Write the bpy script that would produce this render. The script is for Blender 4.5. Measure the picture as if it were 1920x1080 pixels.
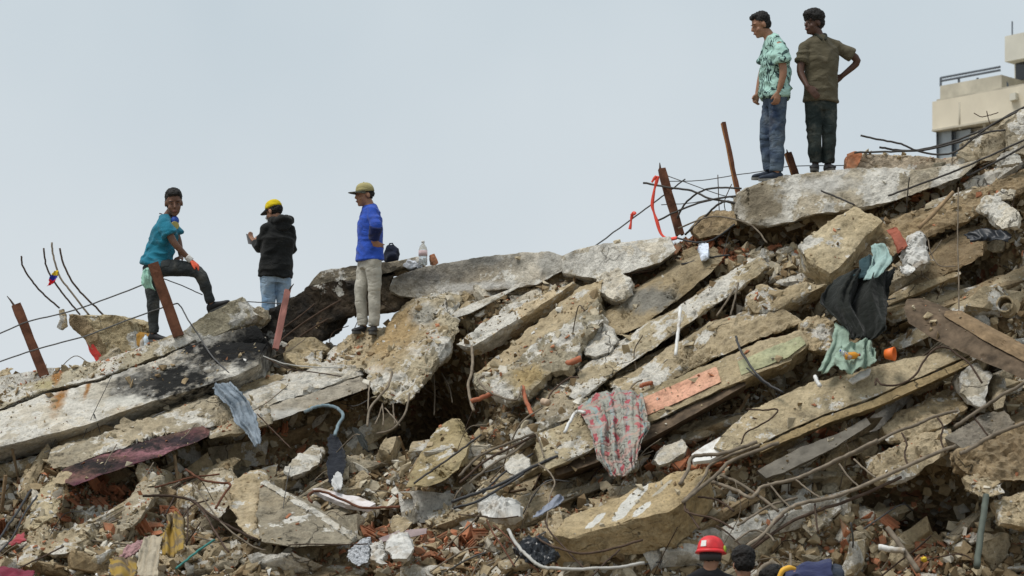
import bpy, bmesh, math, random
import numpy as np
from mathutils import Vector, Matrix, Quaternion
R = math.radians
scene = bpy.context.scene
for o in list(bpy.data.objects): bpy.data.objects.remove(o)
C = scene.collection

# ---------------------------------------------------------------- camera
F_PX = 1920 * 100 / 36.0
PITCH = math.atan(510 / F_PX)
CAM = Vector((0, 0, 1.6))
cam_data = bpy.data.cameras.new('camera'); cam = bpy.data.objects.new('camera', cam_data); C.objects.link(cam)
cam_data.lens = 100; cam_data.sensor_width = 36; cam_data.clip_end = 3000; cam_data.clip_start = 0.5
cam.location = CAM; cam.rotation_euler = (math.pi / 2 + PITCH, 0, 0)
cam_data.dof.use_dof = True; cam_data.dof.focus_distance = 29.5; cam_data.dof.aperture_fstop = 4.0
scene.camera = cam

# ---------------------------------------------------------------- sky and sun (bright overcast)
SUN_EL, SUN_AZ = R(64), R(240)           # azimuth clockwise from +Y
w = bpy.data.worlds.new('World'); scene.world = w; w.use_nodes = True
nt = w.node_tree; nt.nodes.clear()
wo = nt.nodes.new('ShaderNodeOutputWorld'); bg = nt.nodes.new('ShaderNodeBackground')
sky = nt.nodes.new('ShaderNodeTexSky'); sky.sky_type = 'NISHITA'; sky.sun_disc = False
sky.sun_elevation = SUN_EL; sky.sun_rotation = SUN_AZ; sky.dust_density = 4; sky.air_density = 1.0
mx = nt.nodes.new('ShaderNodeMix'); mx.data_type = 'RGBA'; mx.inputs[0].default_value = 0.90
ncl = nt.nodes.new('ShaderNodeTexNoise'); ncl.inputs['Scale'].default_value = 7.0; ncl.inputs['Detail'].default_value = 3
rcl = nt.nodes.new('ShaderNodeValToRGB'); tcw = nt.nodes.new('ShaderNodeTexCoord')
rcl.color_ramp.elements[0].position = 0.3; rcl.color_ramp.elements[0].color = (5.7, 6.55, 7.1, 1)
rcl.color_ramp.elements[1].position = 0.7; rcl.color_ramp.elements[1].color = (6.75, 7.45, 7.85, 1)
nt.links.new(tcw.outputs['Generated'], ncl.inputs['Vector']); nt.links.new(ncl.outputs['Fac'], rcl.inputs[0])
sxyz = nt.nodes.new('ShaderNodeSeparateXYZ'); nt.links.new(tcw.outputs['Generated'], sxyz.inputs[0])
hz = nt.nodes.new('ShaderNodeMapRange'); hz.inputs[1].default_value = 0.0; hz.inputs[2].default_value = 0.20; hz.inputs[3].default_value = 1.0; hz.inputs[4].default_value = 0.0
nt.links.new(sxyz.outputs[2], hz.inputs[0])                       # the overcast is a little paler towards the horizon
mh = nt.nodes.new('ShaderNodeMix'); mh.data_type = 'RGBA'; mh.inputs[7].default_value = (7.6, 8.05, 8.45, 1)
nt.links.new(hz.outputs[0], mh.inputs[0]); nt.links.new(rcl.outputs[0], mh.inputs[6])
nt.links.new(sky.outputs[0], mx.inputs[6]); nt.links.new(mh.outputs[2], mx.inputs[7])
nt.links.new(mx.outputs[2], bg.inputs[0]); bg.inputs[1].default_value = 0.10
nt.links.new(bg.outputs[0], wo.inputs[0])
sun_d = bpy.data.lights.new('sun', 'SUN'); sun = bpy.data.objects.new('sun', sun_d); C.objects.link(sun)
sun_d.energy = 2.6; sun_d.angle = R(22); sun_d.color = (1.0, 0.96, 0.90)
sdir = Vector((math.sin(SUN_AZ) * math.cos(SUN_EL), math.cos(SUN_AZ) * math.cos(SUN_EL), math.sin(SUN_EL)))
sun.rotation_euler = sdir.to_track_quat('Z', 'Y').to_euler()
vs = scene.view_settings
vs.view_transform = 'Standard'; vs.look = 'None'; vs.exposure = 0.0; vs.gamma = 1.0; vs.use_curve_mapping = False
try:
    scene.cycles.use_denoising = True
    scene.cycles.max_bounces = 6
except Exception: pass

# ---------------------------------------------------------------- picture point -> place in the world
CP, SP = math.cos(PITCH), math.sin(PITCH)
def P(px, py, d):
    x = (px - 960) / F_PX; y = (540 - py) / F_PX
    v = Vector((x, CP - y * SP, SP + y * CP)); return CAM + v * (d / v.y)
RX = [-500, -100, 0, 100, 250, 350, 480, 560, 640, 710, 760, 850, 1000, 1100, 1200, 1300, 1400, 1480, 1600, 1700, 1800, 1850, 1920, 2020, 2450]
RY = [800, 735, 722, 695, 668, 650, 628, 645, 648, 632, 580, 545, 522, 502, 482, 440, 398, 370, 350, 335, 308, 272, 228, 195, 150]
DRX = [-500, 800, 1250, 1400, 1900, 2450]; DRY = [32.0, 31.5, 30.3, 29.7, 29.1, 28.6]
DBX = [-500, 700, 1200, 2450]; DBY = [27.3, 26.8, 26.2, 26.0]
BOT = 1100.0
def ridge(px): return np.interp(px, RX, RY)
def D(px, py):
    r = ridge(px); t = np.clip((BOT - py) / (BOT - r), -0.15, 1.0)
    return np.interp(px, DBX, DBY) * (1 - t) + np.interp(px, DRX, DRY) * t
def Q(p, dd=0.0, d=None):
    e = p[2] if len(p) > 2 else 0.0
    base = float(D(p[0], p[1])) if d is None else d
    return P(p[0], p[1], base + dd + e)

# ---------------------------------------------------------------- vectorised value noise
def _hash(ix, iy, iz, seed):
    h = (ix.astype(np.int64) * 374761393 + iy.astype(np.int64) * 668265263 + iz.astype(np.int64) * 2147483647 + seed * 974634541) & 0xffffffff
    h = ((h ^ (h >> 13)) * 1274126177) & 0xffffffff
    h = (h ^ (h >> 16)) & 0xffffffff
    return h / 4294967295.0
def vnoise(p, seed=0):
    p = np.asarray(p, float); i = np.floor(p); f = p - i; f = f * f * (3 - 2 * f); i = i.astype(np.int64)
    r = np.zeros(len(p))
    for a in (0, 1):
        wx = f[:, 0] if a else 1 - f[:, 0]
        for b in (0, 1):
            wy = f[:, 1] if b else 1 - f[:, 1]
            for c in (0, 1):
                wz = f[:, 2] if c else 1 - f[:, 2]
                r += wx * wy * wz * _hash(i[:, 0] + a, i[:, 1] + b, i[:, 2] + c, seed)
    return r * 2 - 1
def fbm(p, seed=0, octv=4, gain=0.5):
    p = np.asarray(p, float); r = np.zeros(len(p)); a = 1.0
    for k in range(octv):
        r += a * vnoise(p * (2.03 ** k) + k * 7.3, seed + k * 17); a *= gain
    return r

# ---------------------------------------------------------------- objects
def tag(o, label=None, cat=None, group=None, kind=None):
    if label: o['label'] = label
    if cat: o['category'] = cat; o['kind'] = 'thing'
    if group: o['group'] = group
    if kind: o['kind'] = kind
    return o
def empty(name, loc, label=None, cat=None, group=None):
    o = bpy.data.objects.new(name, None); o.location = loc; o.empty_display_size = 0.1; C.objects.link(o)
    return tag(o, label, cat, group)
def link(name, me, mat=None, parent=None, loc=None, centre=True):
    o = bpy.data.objects.new(name, me); C.objects.link(o)
    if mat is not None and not me.materials:
        for m in (mat if isinstance(mat, (list, tuple)) else [mat]): me.materials.append(m)
    if centre and loc is None and len(me.vertices):
        co = np.empty(len(me.vertices) * 3); me.vertices.foreach_get('co', co); co = co.reshape(-1, 3)
        c = (co.min(0) + co.max(0)) / 2; c[2] = co[:, 2].min()
        co -= c; me.vertices.foreach_set('co', co.ravel()); loc = Vector(c); me.update()
    if loc is not None: o.location = loc
    if parent is not None:
        o.parent = parent
        pl = Vector((0, 0, 0)); q = parent
        while q is not None: pl += q.location; q = q.parent
        o.location = Vector(o.location) - pl
    return o
def mesh_from(name, V, Fs, smooth=False):
    me = bpy.data.meshes.new(name); me.from_pydata([tuple(v) for v in V], [], [tuple(f) for f in Fs]); me.update()
    if smooth: me.polygons.foreach_set('use_smooth', [True] * len(me.polygons))
    return me
def bm_mesh(name, bm, smooth=False):
    me = bpy.data.meshes.new(name); bm.to_mesh(me); bm.free(); me.update()
    if smooth: me.polygons.foreach_set('use_smooth', [True] * len(me.polygons))
    return me
def subdiv_to(bm, L, limit=9):
    bmesh.ops.triangulate(bm, faces=bm.faces[:])
    for k in range(limit):
        ed = [e for e in bm.edges if e.calc_length() > L]
        if not ed or len(bm.verts) > 14000: break
        bmesh.ops.subdivide_edges(bm, edges=ed, cuts=1)
        bmesh.ops.triangulate(bm, faces=[f for f in bm.faces if len(f.verts) > 3])
def roughen(bm, L=0.05, amp=0.012, chip=0.03, seed=0, freq=3.0):
    bmesh.ops.recalc_face_normals(bm, faces=bm.faces[:])
    subdiv_to(bm, L)
    bm.normal_update(); bm.verts.ensure_lookup_table()
    crease = np.zeros(len(bm.verts))
    for e in bm.edges:
        if len(e.link_faces) == 2 and e.calc_face_angle(0) > 0.45:
            for v in e.verts: crease[v.index] = 1
    c2 = crease.copy()
    for e in bm.edges:
        a, b = e.verts[0].index, e.verts[1].index
        if crease[a] and not crease[b]: c2[b] = max(c2[b], 0.35)
        if crease[b] and not crease[a]: c2[a] = max(c2[a], 0.35)
    co = np.array([v.co[:] for v in bm.verts]); no = np.array([v.normal[:] for v in bm.verts])
    big = max(amp - 0.012, 0.0); ter = np.floor((fbm(co * np.array([2.1, 2.1, 4.0]), seed + 40, 3) + 0.5) * 3.0) / 3.0
    n = fbm(co * freq, seed, 4) * (min(amp, 0.012) + big * 0.45) + ter * (big * 0.9 + min(amp, 0.012) * 0.6) + fbm(co * freq * 6 + 31, seed + 5, 2) * (amp * 0.45 + 0.002)
    pit = vnoise(co * 14.0 + 3, seed + 21); n -= np.clip(pit - 0.45, 0, None) * (0.018 + amp)
    ch = np.clip(fbm(co * 5.0 + 11, seed + 3, 3) + 0.15, 0, None) ** 1.1 * chip
    ch += np.clip(vnoise(co * 22.0, seed + 9), 0, None) * chip * 0.4
    co = co + no * (n - ch * c2)[:, None]
    j = np.stack([vnoise(co * 9 + s, seed + s) for s in (1, 2, 3)], 1)
    co += j * (c2 * chip * 0.35)[:, None]
    for v, c in zip(bm.verts, co): v.co = c
def prism_bm(pts, vec):
    bm = bmesh.new(); vec = Vector(vec)
    a = [bm.verts.new(p) for p in pts]; b = [bm.verts.new(p + vec) for p in pts]; n = len(pts)
    bm.faces.new(a); bm.faces.new(b[::-1])
    for i in range(n): bm.faces.new((a[i], b[i], b[(i + 1) % n], a[(i + 1) % n]))
    return bm
_seed = [100]
def slab(name, pts, mat, label=None, cat=None, vec=(0, 0.5, 0.05), dd=-0.35, d=None, L=0.04, amp=0.014, chip=0.042, parent=None, freq=3.0, group=None):
    _seed[0] += 1
    bm = prism_bm([Q(p, dd, d) for p in pts], vec)
    roughen(bm, L, amp, chip, _seed[0], freq)
    o = link(name, bm_mesh(name, bm), mat, parent)
    return tag(o, label, cat, group)
def catmull(pts, n=6):
    if len(pts) < 3: return [pts[0].lerp(pts[1], i / n) for i in range(n + 1)]
    out = []; q = [pts[0] * 2 - pts[1]] + list(pts) + [pts[-1] * 2 - pts[-2]]
    for i in range(1, len(q) - 2):
        p0, p1, p2, p3 = q[i - 1:i + 3]
        for k in range(n):
            t = k / n
            out.append(0.5 * ((2 * p1) + (p2 - p0) * t + (2 * p0 - 5 * p1 + 4 * p2 - p3) * t * t + (3 * p1 - p0 - 3 * p2 + p3) * t ** 3))
    out.append(pts[-1]); return out
def tube_bm(bm, path, r, seg=6, r1=None):
    rings = []; n = len(path); up = Vector((0.3, 0.2, 0.93)).normalized()
    for i, p in enumerate(path):
        t = (path[min(i + 1, n - 1)] - path[max(i - 1, 0)]); t = t.normalized() if t.length > 1e-9 else Vector((0, 0, 1))
        s = t.cross(up); s = s.normalized() if s.length > 1e-4 else t.cross(Vector((1, 0, 0))).normalized()
        q = s.cross(t); rr = r if r1 is None else r + (r1 - r) * i / (n - 1)
        rings.append([bm.verts.new(p + (s * math.cos(a) + q * math.sin(a)) * rr) for a in [2 * math.pi * k / seg for k in range(seg)]])
    for i in range(n - 1):
        for k in range(seg):
            bm.faces.new((rings[i][k], rings[i][(k + 1) % seg], rings[i + 1][(k + 1) % seg], rings[i + 1][k]))
    bm.faces.new(rings[0][::-1]); bm.faces.new(rings[-1])
def rod(name, pts, r, mat, label=None, cat='rebar', dd=-0.3, d=None, group=None, parent=None, seg=6, n=6, straight=False):
    bm = bmesh.new(); w_ = [Q(p, dd, d) for p in pts]
    path = w_ if straight else catmull(w_, n)
    rj = random.Random(len(label or '') * 31 + int(pts[0][0])); kj = min(r * 0.16, 0.0022)
    path = [p + Vector((rj.gauss(0, kj), rj.gauss(0, kj), rj.gauss(0, kj))) for p in path]
    tube_bm(bm, path, r, seg)
    o = link(name, bm_mesh(name, bm, True), mat, parent); return tag(o, label, cat if parent is None else None, group)
# ---------------------------------------------------------------- materials
class NB:
    def __init__(s, name):
        s.m = bpy.data.materials.new(name); s.m.use_nodes = True; s.t = s.m.node_tree; s.t.nodes.clear()
        s.out = s.n('ShaderNodeOutputMaterial'); s.b = s.n('ShaderNodeBsdfPrincipled'); s.l(s.b.outputs[0], s.out.inputs[0])
        s.g = None
    def n(s, k): return s.t.nodes.new(k)
    def l(s, a, b): s.t.links.new(a, b)
    def pos(s):
        if s.g is None: s.g = s.n('ShaderNodeNewGeometry')
        return s.g.outputs['Position']
    def noise(s, scale, detail=4, rough=0.55, vec=None, dist=0.0):
        n = s.n('ShaderNodeTexNoise'); n.inputs['Scale'].default_value = scale; n.inputs['Detail'].default_value = detail
        n.inputs['Roughness'].default_value = rough; n.inputs['Distortion'].default_value = dist
        s.l(vec or s.pos(), n.inputs['Vector']); return n.outputs['Fac']
    def ramp(s, f, *st):
        r = s.n('ShaderNodeValToRGB'); e = r.color_ramp.elements
        while len(e) < len(st): e.new(0.5)
        for k, (p, c) in enumerate(st):
            e[k].position = p; c = (c, c, c) if isinstance(c, (int, float)) else c; e[k].color = (*c[:3], 1)
        s.l(f, r.inputs[0]); return r.outputs[0]
    def mix(s, f, a, b, mode='MIX'):
        m = s.n('ShaderNodeMix'); m.data_type = 'RGBA'; m.blend_type = mode
        for i, v in ((0, f), (6, a), (7, b)):
            if isinstance(v, (int, float)): m.inputs[i].default_value = v
            elif isinstance(v, tuple): m.inputs[i].default_value = (*v[:3], 1)
            else: s.l(v, m.inputs[i])
        return m.outputs[2]
    def math(s, op, a, b=0.0, clamp=False):
        m = s.n('ShaderNodeMath'); m.operation = op; m.use_clamp = clamp
        for i, v in ((0, a), (1, b)):
            if isinstance(v, (int, float)): m.inputs[i].default_value = v
            else: s.l(v, m.inputs[i])
        return m.outputs[0]
    def vmath(s, op, a, b):
        m = s.n('ShaderNodeVectorMath'); m.operation = op
        for i, v in ((0, a), (1, b)):
            if isinstance(v, (tuple, list, Vector)): m.inputs[i].default_value = tuple(v)
            else: s.l(v, m.inputs[i])
        return m.outputs['Value'] if op in ('LENGTH', 'DOT_PRODUCT') else m.outputs[0]
    def nz(s):
        x = s.n('ShaderNodeSeparateXYZ'); s.pos(); s.l(s.g.outputs['Normal'], x.inputs[0]); return x.outputs[2]
    def bump(s, h, strength=0.5, dist=0.01):
        b = s.n('ShaderNodeBump'); b.inputs['Strength'].default_value = strength; b.inputs['Distance'].default_value = dist
        s.l(h, b.inputs['Height']); s.l(b.outputs[0], s.b.inputs['Normal'])
    def fin(s, col, rough=0.9, spec=0.2, metal=0.0):
        if isinstance(col, tuple): s.b.inputs['Base Color'].default_value = (*col[:3], 1)
        else: s.l(col, s.b.inputs['Base Color'])
        s.b.inputs['Roughness'].default_value = rough; s.b.inputs['Metallic'].default_value = metal
        s.b.inputs['Specular IOR Level'].default_value = spec; return s.m
def spotmask(b, c, rad, edge=0.35, nscale=6.0, namp=0.9):
    v = b.vmath('SUBTRACT', b.pos(), c); v = b.vmath('DIVIDE', v, rad)
    ln = b.vmath('LENGTH', v, (0, 0, 0)); ln = b.math('ADD', ln, b.math('MULTIPLY', b.math('SUBTRACT', b.noise(nscale, 5, 0.65), 0.5), namp * 2))
    m = b.n('ShaderNodeMapRange'); m.inputs[1].default_value = 1 + edge; m.inputs[2].default_value = 1 - edge; b.l(ln, m.inputs[0]); return m.outputs[0]
def concrete(name, cA, cB, plaster=0.0, soot=0.0, dirt=0.35, spots=(), pl_col=(0.66, 0.635, 0.575), bump=0.8, red=0.0, ochre=0.2, cracks=True, strokes=()):
    b = NB(name); wm = (1.17, 1.125, 1.045)
    cA = tuple(x * y for x, y in zip(cA, wm)); cB = tuple(x * y for x, y in zip(cB, wm))
    n1 = b.noise(1.7, 6, 0.6); n2 = b.noise(8.0, 6, 0.7); n3 = b.noise(34.0, 5, 0.75)
    col = b.ramp(n1, (0.32, cA), (0.66, cB))
    if ochre > 0:
        om = b.ramp(b.noise(1.1, 5, 0.65, b.vmath('ADD', b.pos(), (7, 1, 4))), (0.46, 0.0), (0.66, ochre)); col = b.mix(om, col, (0.47, 0.33, 0.155))
    if plaster > 0:
        m = b.ramp(b.noise(2.6, 6, 0.68, b.vmath('ADD', b.pos(), (13, 5, 7))), (0.60 - plaster * 0.32, 0.0), (0.625 - plaster * 0.32, 1.0))
        col = b.mix(m, col, pl_col)
    col = b.mix(0.85, col, b.ramp(n2, (0.27, 0.42), (0.48, 0.93), (0.72, 1.25)), 'MULTIPLY')
    col = b.mix(0.8, col, b.ramp(n3, (0.30, 0.45), (0.46, 0.95), (0.70, 1.25)), 'MULTIPLY')
    sv = b.vmath('MULTIPLY', b.pos(), (7.0, 7.0, 0.9)); col = b.mix(0.55, col, b.ramp(b.noise(1.0, 5, 0.65, sv), (0.30, 0.55), (0.5, 1.0), (0.7, 1.15)), 'MULTIPLY')
    if red > 0:
        m = b.ramp(b.noise(4.2, 5, 0.6, b.vmath('ADD', b.pos(), (3, 15, 2))), (0.66 - red * 0.25, 0.0), (0.72 - red * 0.25, 1.0))
        col = b.mix(m, col, (0.30, 0.12, 0.065))
    dm = b.math('MULTIPLY', b.ramp(b.nz(), (0.45, 0.0), (0.85, 1.0)), b.ramp(b.noise(5.0, 4), (0.35, 0.2), (0.6, 1.0)))
    col = b.mix(b.math('MULTIPLY', dm, dirt), col, (0.42, 0.345, 0.235))
    if soot > 0:
        m = b.ramp(b.noise(2.2, 6, 0.7, b.vmath('ADD', b.pos(), (31, 2, 9))), (0.64 - soot * 0.4, 0.0), (0.80 - soot * 0.4, 1.0))
        col = b.mix(b.math('MULTIPLY', m, 0.9), col, (0.022, 0.021, 0.02))
    for st in strokes:                                           # brushed paint: centre, long axis, short axis, colour
        rel = b.vmath('SUBTRACT', b.pos(), st[0]); q1 = b.vmath('DOT_PRODUCT', rel, st[1] / st[1].length_squared); q2 = b.vmath('DOT_PRODUCT', rel, st[2] / st[2].length_squared)
        ln = b.math('ADD', b.math('POWER', b.math('ABSOLUTE', q1), 2.5), b.math('MULTIPLY', q2, q2)); ln = b.math('ADD', ln, b.math('MULTIPLY', b.math('SUBTRACT', b.noise(13, 4, 0.7), 0.5), 1.7))
        col = b.mix(b.ramp(ln, (0.80, 1.0), (0.98, 0.0)), col, b.mix(0.5, st[3], b.ramp(n2, (0.3, 0.6), (0.7, 1.15)), 'MULTIPLY'))
    for sp in spots:
        m = spotmask(b, sp[0], sp[1], sp[3] if len(sp) > 3 else 0.35, sp[4] if len(sp) > 4 else 6.0, sp[5] if len(sp) > 5 else 0.9)
        col = b.mix(m, col, b.mix(0.6, sp[2], b.ramp(n2, (0.3, 0.4), (0.7, 1.4)), 'MULTIPLY'))
    h = b.math('ADD', b.math('MULTIPLY', n3, 1.3), b.math('MULTIPLY', n2, 1.5))
    if cracks:
        dv = b.vmath('ADD', b.pos(), b.vmath('SCALE', (0, 0, 0), (0, 0, 0))) if False else b.pos()
        nv = b.n('ShaderNodeTexNoise'); nv.inputs['Scale'].default_value = 4; nv.inputs['Detail'].default_value = 4; b.l(b.pos(), nv.inputs['Vector'])
        dv = b.vmath('ADD', b.pos(), b.vmath('MULTIPLY', nv.outputs['Color'], (0.35, 0.35, 0.35)))
        v = b.n('ShaderNodeTexVoronoi'); v.feature = 'DISTANCE_TO_EDGE'; v.inputs['Scale'].default_value = 1.7; b.l(dv, v.inputs['Vector'])
        cm = b.math('MULTIPLY', b.ramp(v.outputs['Distance'], (0.006, 1), (0.016, 0)), b.ramp(b.noise(1.3, 3), (0.55, 0), (0.62, 1)))
        col = b.mix(b.math('MULTIPLY', cm, 0.75), col, (0.05, 0.042, 0.03)); h = b.math('SUBTRACT', h, cm)
    b.bump(h, bump, 0.028)
    return b.fin(col, 0.93, 0.15)
def simple(name, c, var=0.25, scale=14, rough=0.8, spec=0.25, metal=0.0, bump=0.0, c2=None, tint=0.0, dirt=0.0):
    b = NB(name); n = b.noise(scale, 5, 0.6)
    c2 = c2 or tuple(x * (1 - var) for x in c)
    col = b.ramp(n, (0.3, c2), (0.7, tuple(min(1, x * (1 + var * 0.6)) for x in c)))
    if tint:
        oi = b.n('ShaderNodeObjectInfo'); col = b.mix(1.0, col, b.ramp(oi.outputs['Random'], (0.0, 1 - tint), (1.0, 1 + tint)), 'MULTIPLY')
    if dirt: col = b.mix(b.ramp(b.noise(3.5, 6, 0.65), (0.62 - dirt * 0.35, 0), (0.75 - dirt * 0.3, 0.85)), col, (0.27, 0.21, 0.14))
    if bump: b.bump(b.noise(scale * 2.5, 4), bump, 0.01)
    return b.fin(col, rough, spec, metal)
def pix(px, py, dd=-0.35): return Q((px, py), dd)
def m_px(px, py): return F_PX / float(D(px, py))      # picture points per metre there
M = {}
GREY, BEIGE, TAN, WARM = (0.27, 0.25, 0.215), (0.42, 0.375, 0.29), (0.46, 0.36, 0.215), (0.35, 0.285, 0.185)
PALE = (0.52, 0.50, 0.45); BLK = (0.018, 0.018, 0.018)
M['grey'] = concrete('grey_concrete', (0.24, 0.225, 0.19), BEIGE, 0.10, 0.10)
M['beige'] = concrete('beige_concrete', (0.29, 0.245, 0.17), (0.47, 0.40, 0.285), 0.15, 0.08)
M['tan'] = concrete('tan_concrete', (0.31, 0.25, 0.16), (0.48, 0.41, 0.295), 0.08, 0.06)
M['pale'] = concrete('pale_plaster_concrete', (0.33, 0.31, 0.265), PALE, 0.55, 0.12)
M['brown'] = concrete('brown_concrete', (0.20, 0.15, 0.095), (0.33, 0.26, 0.17), 0.0, 0.12)
M['char'] = concrete('charred_concrete', (0.022, 0.019, 0.016), (0.085, 0.066, 0.05), 0.02, 0.5, 0.05, ochre=0.0)
M['chunk'] = concrete('chunk_concrete', (0.25, 0.22, 0.17), (0.46, 0.41, 0.315), 0.18, 0.08, 0.4)
M['whitechunk'] = concrete('white_plaster_chunk', (0.50, 0.48, 0.43), (0.66, 0.645, 0.60), 0.3, 0.0, 0.3)
M['steel'] = simple('dark_steel', (0.055, 0.05, 0.046), 0.4, 9, 0.65, 0.4, 0.3)
M['rebar'] = simple('rusted_rebar', (0.075, 0.050, 0.036), 0.45, 12, 0.85, 0.2, 0.1, tint=0.25)
M['dusty'] = simple('dusty_rebar', (0.20, 0.165, 0.125), 0.4, 12, 0.9, 0.15, 0.0, tint=0.2)
M['rust'] = simple('rusted_steel', (0.135, 0.058, 0.034), 0.55, 7, 0.85, 0.2, 0.1, 0.4)
M['rustorange'] = simple('orange_rust', (0.33, 0.15, 0.055), 0.5, 7, 0.85, 0.2, 0.1, 0.3)
M['pinkpost'] = simple('pink_primed_steel', (0.36, 0.165, 0.14), 0.35, 6, 0.8, 0.2, 0.0, 0.3)
M['wire'] = simple('grey_wire', (0.10, 0.10, 0.10), 0.3, 9, 0.6, 0.3, 0.3)
M['palewire'] = simple('pale_cable', (0.42, 0.41, 0.38), 0.25, 9, 0.6, 0.3)
M['cable'] = simple('black_cable', (0.03, 0.03, 0.032), 0.3, 9, 0.55, 0.4)
M['brick'] = simple('terracotta', (0.42, 0.165, 0.085), 0.45, 9, 0.9, 0.15, 0, 0.5, c2=(0.25, 0.12, 0.07), tint=0.3, dirt=0.35)
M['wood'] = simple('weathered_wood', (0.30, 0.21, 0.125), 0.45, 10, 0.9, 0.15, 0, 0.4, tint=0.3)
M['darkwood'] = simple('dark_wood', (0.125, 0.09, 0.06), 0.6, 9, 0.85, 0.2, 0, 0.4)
M['white'] = simple('white_plastic', (0.68, 0.675, 0.65), 0.2, 9, 0.55, 0.3, dirt=0.28)
M['redplastic'] = simple('red_tape', (0.75, 0.075, 0.045), 0.2, 6, 0.5, 0.4)
M['orange'] = simple('orange_plastic', (0.80, 0.17, 0.03), 0.2, 8, 0.5, 0.4)
M['claypipe'] = simple('clay_pipe', (0.38, 0.13, 0.07), 0.3, 8, 0.8, 0.2, dirt=0.35)
M['earth'] = None
# ---------------------------------------------------------------- the ground and the mound of rubble
def mound_mat():
    b = NB('rubble_earth')
    n1 = b.noise(0.9, 5, 0.6); n2 = b.noise(7, 6, 0.7); n3 = b.noise(30, 4, 0.7)
    col = b.ramp(n1, (0.30, (0.16, 0.11, 0.062)), (0.5, (0.30, 0.22, 0.125)), (0.70, (0.40, 0.325, 0.21)))
    v = b.n('ShaderNodeTexVoronoi'); v.inputs['Scale'].default_value = 17; b.l(b.pos(), v.inputs['Vector'])
    hs = b.n('ShaderNodeSeparateColor'); b.l(v.outputs['Color'], hs.inputs[0])
    col = b.mix(0.8, col, b.ramp(hs.outputs[0], (0.0, 0.45), (1.0, 1.35)), 'MULTIPLY')
    rm = b.math('MULTIPLY', b.ramp(hs.outputs[1], (0.84, 0), (0.86, 1)), b.ramp(b.noise(1.3, 3), (0.42, 0), (0.58, 1)))
    col = b.mix(rm, col, (0.30, 0.145, 0.085))
    wm = b.ramp(hs.outputs[2], (0.90, 0), (0.91, 0.8)); col = b.mix(wm, col, (0.46, 0.43, 0.37))
    col = b.mix(0.7, col, b.ramp(n2, (0.3, 0.5), (0.7, 1.25)), 'MULTIPLY')
    h = b.math('ADD', b.math('MULTIPLY', n2, 2.0), b.math('ADD', n3, v.outputs['Distance'])); b.bump(h, 0.9, 0.04)
    return b.fin(col, 0.95, 0.1)
M['earth'] = mound_mat()
UX = np.arange(-480, 2421, 6.0); NT = 190
TT = np.linspace(-0.12, 1.0, NT)
gx, gt = np.meshgrid(UX, TT)                     # rows t, cols px
rid = ridge(gx); gy = BOT - gt * (BOT - rid)
gd = np.interp(gx, DBX, DBY) * (1 - gt) + np.interp(gx, DRX, DRY) * gt
ca, sa = math.cos(R(27)), math.sin(R(27))
al = (gx * ca - gy * sa) / 175.0; ac = (gx * sa + gy * ca) / 175.0          # along / across the layers, metres
def N2(a, b_, s, o): return fbm(np.stack([a.ravel(), b_.ravel(), np.zeros(a.size) + s * 3.7], 1), s, o).reshape(a.shape)
disp = N2(al * 0.55, ac * 1.7, 3, 4) * 0.22 + N2(al * 2.2, ac * 5.0, 8, 3) * 0.075 + N2(al * 9, ac * 9, 12, 2) * 0.025
edge = np.clip((1 - gt) / 0.12, 0.15, 1)
disp *= edge
HOLES = [(820, 722, 95, 80, 3.0), (630, 815, 130, 50, 0.9), (1000, 770, 70, 30, 0.6), (1490, 430, 95, 18, 0.9), (1750, 920, 120, 36, 1.6), (1680, 765, 90, 25, 0.7),
         (1390, 560, 60, 26, 0.5), (1260, 660, 60, 22, 0.4), (300, 790, 120, 22, 0.5), (440, 850, 110, 35, 0.6), (1840, 500, 90, 60, 0.7), (1150, 860, 90, 25, 0.8), (1850, 660, 60, 40, 0.6), (740, 970, 80, 18, 0.5), (30, 960, 50, 60, 0.5), (1560, 800, 80, 20, 0.5)]
for hx, hy, rx_, ry_, dep in HOLES:
    q = ((gx - hx) / rx_) ** 2 + ((gy - hy) / ry_) ** 2
    disp -= dep * np.exp(-q ** 1.4)
Xn = (gx - 960) / F_PX; Yn = (540 - gy) / F_PX
vy = CP - Yn * SP; vz = SP + Yn * CP; k = gd / vy
WX = Xn * k; WY = gd.copy(); WZ = 1.6 + vz * k
WY -= disp * 0.8; WZ += disp * 0.6
toe = []
for s, z in ((0.35, -0.35), (1.0, -0.95), (2.2, None), (6.0, None)):
    toe.append((WX[0], WY[0] - s, np.maximum(WZ[0] + z, 0.02) if z else np.full(len(UX), -0.06)))
back = []
for s, z in ((0.5, -0.12), (1.4, -0.7), (3.5, -2.2), (9.0, None)):
    zz = WZ[-1] + z if z else np.full(len(UX), -0.06)
    back.append((WX[-1], WY[-1] + s, np.maximum(zz, -0.06)))
allr = toe[::-1] + [(WX[i], WY[i], WZ[i]) for i in range(NT)] + back
V = np.concatenate([np.stack(r, 1) for r in allr]); nc = len(UX); nr = len(allr)
ii = np.arange((nr - 1) * nc).reshape(nr - 1, nc)[:, :-1].ravel()
Fq = np.stack([ii, ii + 1, ii + nc + 1, ii + nc], 1)
me = bpy.data.meshes.new('rubble_mound'); me.from_pydata(V.tolist(), [], Fq.tolist()); me.update()
mound = link('rubble_mound', me, M['earth'], centre=False, loc=Vector((0, 0, 0))); tag(mound, 'sloping mound of earth and crushed rubble under the slabs', None, None, 'structure')
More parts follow.
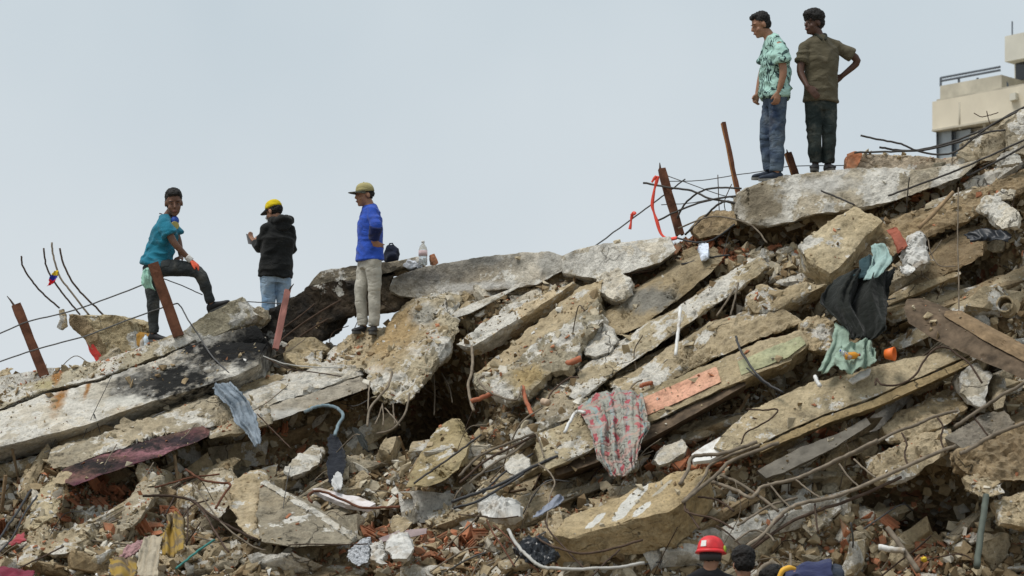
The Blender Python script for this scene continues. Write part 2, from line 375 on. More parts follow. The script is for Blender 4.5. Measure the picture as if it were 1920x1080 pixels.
def surf(px, py):
    """a point on the mound's surface seen near picture point (px, py), with its outward direction"""
    t = (BOT - py) / (BOT - float(ridge(px)))
    c = (px - UX[0]) / 6.0; r = (t - TT[0]) / (TT[1] - TT[0])
    c = min(max(c, 0), nc - 1.001); r = min(max(r, 0), NT - 1.001)
    i, j = int(r), int(c); fr, fc = r - i, c - j
    def s(A): return (A[i, j] * (1 - fc) + A[i, j + 1] * fc) * (1 - fr) + (A[i + 1, j] * (1 - fc) + A[i + 1, j + 1] * fc) * fr
    a = Vector((WX[i, j + 1] - WX[i, j], WY[i, j + 1] - WY[i, j], WZ[i, j + 1] - WZ[i, j]))
    b = Vector((WX[i + 1, j] - WX[i, j], WY[i + 1, j] - WY[i, j], WZ[i + 1, j] - WZ[i, j]))
    return Vector((s(WX), s(WY), s(WZ))), a.cross(b).normalized()
gmat = concrete('dusty_ground', (0.20, 0.17, 0.13), (0.30, 0.27, 0.215), 0, 0, 0.2)
gme = mesh_from('ground', [(-900, -200, -0.02), (900, -200, -0.02), (900, 2400, -0.02), (-900, 2400, -0.02)], [(0, 1, 2, 3)])
tag(link('ground', gme, gmat, centre=False, loc=Vector((0, 0, 0))), 'flat dusty ground around the rubble mound', None, None, 'structure')
# ---------------------------------------------------------------- apartment block beyond the mound
def bd(px): return 70.0 - (px - 1748) * 0.0135
M['bwall'] = simple('cream_facade_paint', (0.66, 0.605, 0.49), 0.14, 0.9, 0.9, 0.15)
M['bwall2'] = simple('grey_stained_parapet', (0.50, 0.465, 0.38), 0.3, 1.3, 0.9, 0.15)
M['btower'] = simple('pale_tower_paint', (0.62, 0.605, 0.53), 0.12, 0.8, 0.9, 0.15)
M['brail'] = simple('blue_grey_rail', (0.13, 0.15, 0.18), 0.2, 3, 0.6, 0.3)
M['bglass'] = simple('window_glass', (0.30, 0.34, 0.37), 0.3, 0.7, 0.15, 0.6)
M['bdark'] = simple('dark_window_glass', (0.02, 0.022, 0.024), 0.2, 0.7, 0.2, 0.5)
BE = 2160
def bquad(x0, x1, yl0, yl1, y2=None, off=0.0):
    # a facade rectangle given on its left edge (yl0..yl1); heights follow the facade's own perspective
    d0, d1 = bd(x0) + off, bd(x1) + off
    a, b_ = P(x0, yl0, d0), P(x0, yl1, d0); c = P(x1, 540, d1)
    return [Vector(a), Vector((c.x, c.y, a.z)), Vector((c.x, c.y, b_.z)), Vector(b_)]
def bprism(name, q, vec, mat, parent):
    bm = prism_bm(q, vec); bmesh.ops.recalc_face_normals(bm, faces=bm.faces[:]); return link(name, bm_mesh(name, bm), mat, parent)
bl = empty('apartment_building', Vector((P(1750, 540, 70).x, 71, 0)), 'cream apartment block with rooftop railing rising behind the right end of the mound', 'building')
IN = Vector((3.5, 4.5, 0))
bprism('wall', bquad(1748, BE, 191, 246), IN, M['bwall'], bl)
lower = bquad(1754, BE, 247, 300); zb = -0.02
lw = [lower[0], lower[1], Vector((lower[1].x, lower[1].y, zb)), Vector((lower[0].x, lower[0].y, zb))]
bprism('lower_wall', [v + Vector((0.12, 0.5, 0)) for v in lw], IN * 0.9, M['bwall'], bl)
for x0, x1, g in ((1757, 1790, 'bglass'), (1790, 1826, 'bglass'), (1826, 1868, 'bglass')):
    wq = bquad(x0, x1 - 2, 247, 300, off=0.28); wn = bprism('window', wq, Vector((0.03, 0.05, 0)), M[g], bl)
    for xx in (x0, x1 - 3):
        bprism('frame', bquad(xx, xx + 2.4, 247, 300, off=0.2), Vector((0.05, 0.1, 0)), M['brail'], wn)
bprism('sill', bquad(1752, BE, 300, 306, off=0.1), IN * 0.4, M['bwall'], bl)
bprism('parapet', [v + Vector((0.1, 0.25, 0)) for v in bquad(1758, 1880, 158, 187)], IN * 0.25, M['bwall2'], bl)
bprism('roof_slab', bquad(1756, BE, 186.5, 190.5), IN * 0.8, M['bwall2'], bl)
tw = bquad(1884, BE, 68, 116, off=1.2); bprism('tower', tw, IN * 0.5, M['btower'], bl)
tw2 = bquad(1902, BE, 116.3, 190, off=1.8); bprism('tower_base', tw2, IN * 0.4, M['btower'], bl)
bprism('tower_window', bquad(1904, 1930, 117, 152, off=1.72), Vector((0.02, 0.05, 0)), M['bdark'], bl)
bm = bmesh.new()
for yy in (146, 152):
    q = bquad(1764, 1882, yy, yy + 1, off=0.5); tube_bm(bm, [q[0], q[1]], 0.03, 5)
rl = link('railing', bm_mesh('railing', bm), M['brail'], bl)
for xx in (1764, 1798, 1833, 1868, 1882):
    bm = bmesh.new(); q = bquad(xx, xx + 1, 146, 146 + 16, off=0.5); tube_bm(bm, [q[0], q[3]], 0.032, 5); link('post', bm_mesh('post', bm), M['brail'], rl)
bm = bmesh.new(); q0 = bquad(1882, 1884, 146, 162, off=0.5); tube_bm(bm, [q0[0], P(1889, 158, bd(1889) + 0.6), P(1889, 175, bd(1889) + 0.6)], 0.032, 5); link('ladder_rail', bm_mesh('ladder_rail', bm), M['brail'], rl)

bprism('drip_band', bquad(1747, BE, 243, 246.5, off=-0.06), IN * 0.1, M['bwall2'], bl)
for xx, dk in ((1800, 0.3), (1846, 0.3)):
    bm = bmesh.new(); q = bquad(xx, xx + 1, 192, 243, off=-0.05); tube_bm(bm, [q[0], q[3]], 0.035, 6); link('downpipe', bm_mesh('downpipe', bm, True), M['bwall2'], bl)
bprism('air_conditioner', bquad(1893, 1910, 176, 189, off=-0.3), Vector((0.2, 0.35, 0)), M['btower'], bl)
bm = bmesh.new(); q = bquad(1898, 1899, 40, 68, off=1.5); tube_bm(bm, [q[0], q[3]], 0.02, 5); link('aerial', bm_mesh('aerial', bm), M['brail'], bl)
# ---------------------------------------------------------------- long slabs, beams and blocks, left to right
def sp(px, py, rx, rz, col, dd=-0.5, ry=0.8, *a):
    q = m_px(px, py); return (pix(px, py, dd), (rx / q, ry, rz / q), col, *a)
RUSTST = (0.34, 0.17, 0.06)
M['beamL'] = concrete('left_beam_plaster', (0.43, 0.41, 0.365), (0.60, 0.585, 0.545), 0.35, 0.0, 0.2, [
    sp(425, 658, 84, 40, BLK, -0.9, 1.2, 0.5, 7.0, 1.5), sp(325, 715, 85, 36, (0.02, 0.02, 0.019), -0.9, 1.2, 0.45, 8.0, 1.5), sp(255, 725, 36, 26, (0.10, 0.095, 0.085), -0.5, 0.8, 0.8, 7, 1.2), sp(475, 640, 40, 45, BLK, -0.9, 1.2, 0.4),
    sp(120, 755, 12, 30, RUSTST, -0.5, 0.8, 0.5), sp(173, 735, 5, 20, RUSTST, -0.5, 0.8, 0.4, 9), sp(245, 755, 38, 9, (0.6, 0.58, 0.52))])
slab('concrete_beam', [(-170, 822), (0, 770), (78, 738), (181, 715), (270, 681), (363, 643), (480, 606), (505, 640), (482, 685), (441, 704), (270, 757), (155, 798), (0, 838), (-170, 890)],
     M['beamL'], 'long plastered beam with black soot patches below the left steel posts', 'beam', (0.05, 0.55, -0.12), -0.95, amp=0.008, chip=0.03)
M['kerbL'] = concrete('left_kerb_concrete', (0.27, 0.25, 0.19), (0.45, 0.42, 0.34), 0.3, 0.05, 0.3, [sp(108, 703, 9, 22, RUSTST, -0.9), sp(84, 722, 16, 10, (0.44, 0.38, 0.22), -0.9)], red=0.05)
slab('kerb_strip', [(-170, 785), (0, 732), (78, 709), (181, 676), (249, 655), (311, 629), (345, 622), (366, 638), (300, 668), (270, 678), (181, 711), (130, 722), (78, 733), (0, 765), (-170, 818)],
     M['kerbL'], 'cracked upper strip on top of the long left beam, rust stained at the post', 'beam', (0.05, 0.6, -0.05), -0.92, amp=0.01, chip=0.045)
slab('concrete_slab', [(343, 622), (372, 597), (400, 581), (430, 566), (455, 556), (462, 569), (472, 581), (486, 590), (462, 606), (430, 618), (390, 636), (362, 642)],
     M['kerbL'], 'tilted pale slab under the raised shoe of the man in teal', 'slab', (0.1, 0.5, -0.1), -0.75, amp=0.012, chip=0.03)
slab('concrete_chunk', [(468, 590), (483, 572), (500, 578), (507, 598), (492, 610), (474, 606)], M['grey'], 'small grey chunk beside the shoe of the man in teal', 'chunk', (0, 0.3, 0), -0.6, L=0.035)
M['charS'] = M['char']
slab('charred_beam', [(488, 600), (520, 575), (553, 553), (577, 538), (633, 528), (668, 530), (672, 560), (668, 592), (640, 598), (618, 608), (602, 634), (570, 646), (535, 660), (505, 662), (490, 640)],
     M['char'], 'burnt black broken beam leaning between the yellow cap man and the blue shirt man', 'beam', (0.2, 0.45, 0.1), -0.35, amp=0.03, chip=0.07)
slab('concrete_slab', [(573, 540), (586, 522), (600, 509), (668, 499), (735, 490), (787, 482), (792, 493), (750, 505), (710, 517), (668, 528), (633, 535), (600, 541)],
     concrete('sooty_slab', (0.15, 0.135, 0.11), (0.30, 0.27, 0.215), 0.05, 0.25, 0.5), 'sooty grey slab edge behind the blue shirt man, carrying the backpack', 'slab', (0, 0.7, 0.02), -0.25, amp=0.012)
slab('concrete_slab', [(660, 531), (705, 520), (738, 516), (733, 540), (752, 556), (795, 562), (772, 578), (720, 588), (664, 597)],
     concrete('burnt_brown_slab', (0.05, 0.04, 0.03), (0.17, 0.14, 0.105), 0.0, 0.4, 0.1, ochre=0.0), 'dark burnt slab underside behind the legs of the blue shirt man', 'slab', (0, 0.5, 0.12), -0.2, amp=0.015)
M['beamM'] = concrete('mid_beam_plaster', (0.30, 0.275, 0.235), (0.52, 0.50, 0.455), 0.22, 0.0, 0.2, [
    sp(800, 520, 70, 20, (0.13, 0.125, 0.115), -0.3, 0.8, 0.8), sp(900, 492, 60, 16, (0.15, 0.145, 0.13), -0.3, 0.8, 0.8), sp(1035, 500, 26, 30, PALE, -0.3), sp(900, 540, 90, 8, (0.56, 0.54, 0.5), -0.3)])
slab('concrete_beam', [(729, 538), (738, 520), (770, 507), (800, 500), (840, 493), (900, 483), (958, 475), (1030, 471), (1060, 480), (1064, 503), (1035, 520), (1006, 535), (979, 539), (900, 549), (840, 557), (790, 561), (750, 556), (732, 548)],
     M['beamM'], 'pale plastered beam lying along the crest right of the backpack', 'beam', (0, 0.55, 0.03), -0.45, amp=0.009, chip=0.025)
o = slab('concrete_beam', [(1052, 480), (1085, 467), (1118, 459), (1180, 453), (1256, 443), (1268, 468), (1240, 490), (1180, 510), (1120, 522), (1056, 514)],
     M['pale'], 'beige beam with a white plaster sheet on the crest below the tangled rebar', 'beam', (0, 0.7, 0), -0.6, amp=0.006, chip=0.02)
slab('plaster_sheet', [(1088, 506), (1094, 486), (1118, 479), (1120, 465), (1180, 460), (1252, 452), (1243, 478), (1180, 498), (1120, 506)], M['whitechunk'], None, None, (0, 0.06, 0), -0.64, parent=o, amp=0.004, chip=0.02)
# --- middle
M['rockC'] = concrete('leaning_block', (0.33, 0.29, 0.21), (0.46, 0.42, 0.33), 0.28, 0.03, 0.25, [sp(735, 625, 62, 80, (0.43, 0.31, 0.165), -0.7, 1, 0.5), sp(795, 590, 22, 24, (0.36, 0.34, 0.29), -0.7)])
slab('concrete_block', [(667, 690), (695, 655), (732, 606), (764, 577), (800, 562), (833, 556), (838, 590), (832, 645, -0.05), (812, 686, -0.08), (790, 715, -0.12), (777, 742, -0.1), (752, 757, -0.02), (722, 755), (700, 745), (692, 716, -0.12), (688, 700, -0.1)],
     M['rockC'], 'big leaning tan and grey concrete block with rebars hanging below its foot', 'block', (0.16, 0.5, 0.2), -0.75, amp=0.045, chip=0.06, freq=2.4)
slab('concrete_slab', [(440, 752), (500, 728), (545, 712), (600, 692), (640, 688), (665, 688), (680, 702), (640, 716), (598, 731), (540, 748), (500, 762), (455, 778)], M['pale'],
     'rough whitish slab edge over the smooth grey beam left of the leaning block', 'slab', (0, 0.5, 0.1), -0.62, amp=0.03, chip=0.05)
slab('concrete_beam', [(470, 768), (540, 750), (598, 733), (640, 718), (676, 703), (690, 728), (640, 746), (598, 761), (540, 780), (506, 791), (480, 795)],
     concrete('smooth_grey', (0.28, 0.26, 0.225), (0.40, 0.375, 0.33), 0.0, 0.08, 0.1, [sp(540, 778, 60, 12, PALE, -0.6)]), 'smooth grey beam face left of the hanging rebars', 'beam', (0, 0.5, 0.06), -0.6, amp=0.006, chip=0.02)
slab('concrete_slab', [(90, 852), (200, 816), (300, 780), (380, 752), (445, 742), (470, 765), (440, 790), (380, 803), (300, 822), (207, 846), (120, 878), (92, 874)], M['grey'],
     'long rough slab lying under the left beam above the magenta strip', 'slab', (0, 0.6, 0.1), -0.75, amp=0.035, chip=0.06)
M['magenta'] = concrete('magenta_paint', (0.05, 0.026, 0.034), (0.19, 0.062, 0.105), 0.0, 0.40, 0.1, [sp(300, 846, 70, 9, (0.36, 0.17, 0.19), -0.7, 1, 0.9, 14, 1.5), sp(180, 872, 60, 12, (0.03, 0.025, 0.025), -0.7, 1, 0.6, 16, 1.6), sp(250, 838, 80, 10, (0.035, 0.03, 0.03), -0.7, 1, 0.6, 16, 1.6), sp(340, 826, 50, 9, (0.04, 0.03, 0.035), -0.7, 1, 0.6, 16, 1.6)], ochre=0.3)
slab('painted_beam', [(116, 884), (205, 853), (300, 824), (380, 800), (390, 820), (311, 851), (207, 886), (140, 910), (122, 906)], M['magenta'],
     'magenta painted beam face under the long slab on the left', 'beam', (0, 0.45, 0.12), -0.80, amp=0.010, chip=0.035)
slab('concrete_slab', [(380, 802), (430, 790), (500, 770), (508, 792), (470, 806), (395, 822)], M['grey'], 'grey broken slab end hanging beside the denim cloth', 'slab', (0, 0.4, 0.05), -0.66, amp=0.025)
o = slab('concrete_slab', [(893, 702), (940, 660), (1000, 610), (1060, 560), (1098, 530), (1132, 520), (1122, 560), (1072, 600), (1020, 640), (962, 682), (908, 714)],
     M['tan'], 'sloping tan slab top on the centre of the slope', 'slab', (0.05, 0.3, -0.22), -0.72, amp=0.02, chip=0.03)
slab('concrete_block', [(893, 706), (908, 716), (962, 684), (1010, 645), (1072, 602), (1122, 562), (1128, 600), (1088, 650), (1062, 691), (1032, 693), (1010, 715), (988, 746), (950, 752), (926, 742), (902, 728)],
     concrete('rough_grey_rock', (0.23, 0.215, 0.175), (0.42, 0.39, 0.31), 0.2, 0.14, 0.3, [sp(985, 705, 32, 26, (0.41, 0.31, 0.16), -0.9)]), 'rough lumpy grey block under the tan slab in the centre', 'block', (0.05, 0.5, 0.02), -0.82, amp=0.06, chip=0.06, freq=2.6)
slab('concrete_flake', [(856, 646), (880, 625), (925, 596), (990, 565), (1058, 532), (1078, 529), (1040, 556), (1000, 582), (960, 606), (905, 640), (880, 650)],
     concrete('pale_flake', (0.40, 0.33, 0.22), (0.56, 0.48, 0.36), 0.35, 0.0, 0.2), 'thin pointed slab flake with a pale broken edge left of the tan slab', 'slab', (0.1, 0.35, -0.08), -0.72, amp=0.015)
slab('leaning_wall', [(1118, 604), (1165, 568), (1255, 512), (1325, 482), (1345, 500), (1285, 552), (1215, 602), (1165, 628), (1125, 626)],
     concrete('grey_brown_panel', (0.24, 0.195, 0.125), (0.35, 0.30, 0.215), 0.0, 0.05, 0.1, [sp(1220, 560, 50, 26, (0.25, 0.235, 0.2), -0.5)]), 'smooth grey brown wall panel leaning behind the white stick', 'panel', (0.1, 0.35, 0.15), -0.45, amp=0.012)
slab('concrete_beam', [(1062, 738), (1078, 702), (1120, 670), (1172, 640), (1215, 606), (1262, 586), (1310, 552), (1355, 522), (1400, 494), (1428, 482), (1440, 498), (1415, 520), (1365, 556), (1318, 586), (1300, 598), (1242, 641), (1200, 672), (1150, 702), (1110, 730), (1082, 752)],
     concrete('mottled_beam', (0.28, 0.245, 0.17), (0.47, 0.42, 0.32), 0.38, 0.04, 0.35), 'long mottled beam sloping up to the right behind the white stick', 'beam', (0.02, 0.45, 0.05), -0.62, amp=0.02, chip=0.05)
slab('concrete_slab', [(985, 770), (1030, 735), (1075, 712), (1085, 752), (1110, 742), (1160, 735), (1130, 760), (1070, 785), (1020, 800)], M['grey'], 'broken grey slab with a hooked wire above the plaid cloth', 'slab', (0, 0.4, 0.05), -0.55, amp=0.04, chip=0.05)
slab('concrete_slab', [(1140, 720), (1200, 690), (1262, 650), (1330, 612), (1400, 590), (1470, 590), (1500, 605), (1420, 638), (1350, 668), (1280, 700), (1215, 734), (1160, 748)], M['beige'],
     'layer of crumbling beige slab above the pink and green painted beam', 'slab', (0, 0.5, 0.05), -0.58, amp=0.028, chip=0.06)
M['pbeam'] = concrete('painted_beam_concrete', (0.27, 0.23, 0.15), (0.42, 0.36, 0.255), 0.05, 0.05, 0.3)
o = slab('painted_beam', [(1005, 832), (1040, 806), (1080, 786), (1140, 760), (1200, 736), (1270, 706), (1345, 673), (1420, 641), (1500, 620), (1517, 645), (1482, 676), (1392, 711), (1340, 735), (1280, 763), (1215, 795), (1110, 845), (1040, 874), (1012, 866)],
     M['pbeam'], 'long beam with pink and green painted faces running under the plaid cloth', 'beam', (0.02, 0.5, -0.1), -0.82, amp=0.012, chip=0.03)
M['pinkp'] = concrete('pink_paint', (0.50, 0.27, 0.20), (0.58, 0.35, 0.27), 0.0, 0.03, 0.1, bump=0.25)
M['greenp'] = concrete('green_paint', (0.22, 0.24, 0.15), (0.30, 0.33, 0.225), 0.0, 0.05, 0.1, bump=0.25)
slab('pink_paint_layer', [(1203, 748), (1270, 718), (1344, 686), (1352, 716), (1280, 750), (1206, 782)], M['pinkp'], 'pink painted plaster', None, (0, 0.05, 0), -0.845, parent=o, amp=0.004, chip=0.014)
slab('green_paint_layer', [(1383, 678), (1440, 653), (1502, 629), (1510, 644), (1478, 670), (1390, 703)], M['greenp'], 'green painted plaster', None, (0, 0.05, 0), -0.845, parent=o, amp=0.004, chip=0.014)
slab('wooden_board', [(1040, 880), (1110, 849), (1215, 801), (1285, 768), (1395, 714), (1400, 722), (1290, 782), (1218, 822), (1115, 868), (1045, 892)], M['darkwood'], 'dark wooden board along the underside of the pink and green beam', 'board', (0, 0.4, -0.05), -0.74, amp=0.006, chip=0.01)  # separate dark strip added below the beam for its underside
slab('concrete_block', [(1003, 842), (1012, 812), (1050, 795), (1092, 778), (1108, 800), (1114, 838), (1060, 868), (1022, 880)], concrete('blockend', (0.30, 0.255, 0.165), (0.43, 0.385, 0.28), 0.1, 0.05), 'square concrete beam end left of the plaid cloth', 'block', (0, 0.4, 0), -0.95, amp=0.02)
# --- right
M['crest'] = concrete('crest_beam_plaster', (0.31, 0.275, 0.21), (0.50, 0.475, 0.42), 0.3, 0.05, 0.35, [sp(1420, 385, 42, 40, (0.23, 0.195, 0.14), -0.4, 1, 0.5), sp(1540, 350, 60, 16, (0.6, 0.58, 0.53), -0.4)])
slab('concrete_beam', [(1378, 384), (1384, 362), (1402, 350), (1440, 337), (1480, 329), (1560, 321), (1640, 314), (1720, 320), (1790, 312), (1840, 300), (1800, 334), (1720, 362), (1660, 380), (1590, 397), (1530, 402), (1480, 416), (1440, 424), (1398, 418), (1380, 404)],
     M['crest'], 'broken plastered beam on the crest under the feet of the two standing men', 'beam', (0.02, 0.75, 0.06), -0.45, amp=0.018, chip=0.04)
slab('wall_fragment', [(1596, 288), (1640, 287), (1700, 291), (1762, 299), (1830, 292), (1850, 300), (1790, 335), (1640, 338), (1596, 330)],
     concrete('wallfrag', (0.33, 0.28, 0.215), (0.49, 0.43, 0.36), 0.15, 0.0, 0.3, red=0.1), 'plastered wall fragment with a red clay end right of the man in olive', 'wall', (0, 0.35, 0.03), -0.12, amp=0.014)
slab('clay_block', [(1591, 290), (1601, 285), (1614, 285), (1612, 305), (1603, 325), (1592, 324)], M['brick'], 'broken clay block standing beside the right foot of the man in olive', 'brick', (0, 0.3, 0), -0.2, L=0.03)
slab('concrete_slab', [(1495, 456), (1540, 422), (1603, 384), (1624, 396), (1654, 416), (1622, 442), (1582, 494), (1555, 513), (1522, 491), (1506, 472)],
     concrete('bright_tan', (0.38, 0.32, 0.215), (0.54, 0.475, 0.35), 0.05, 0.02, 0.2), 'bright tan slab tilted toward the camera below the crest beam', 'slab', (0.05, 0.3, -0.2), -0.72, amp=0.022, chip=0.035)
slab('concrete_slab', [(1620, 445), (1660, 425), (1720, 400), (1800, 372), (1900, 330), (1960, 300), (1975, 330), (1900, 366), (1800, 420), (1720, 450), (1650, 490), (1600, 500)], M['brown'], 'layered brown slab edge running up to the right margin under the crest', 'slab', (0, 0.5, 0.05), -0.45, amp=0.03, chip=0.06)
slab('concrete_slab', [(1398, 562), (1427, 533), (1460, 545), (1502, 529), (1553, 532), (1520, 548), (1482, 566), (1458, 582), (1412, 585)], M['beige'], 'pale beige slab piece left of the black cloth', 'slab', (0, 0.35, -0.08), -0.6, amp=0.03, chip=0.04)
slab('concrete_block', [(1501, 616), (1512, 600), (1540, 596), (1560, 606), (1566, 640), (1550, 656), (1515, 652), (1502, 640)], M['tan'], 'rough tan block beside the pale green cloth', 'block', (0, 0.35, 0), -0.68, amp=0.04, chip=0.05, L=0.04)
slab('leaning_wall', [(1652, 560), (1699, 520), (1727, 490), (1754, 455), (1805, 430), (1850, 440), (1842, 480), (1795, 508), (1745, 528), (1699, 545), (1665, 570)], M['brown'], 'dark brown panel leaning in the hollow right of the black cloth', 'panel', (0.1, 0.3, 0.1), -0.3, amp=0.012)
slab('concrete_slab', [(1650, 566), (1700, 538), (1760, 520), (1800, 506), (1804, 514), (1750, 536), (1700, 556), (1656, 578)], M['tan'], 'narrow tan ledge along the foot of the dark brown panel', 'slab', (0, 0.3, -0.05), -0.45, amp=0.012)
o = slab('concrete_slab', [(1340, 838), (1370, 800), (1402, 768), (1460, 742), (1524, 715), (1600, 698), (1685, 672), (1760, 660), (1812, 648), (1822, 664), (1720, 708), (1638, 744), (1547, 776), (1470, 810), (1424, 832), (1380, 850)],
     concrete('ledge_top', (0.34, 0.285, 0.195), (0.48, 0.42, 0.30), 0.03, 0.03, 0.25), 'long tan ledge slab sloping up to the right across the lower right', 'slab', (0.0, 0.25, -0.06), -0.85, amp=0.014, chip=0.015)
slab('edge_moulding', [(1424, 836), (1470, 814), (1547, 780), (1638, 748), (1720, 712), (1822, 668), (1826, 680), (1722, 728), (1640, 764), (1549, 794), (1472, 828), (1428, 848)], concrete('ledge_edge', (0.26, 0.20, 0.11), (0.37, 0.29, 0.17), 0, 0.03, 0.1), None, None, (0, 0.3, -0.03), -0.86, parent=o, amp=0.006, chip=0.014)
slab('steel_bar', [(1419, 882), (1491, 843), (1566, 815), (1624, 783), (1634, 795), (1567, 838), (1470, 886), (1436, 896)], simple('dusty_dark_bar', (0.16, 0.145, 0.12), 0.45, 5, 0.85, 0.2, 0, 0.3), 'dark grey flat bar below the long tan ledge', 'bar', (0, 0.15, -0.02), -0.75, amp=0.006, chip=0.012)
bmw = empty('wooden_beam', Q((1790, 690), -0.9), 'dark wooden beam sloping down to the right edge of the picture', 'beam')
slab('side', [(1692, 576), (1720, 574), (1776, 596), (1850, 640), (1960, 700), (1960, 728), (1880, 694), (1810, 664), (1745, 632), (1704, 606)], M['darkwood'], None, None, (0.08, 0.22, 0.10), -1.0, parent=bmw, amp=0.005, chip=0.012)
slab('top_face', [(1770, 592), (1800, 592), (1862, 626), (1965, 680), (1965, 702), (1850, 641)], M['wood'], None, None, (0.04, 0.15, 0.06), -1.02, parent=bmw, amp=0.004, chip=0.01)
slab('concrete_chunk', [(1800, 712), (1815, 690), (1832, 684), (1843, 696), (1861, 702), (1852, 735), (1842, 762), (1822, 756), (1804, 738)], M['pale'], 'large pale egg shaped chunk under the wooden beam', 'chunk', (0, 0.35, 0.05), -0.85, amp=0.03, L=0.04)
slab('concrete_chunk', [(1862, 722), (1868, 706), (1882, 707), (1887, 730), (1880, 762), (1864, 768)], M['chunk'], 'upright narrow chunk right of the pale egg shaped one', 'chunk', (0, 0.3, 0.05), -0.7, amp=0.03, L=0.04)
slab('concrete_slab', [(1775, 822), (1800, 798), (1840, 775), (1885, 768), (1908, 790), (1870, 815), (1810, 845)], concrete('slate', (0.15, 0.14, 0.125), (0.26, 0.24, 0.21), 0, 0.1, 0.1), 'dark grey flat slab lying inside the rebar cage on the right', 'slab', (0, 0.3, -0.1), -0.72, amp=0.014)
slab('concrete_slab', [(1655, 800), (1700, 775), (1760, 745), (1800, 730), (1812, 765), (1760, 800), (1690, 830), (1660, 826)], M['tan'], 'crumbling tan slab under the ledge at the right of the dark bar', 'slab', (0, 0.4, 0), -0.55, amp=0.05, chip=0.05)
slab('concrete_slab', [(1640, 870), (1700, 835), (1780, 800), (1800, 830), (1740, 870), (1690, 900), (1650, 905)], M['beige'], 'cracked beige concrete held in the rebar cage on the right', 'slab', (0, 0.4, 0), -0.6, amp=0.05, chip=0.05)
slab('concrete_slab', [(1790, 860), (1850, 838), (1930, 800), (1990, 780), (1990, 880), (1930, 900), (1850, 905), (1810, 890)], M['brown'], 'brown layered slab overhanging the dark hollow at the right edge', 'slab', (0, 0.5, 0.1), -0.75, amp=0.06, chip=0.06)
slab('concrete_block', [(1815, 905), (1840, 896), (1880, 905), (1885, 925), (1850, 936), (1818, 926)], M['beige'], 'beige block resting on top of the green steel pipe', 'block', (0, 0.35, 0.05), -0.95, amp=0.03, L=0.04)
slab('concrete_slab', [(1870, 945), (1925, 930), (1985, 940), (1985, 1000), (1925, 990), (1880, 980)], M['tan'], 'tan slab corner right of the green steel pipe', 'slab', (0, 0.4, 0), -0.8, amp=0.04)
# --- foreground
def stroke(p0, p1, w_px, col=(0.74, 0.72, 0.66), dd=-0.95):
    a, b_ = Q(p0, dd), Q(p1, dd); ax = (b_ - a) / 2; nrm = Vector((0.1, -0.55, 0.8)).normalized(); sd = ax.cross(nrm).normalized() * (w_px / m_px(*p0)); return ((a + b_) / 2, ax, sd, col)
M['tanfront'] = concrete('foreground_tan', (0.36, 0.285, 0.17), (0.48, 0.395, 0.26), 0.0, 0.02, 0.2, strokes=[stroke((1148, 978), (1214, 906), 13), stroke((1098, 993), (1134, 960), 8), stroke((1186, 968), (1220, 940), 8), stroke((1222, 930), (1262, 898), 4, (0.55, 0.50, 0.40))])
o = slab('concrete_slab', [(1034, 1003), (1046, 986), (1062, 970), (1100, 954), (1140, 938), (1213, 906), (1273, 884), (1328, 873), (1326, 892), (1312, 912), (1281, 942), (1254, 961), (1186, 974), (1110, 997), (1068, 1009)],
     M['tanfront'], 'broad tan slab with white paint strokes in the foreground', 'slab', (0.06, 0.25, -0.30), -0.95, amp=0.014, chip=0.035)
o = slab('concrete_slab', [(488, 911), (530, 925), (575, 948), (630, 985), (668, 1012), (655, 1022), (545, 1026), (492, 1014), (478, 970)],
     concrete('dark_smooth', (0.215, 0.195, 0.155), (0.30, 0.275, 0.225), 0.05, 0.03, 0.1), 'grey triangular slab with a bright broken edge in the lower left centre', 'slab', (0.04, 0.4, 0.02), -0.95, amp=0.012, chip=0.03)
slab('bright_edge', [(486, 908), (492, 903), (540, 930), (590, 960), (640, 992), (668, 1010), (660, 1016), (600, 972), (540, 938)], M['pale'], None, None, (0.02, 0.06, 0.02), -0.97, parent=o, amp=0.008, chip=0.03, L=0.03)
slab('concrete_block', [(432, 915), (450, 893), (478, 888), (492, 908), (482, 970), (490, 1012), (470, 1010), (448, 985), (428, 945)], M['tan'], 'mossy tan block face joined left of the grey triangular slab', 'block', (0.05, 0.4, 0.05), -0.86, amp=0.03, chip=0.04)
slab('concrete_slab', [(760, 912), (785, 860), (814, 808), (840, 790), (856, 792), (878, 840), (862, 880), (830, 902), (795, 915)], concrete('olive_tan', (0.26, 0.215, 0.12), (0.37, 0.315, 0.2), 0.02, 0.02, 0.1), 'flat olive tan plate leaning in the hollow below the dark cavity', 'slab', (0.05, 0.2, 0.05), -0.55, amp=0.012)
slab('concrete_slab', [(365, 925), (390, 890), (425, 884), (440, 905), (430, 950), (410, 970), (380, 955)], M['grey'], 'shaded grey slab behind the twigs at lower left', 'slab', (0, 0.35, 0.05), -0.65, amp=0.03)
slab('concrete_slab', [(48, 985), (60, 940), (82, 908), (110, 912), (104, 945), (92, 975), (70, 990), (55, 995)], concrete('yellowslab', (0.34, 0.29, 0.19), (0.48, 0.42, 0.30), 0.1, 0.0, 0.2), 'upright flat slab left of the red bricks at lower left', 'slab', (0.05, 0.25, 0.08), -0.7, amp=0.016)
slab('concrete_slab', [(32, 1060), (45, 1020), (62, 1000), (74, 1006), (73, 1040), (55, 1062)], M['beige'], 'tall pointed slab at the bottom left corner', 'slab', (0.05, 0.25, 0.08), -0.85, amp=0.02, L=0.04)
slab('concrete_slab', [(80, 1030), (110, 1000), (140, 980), (170, 985), (165, 1010), (140, 1032), (100, 1042)], M['beige'], 'broad mossy slab right of the pointed slab at bottom left', 'slab', (0.05, 0.3, -0.05), -0.8, amp=0.03)
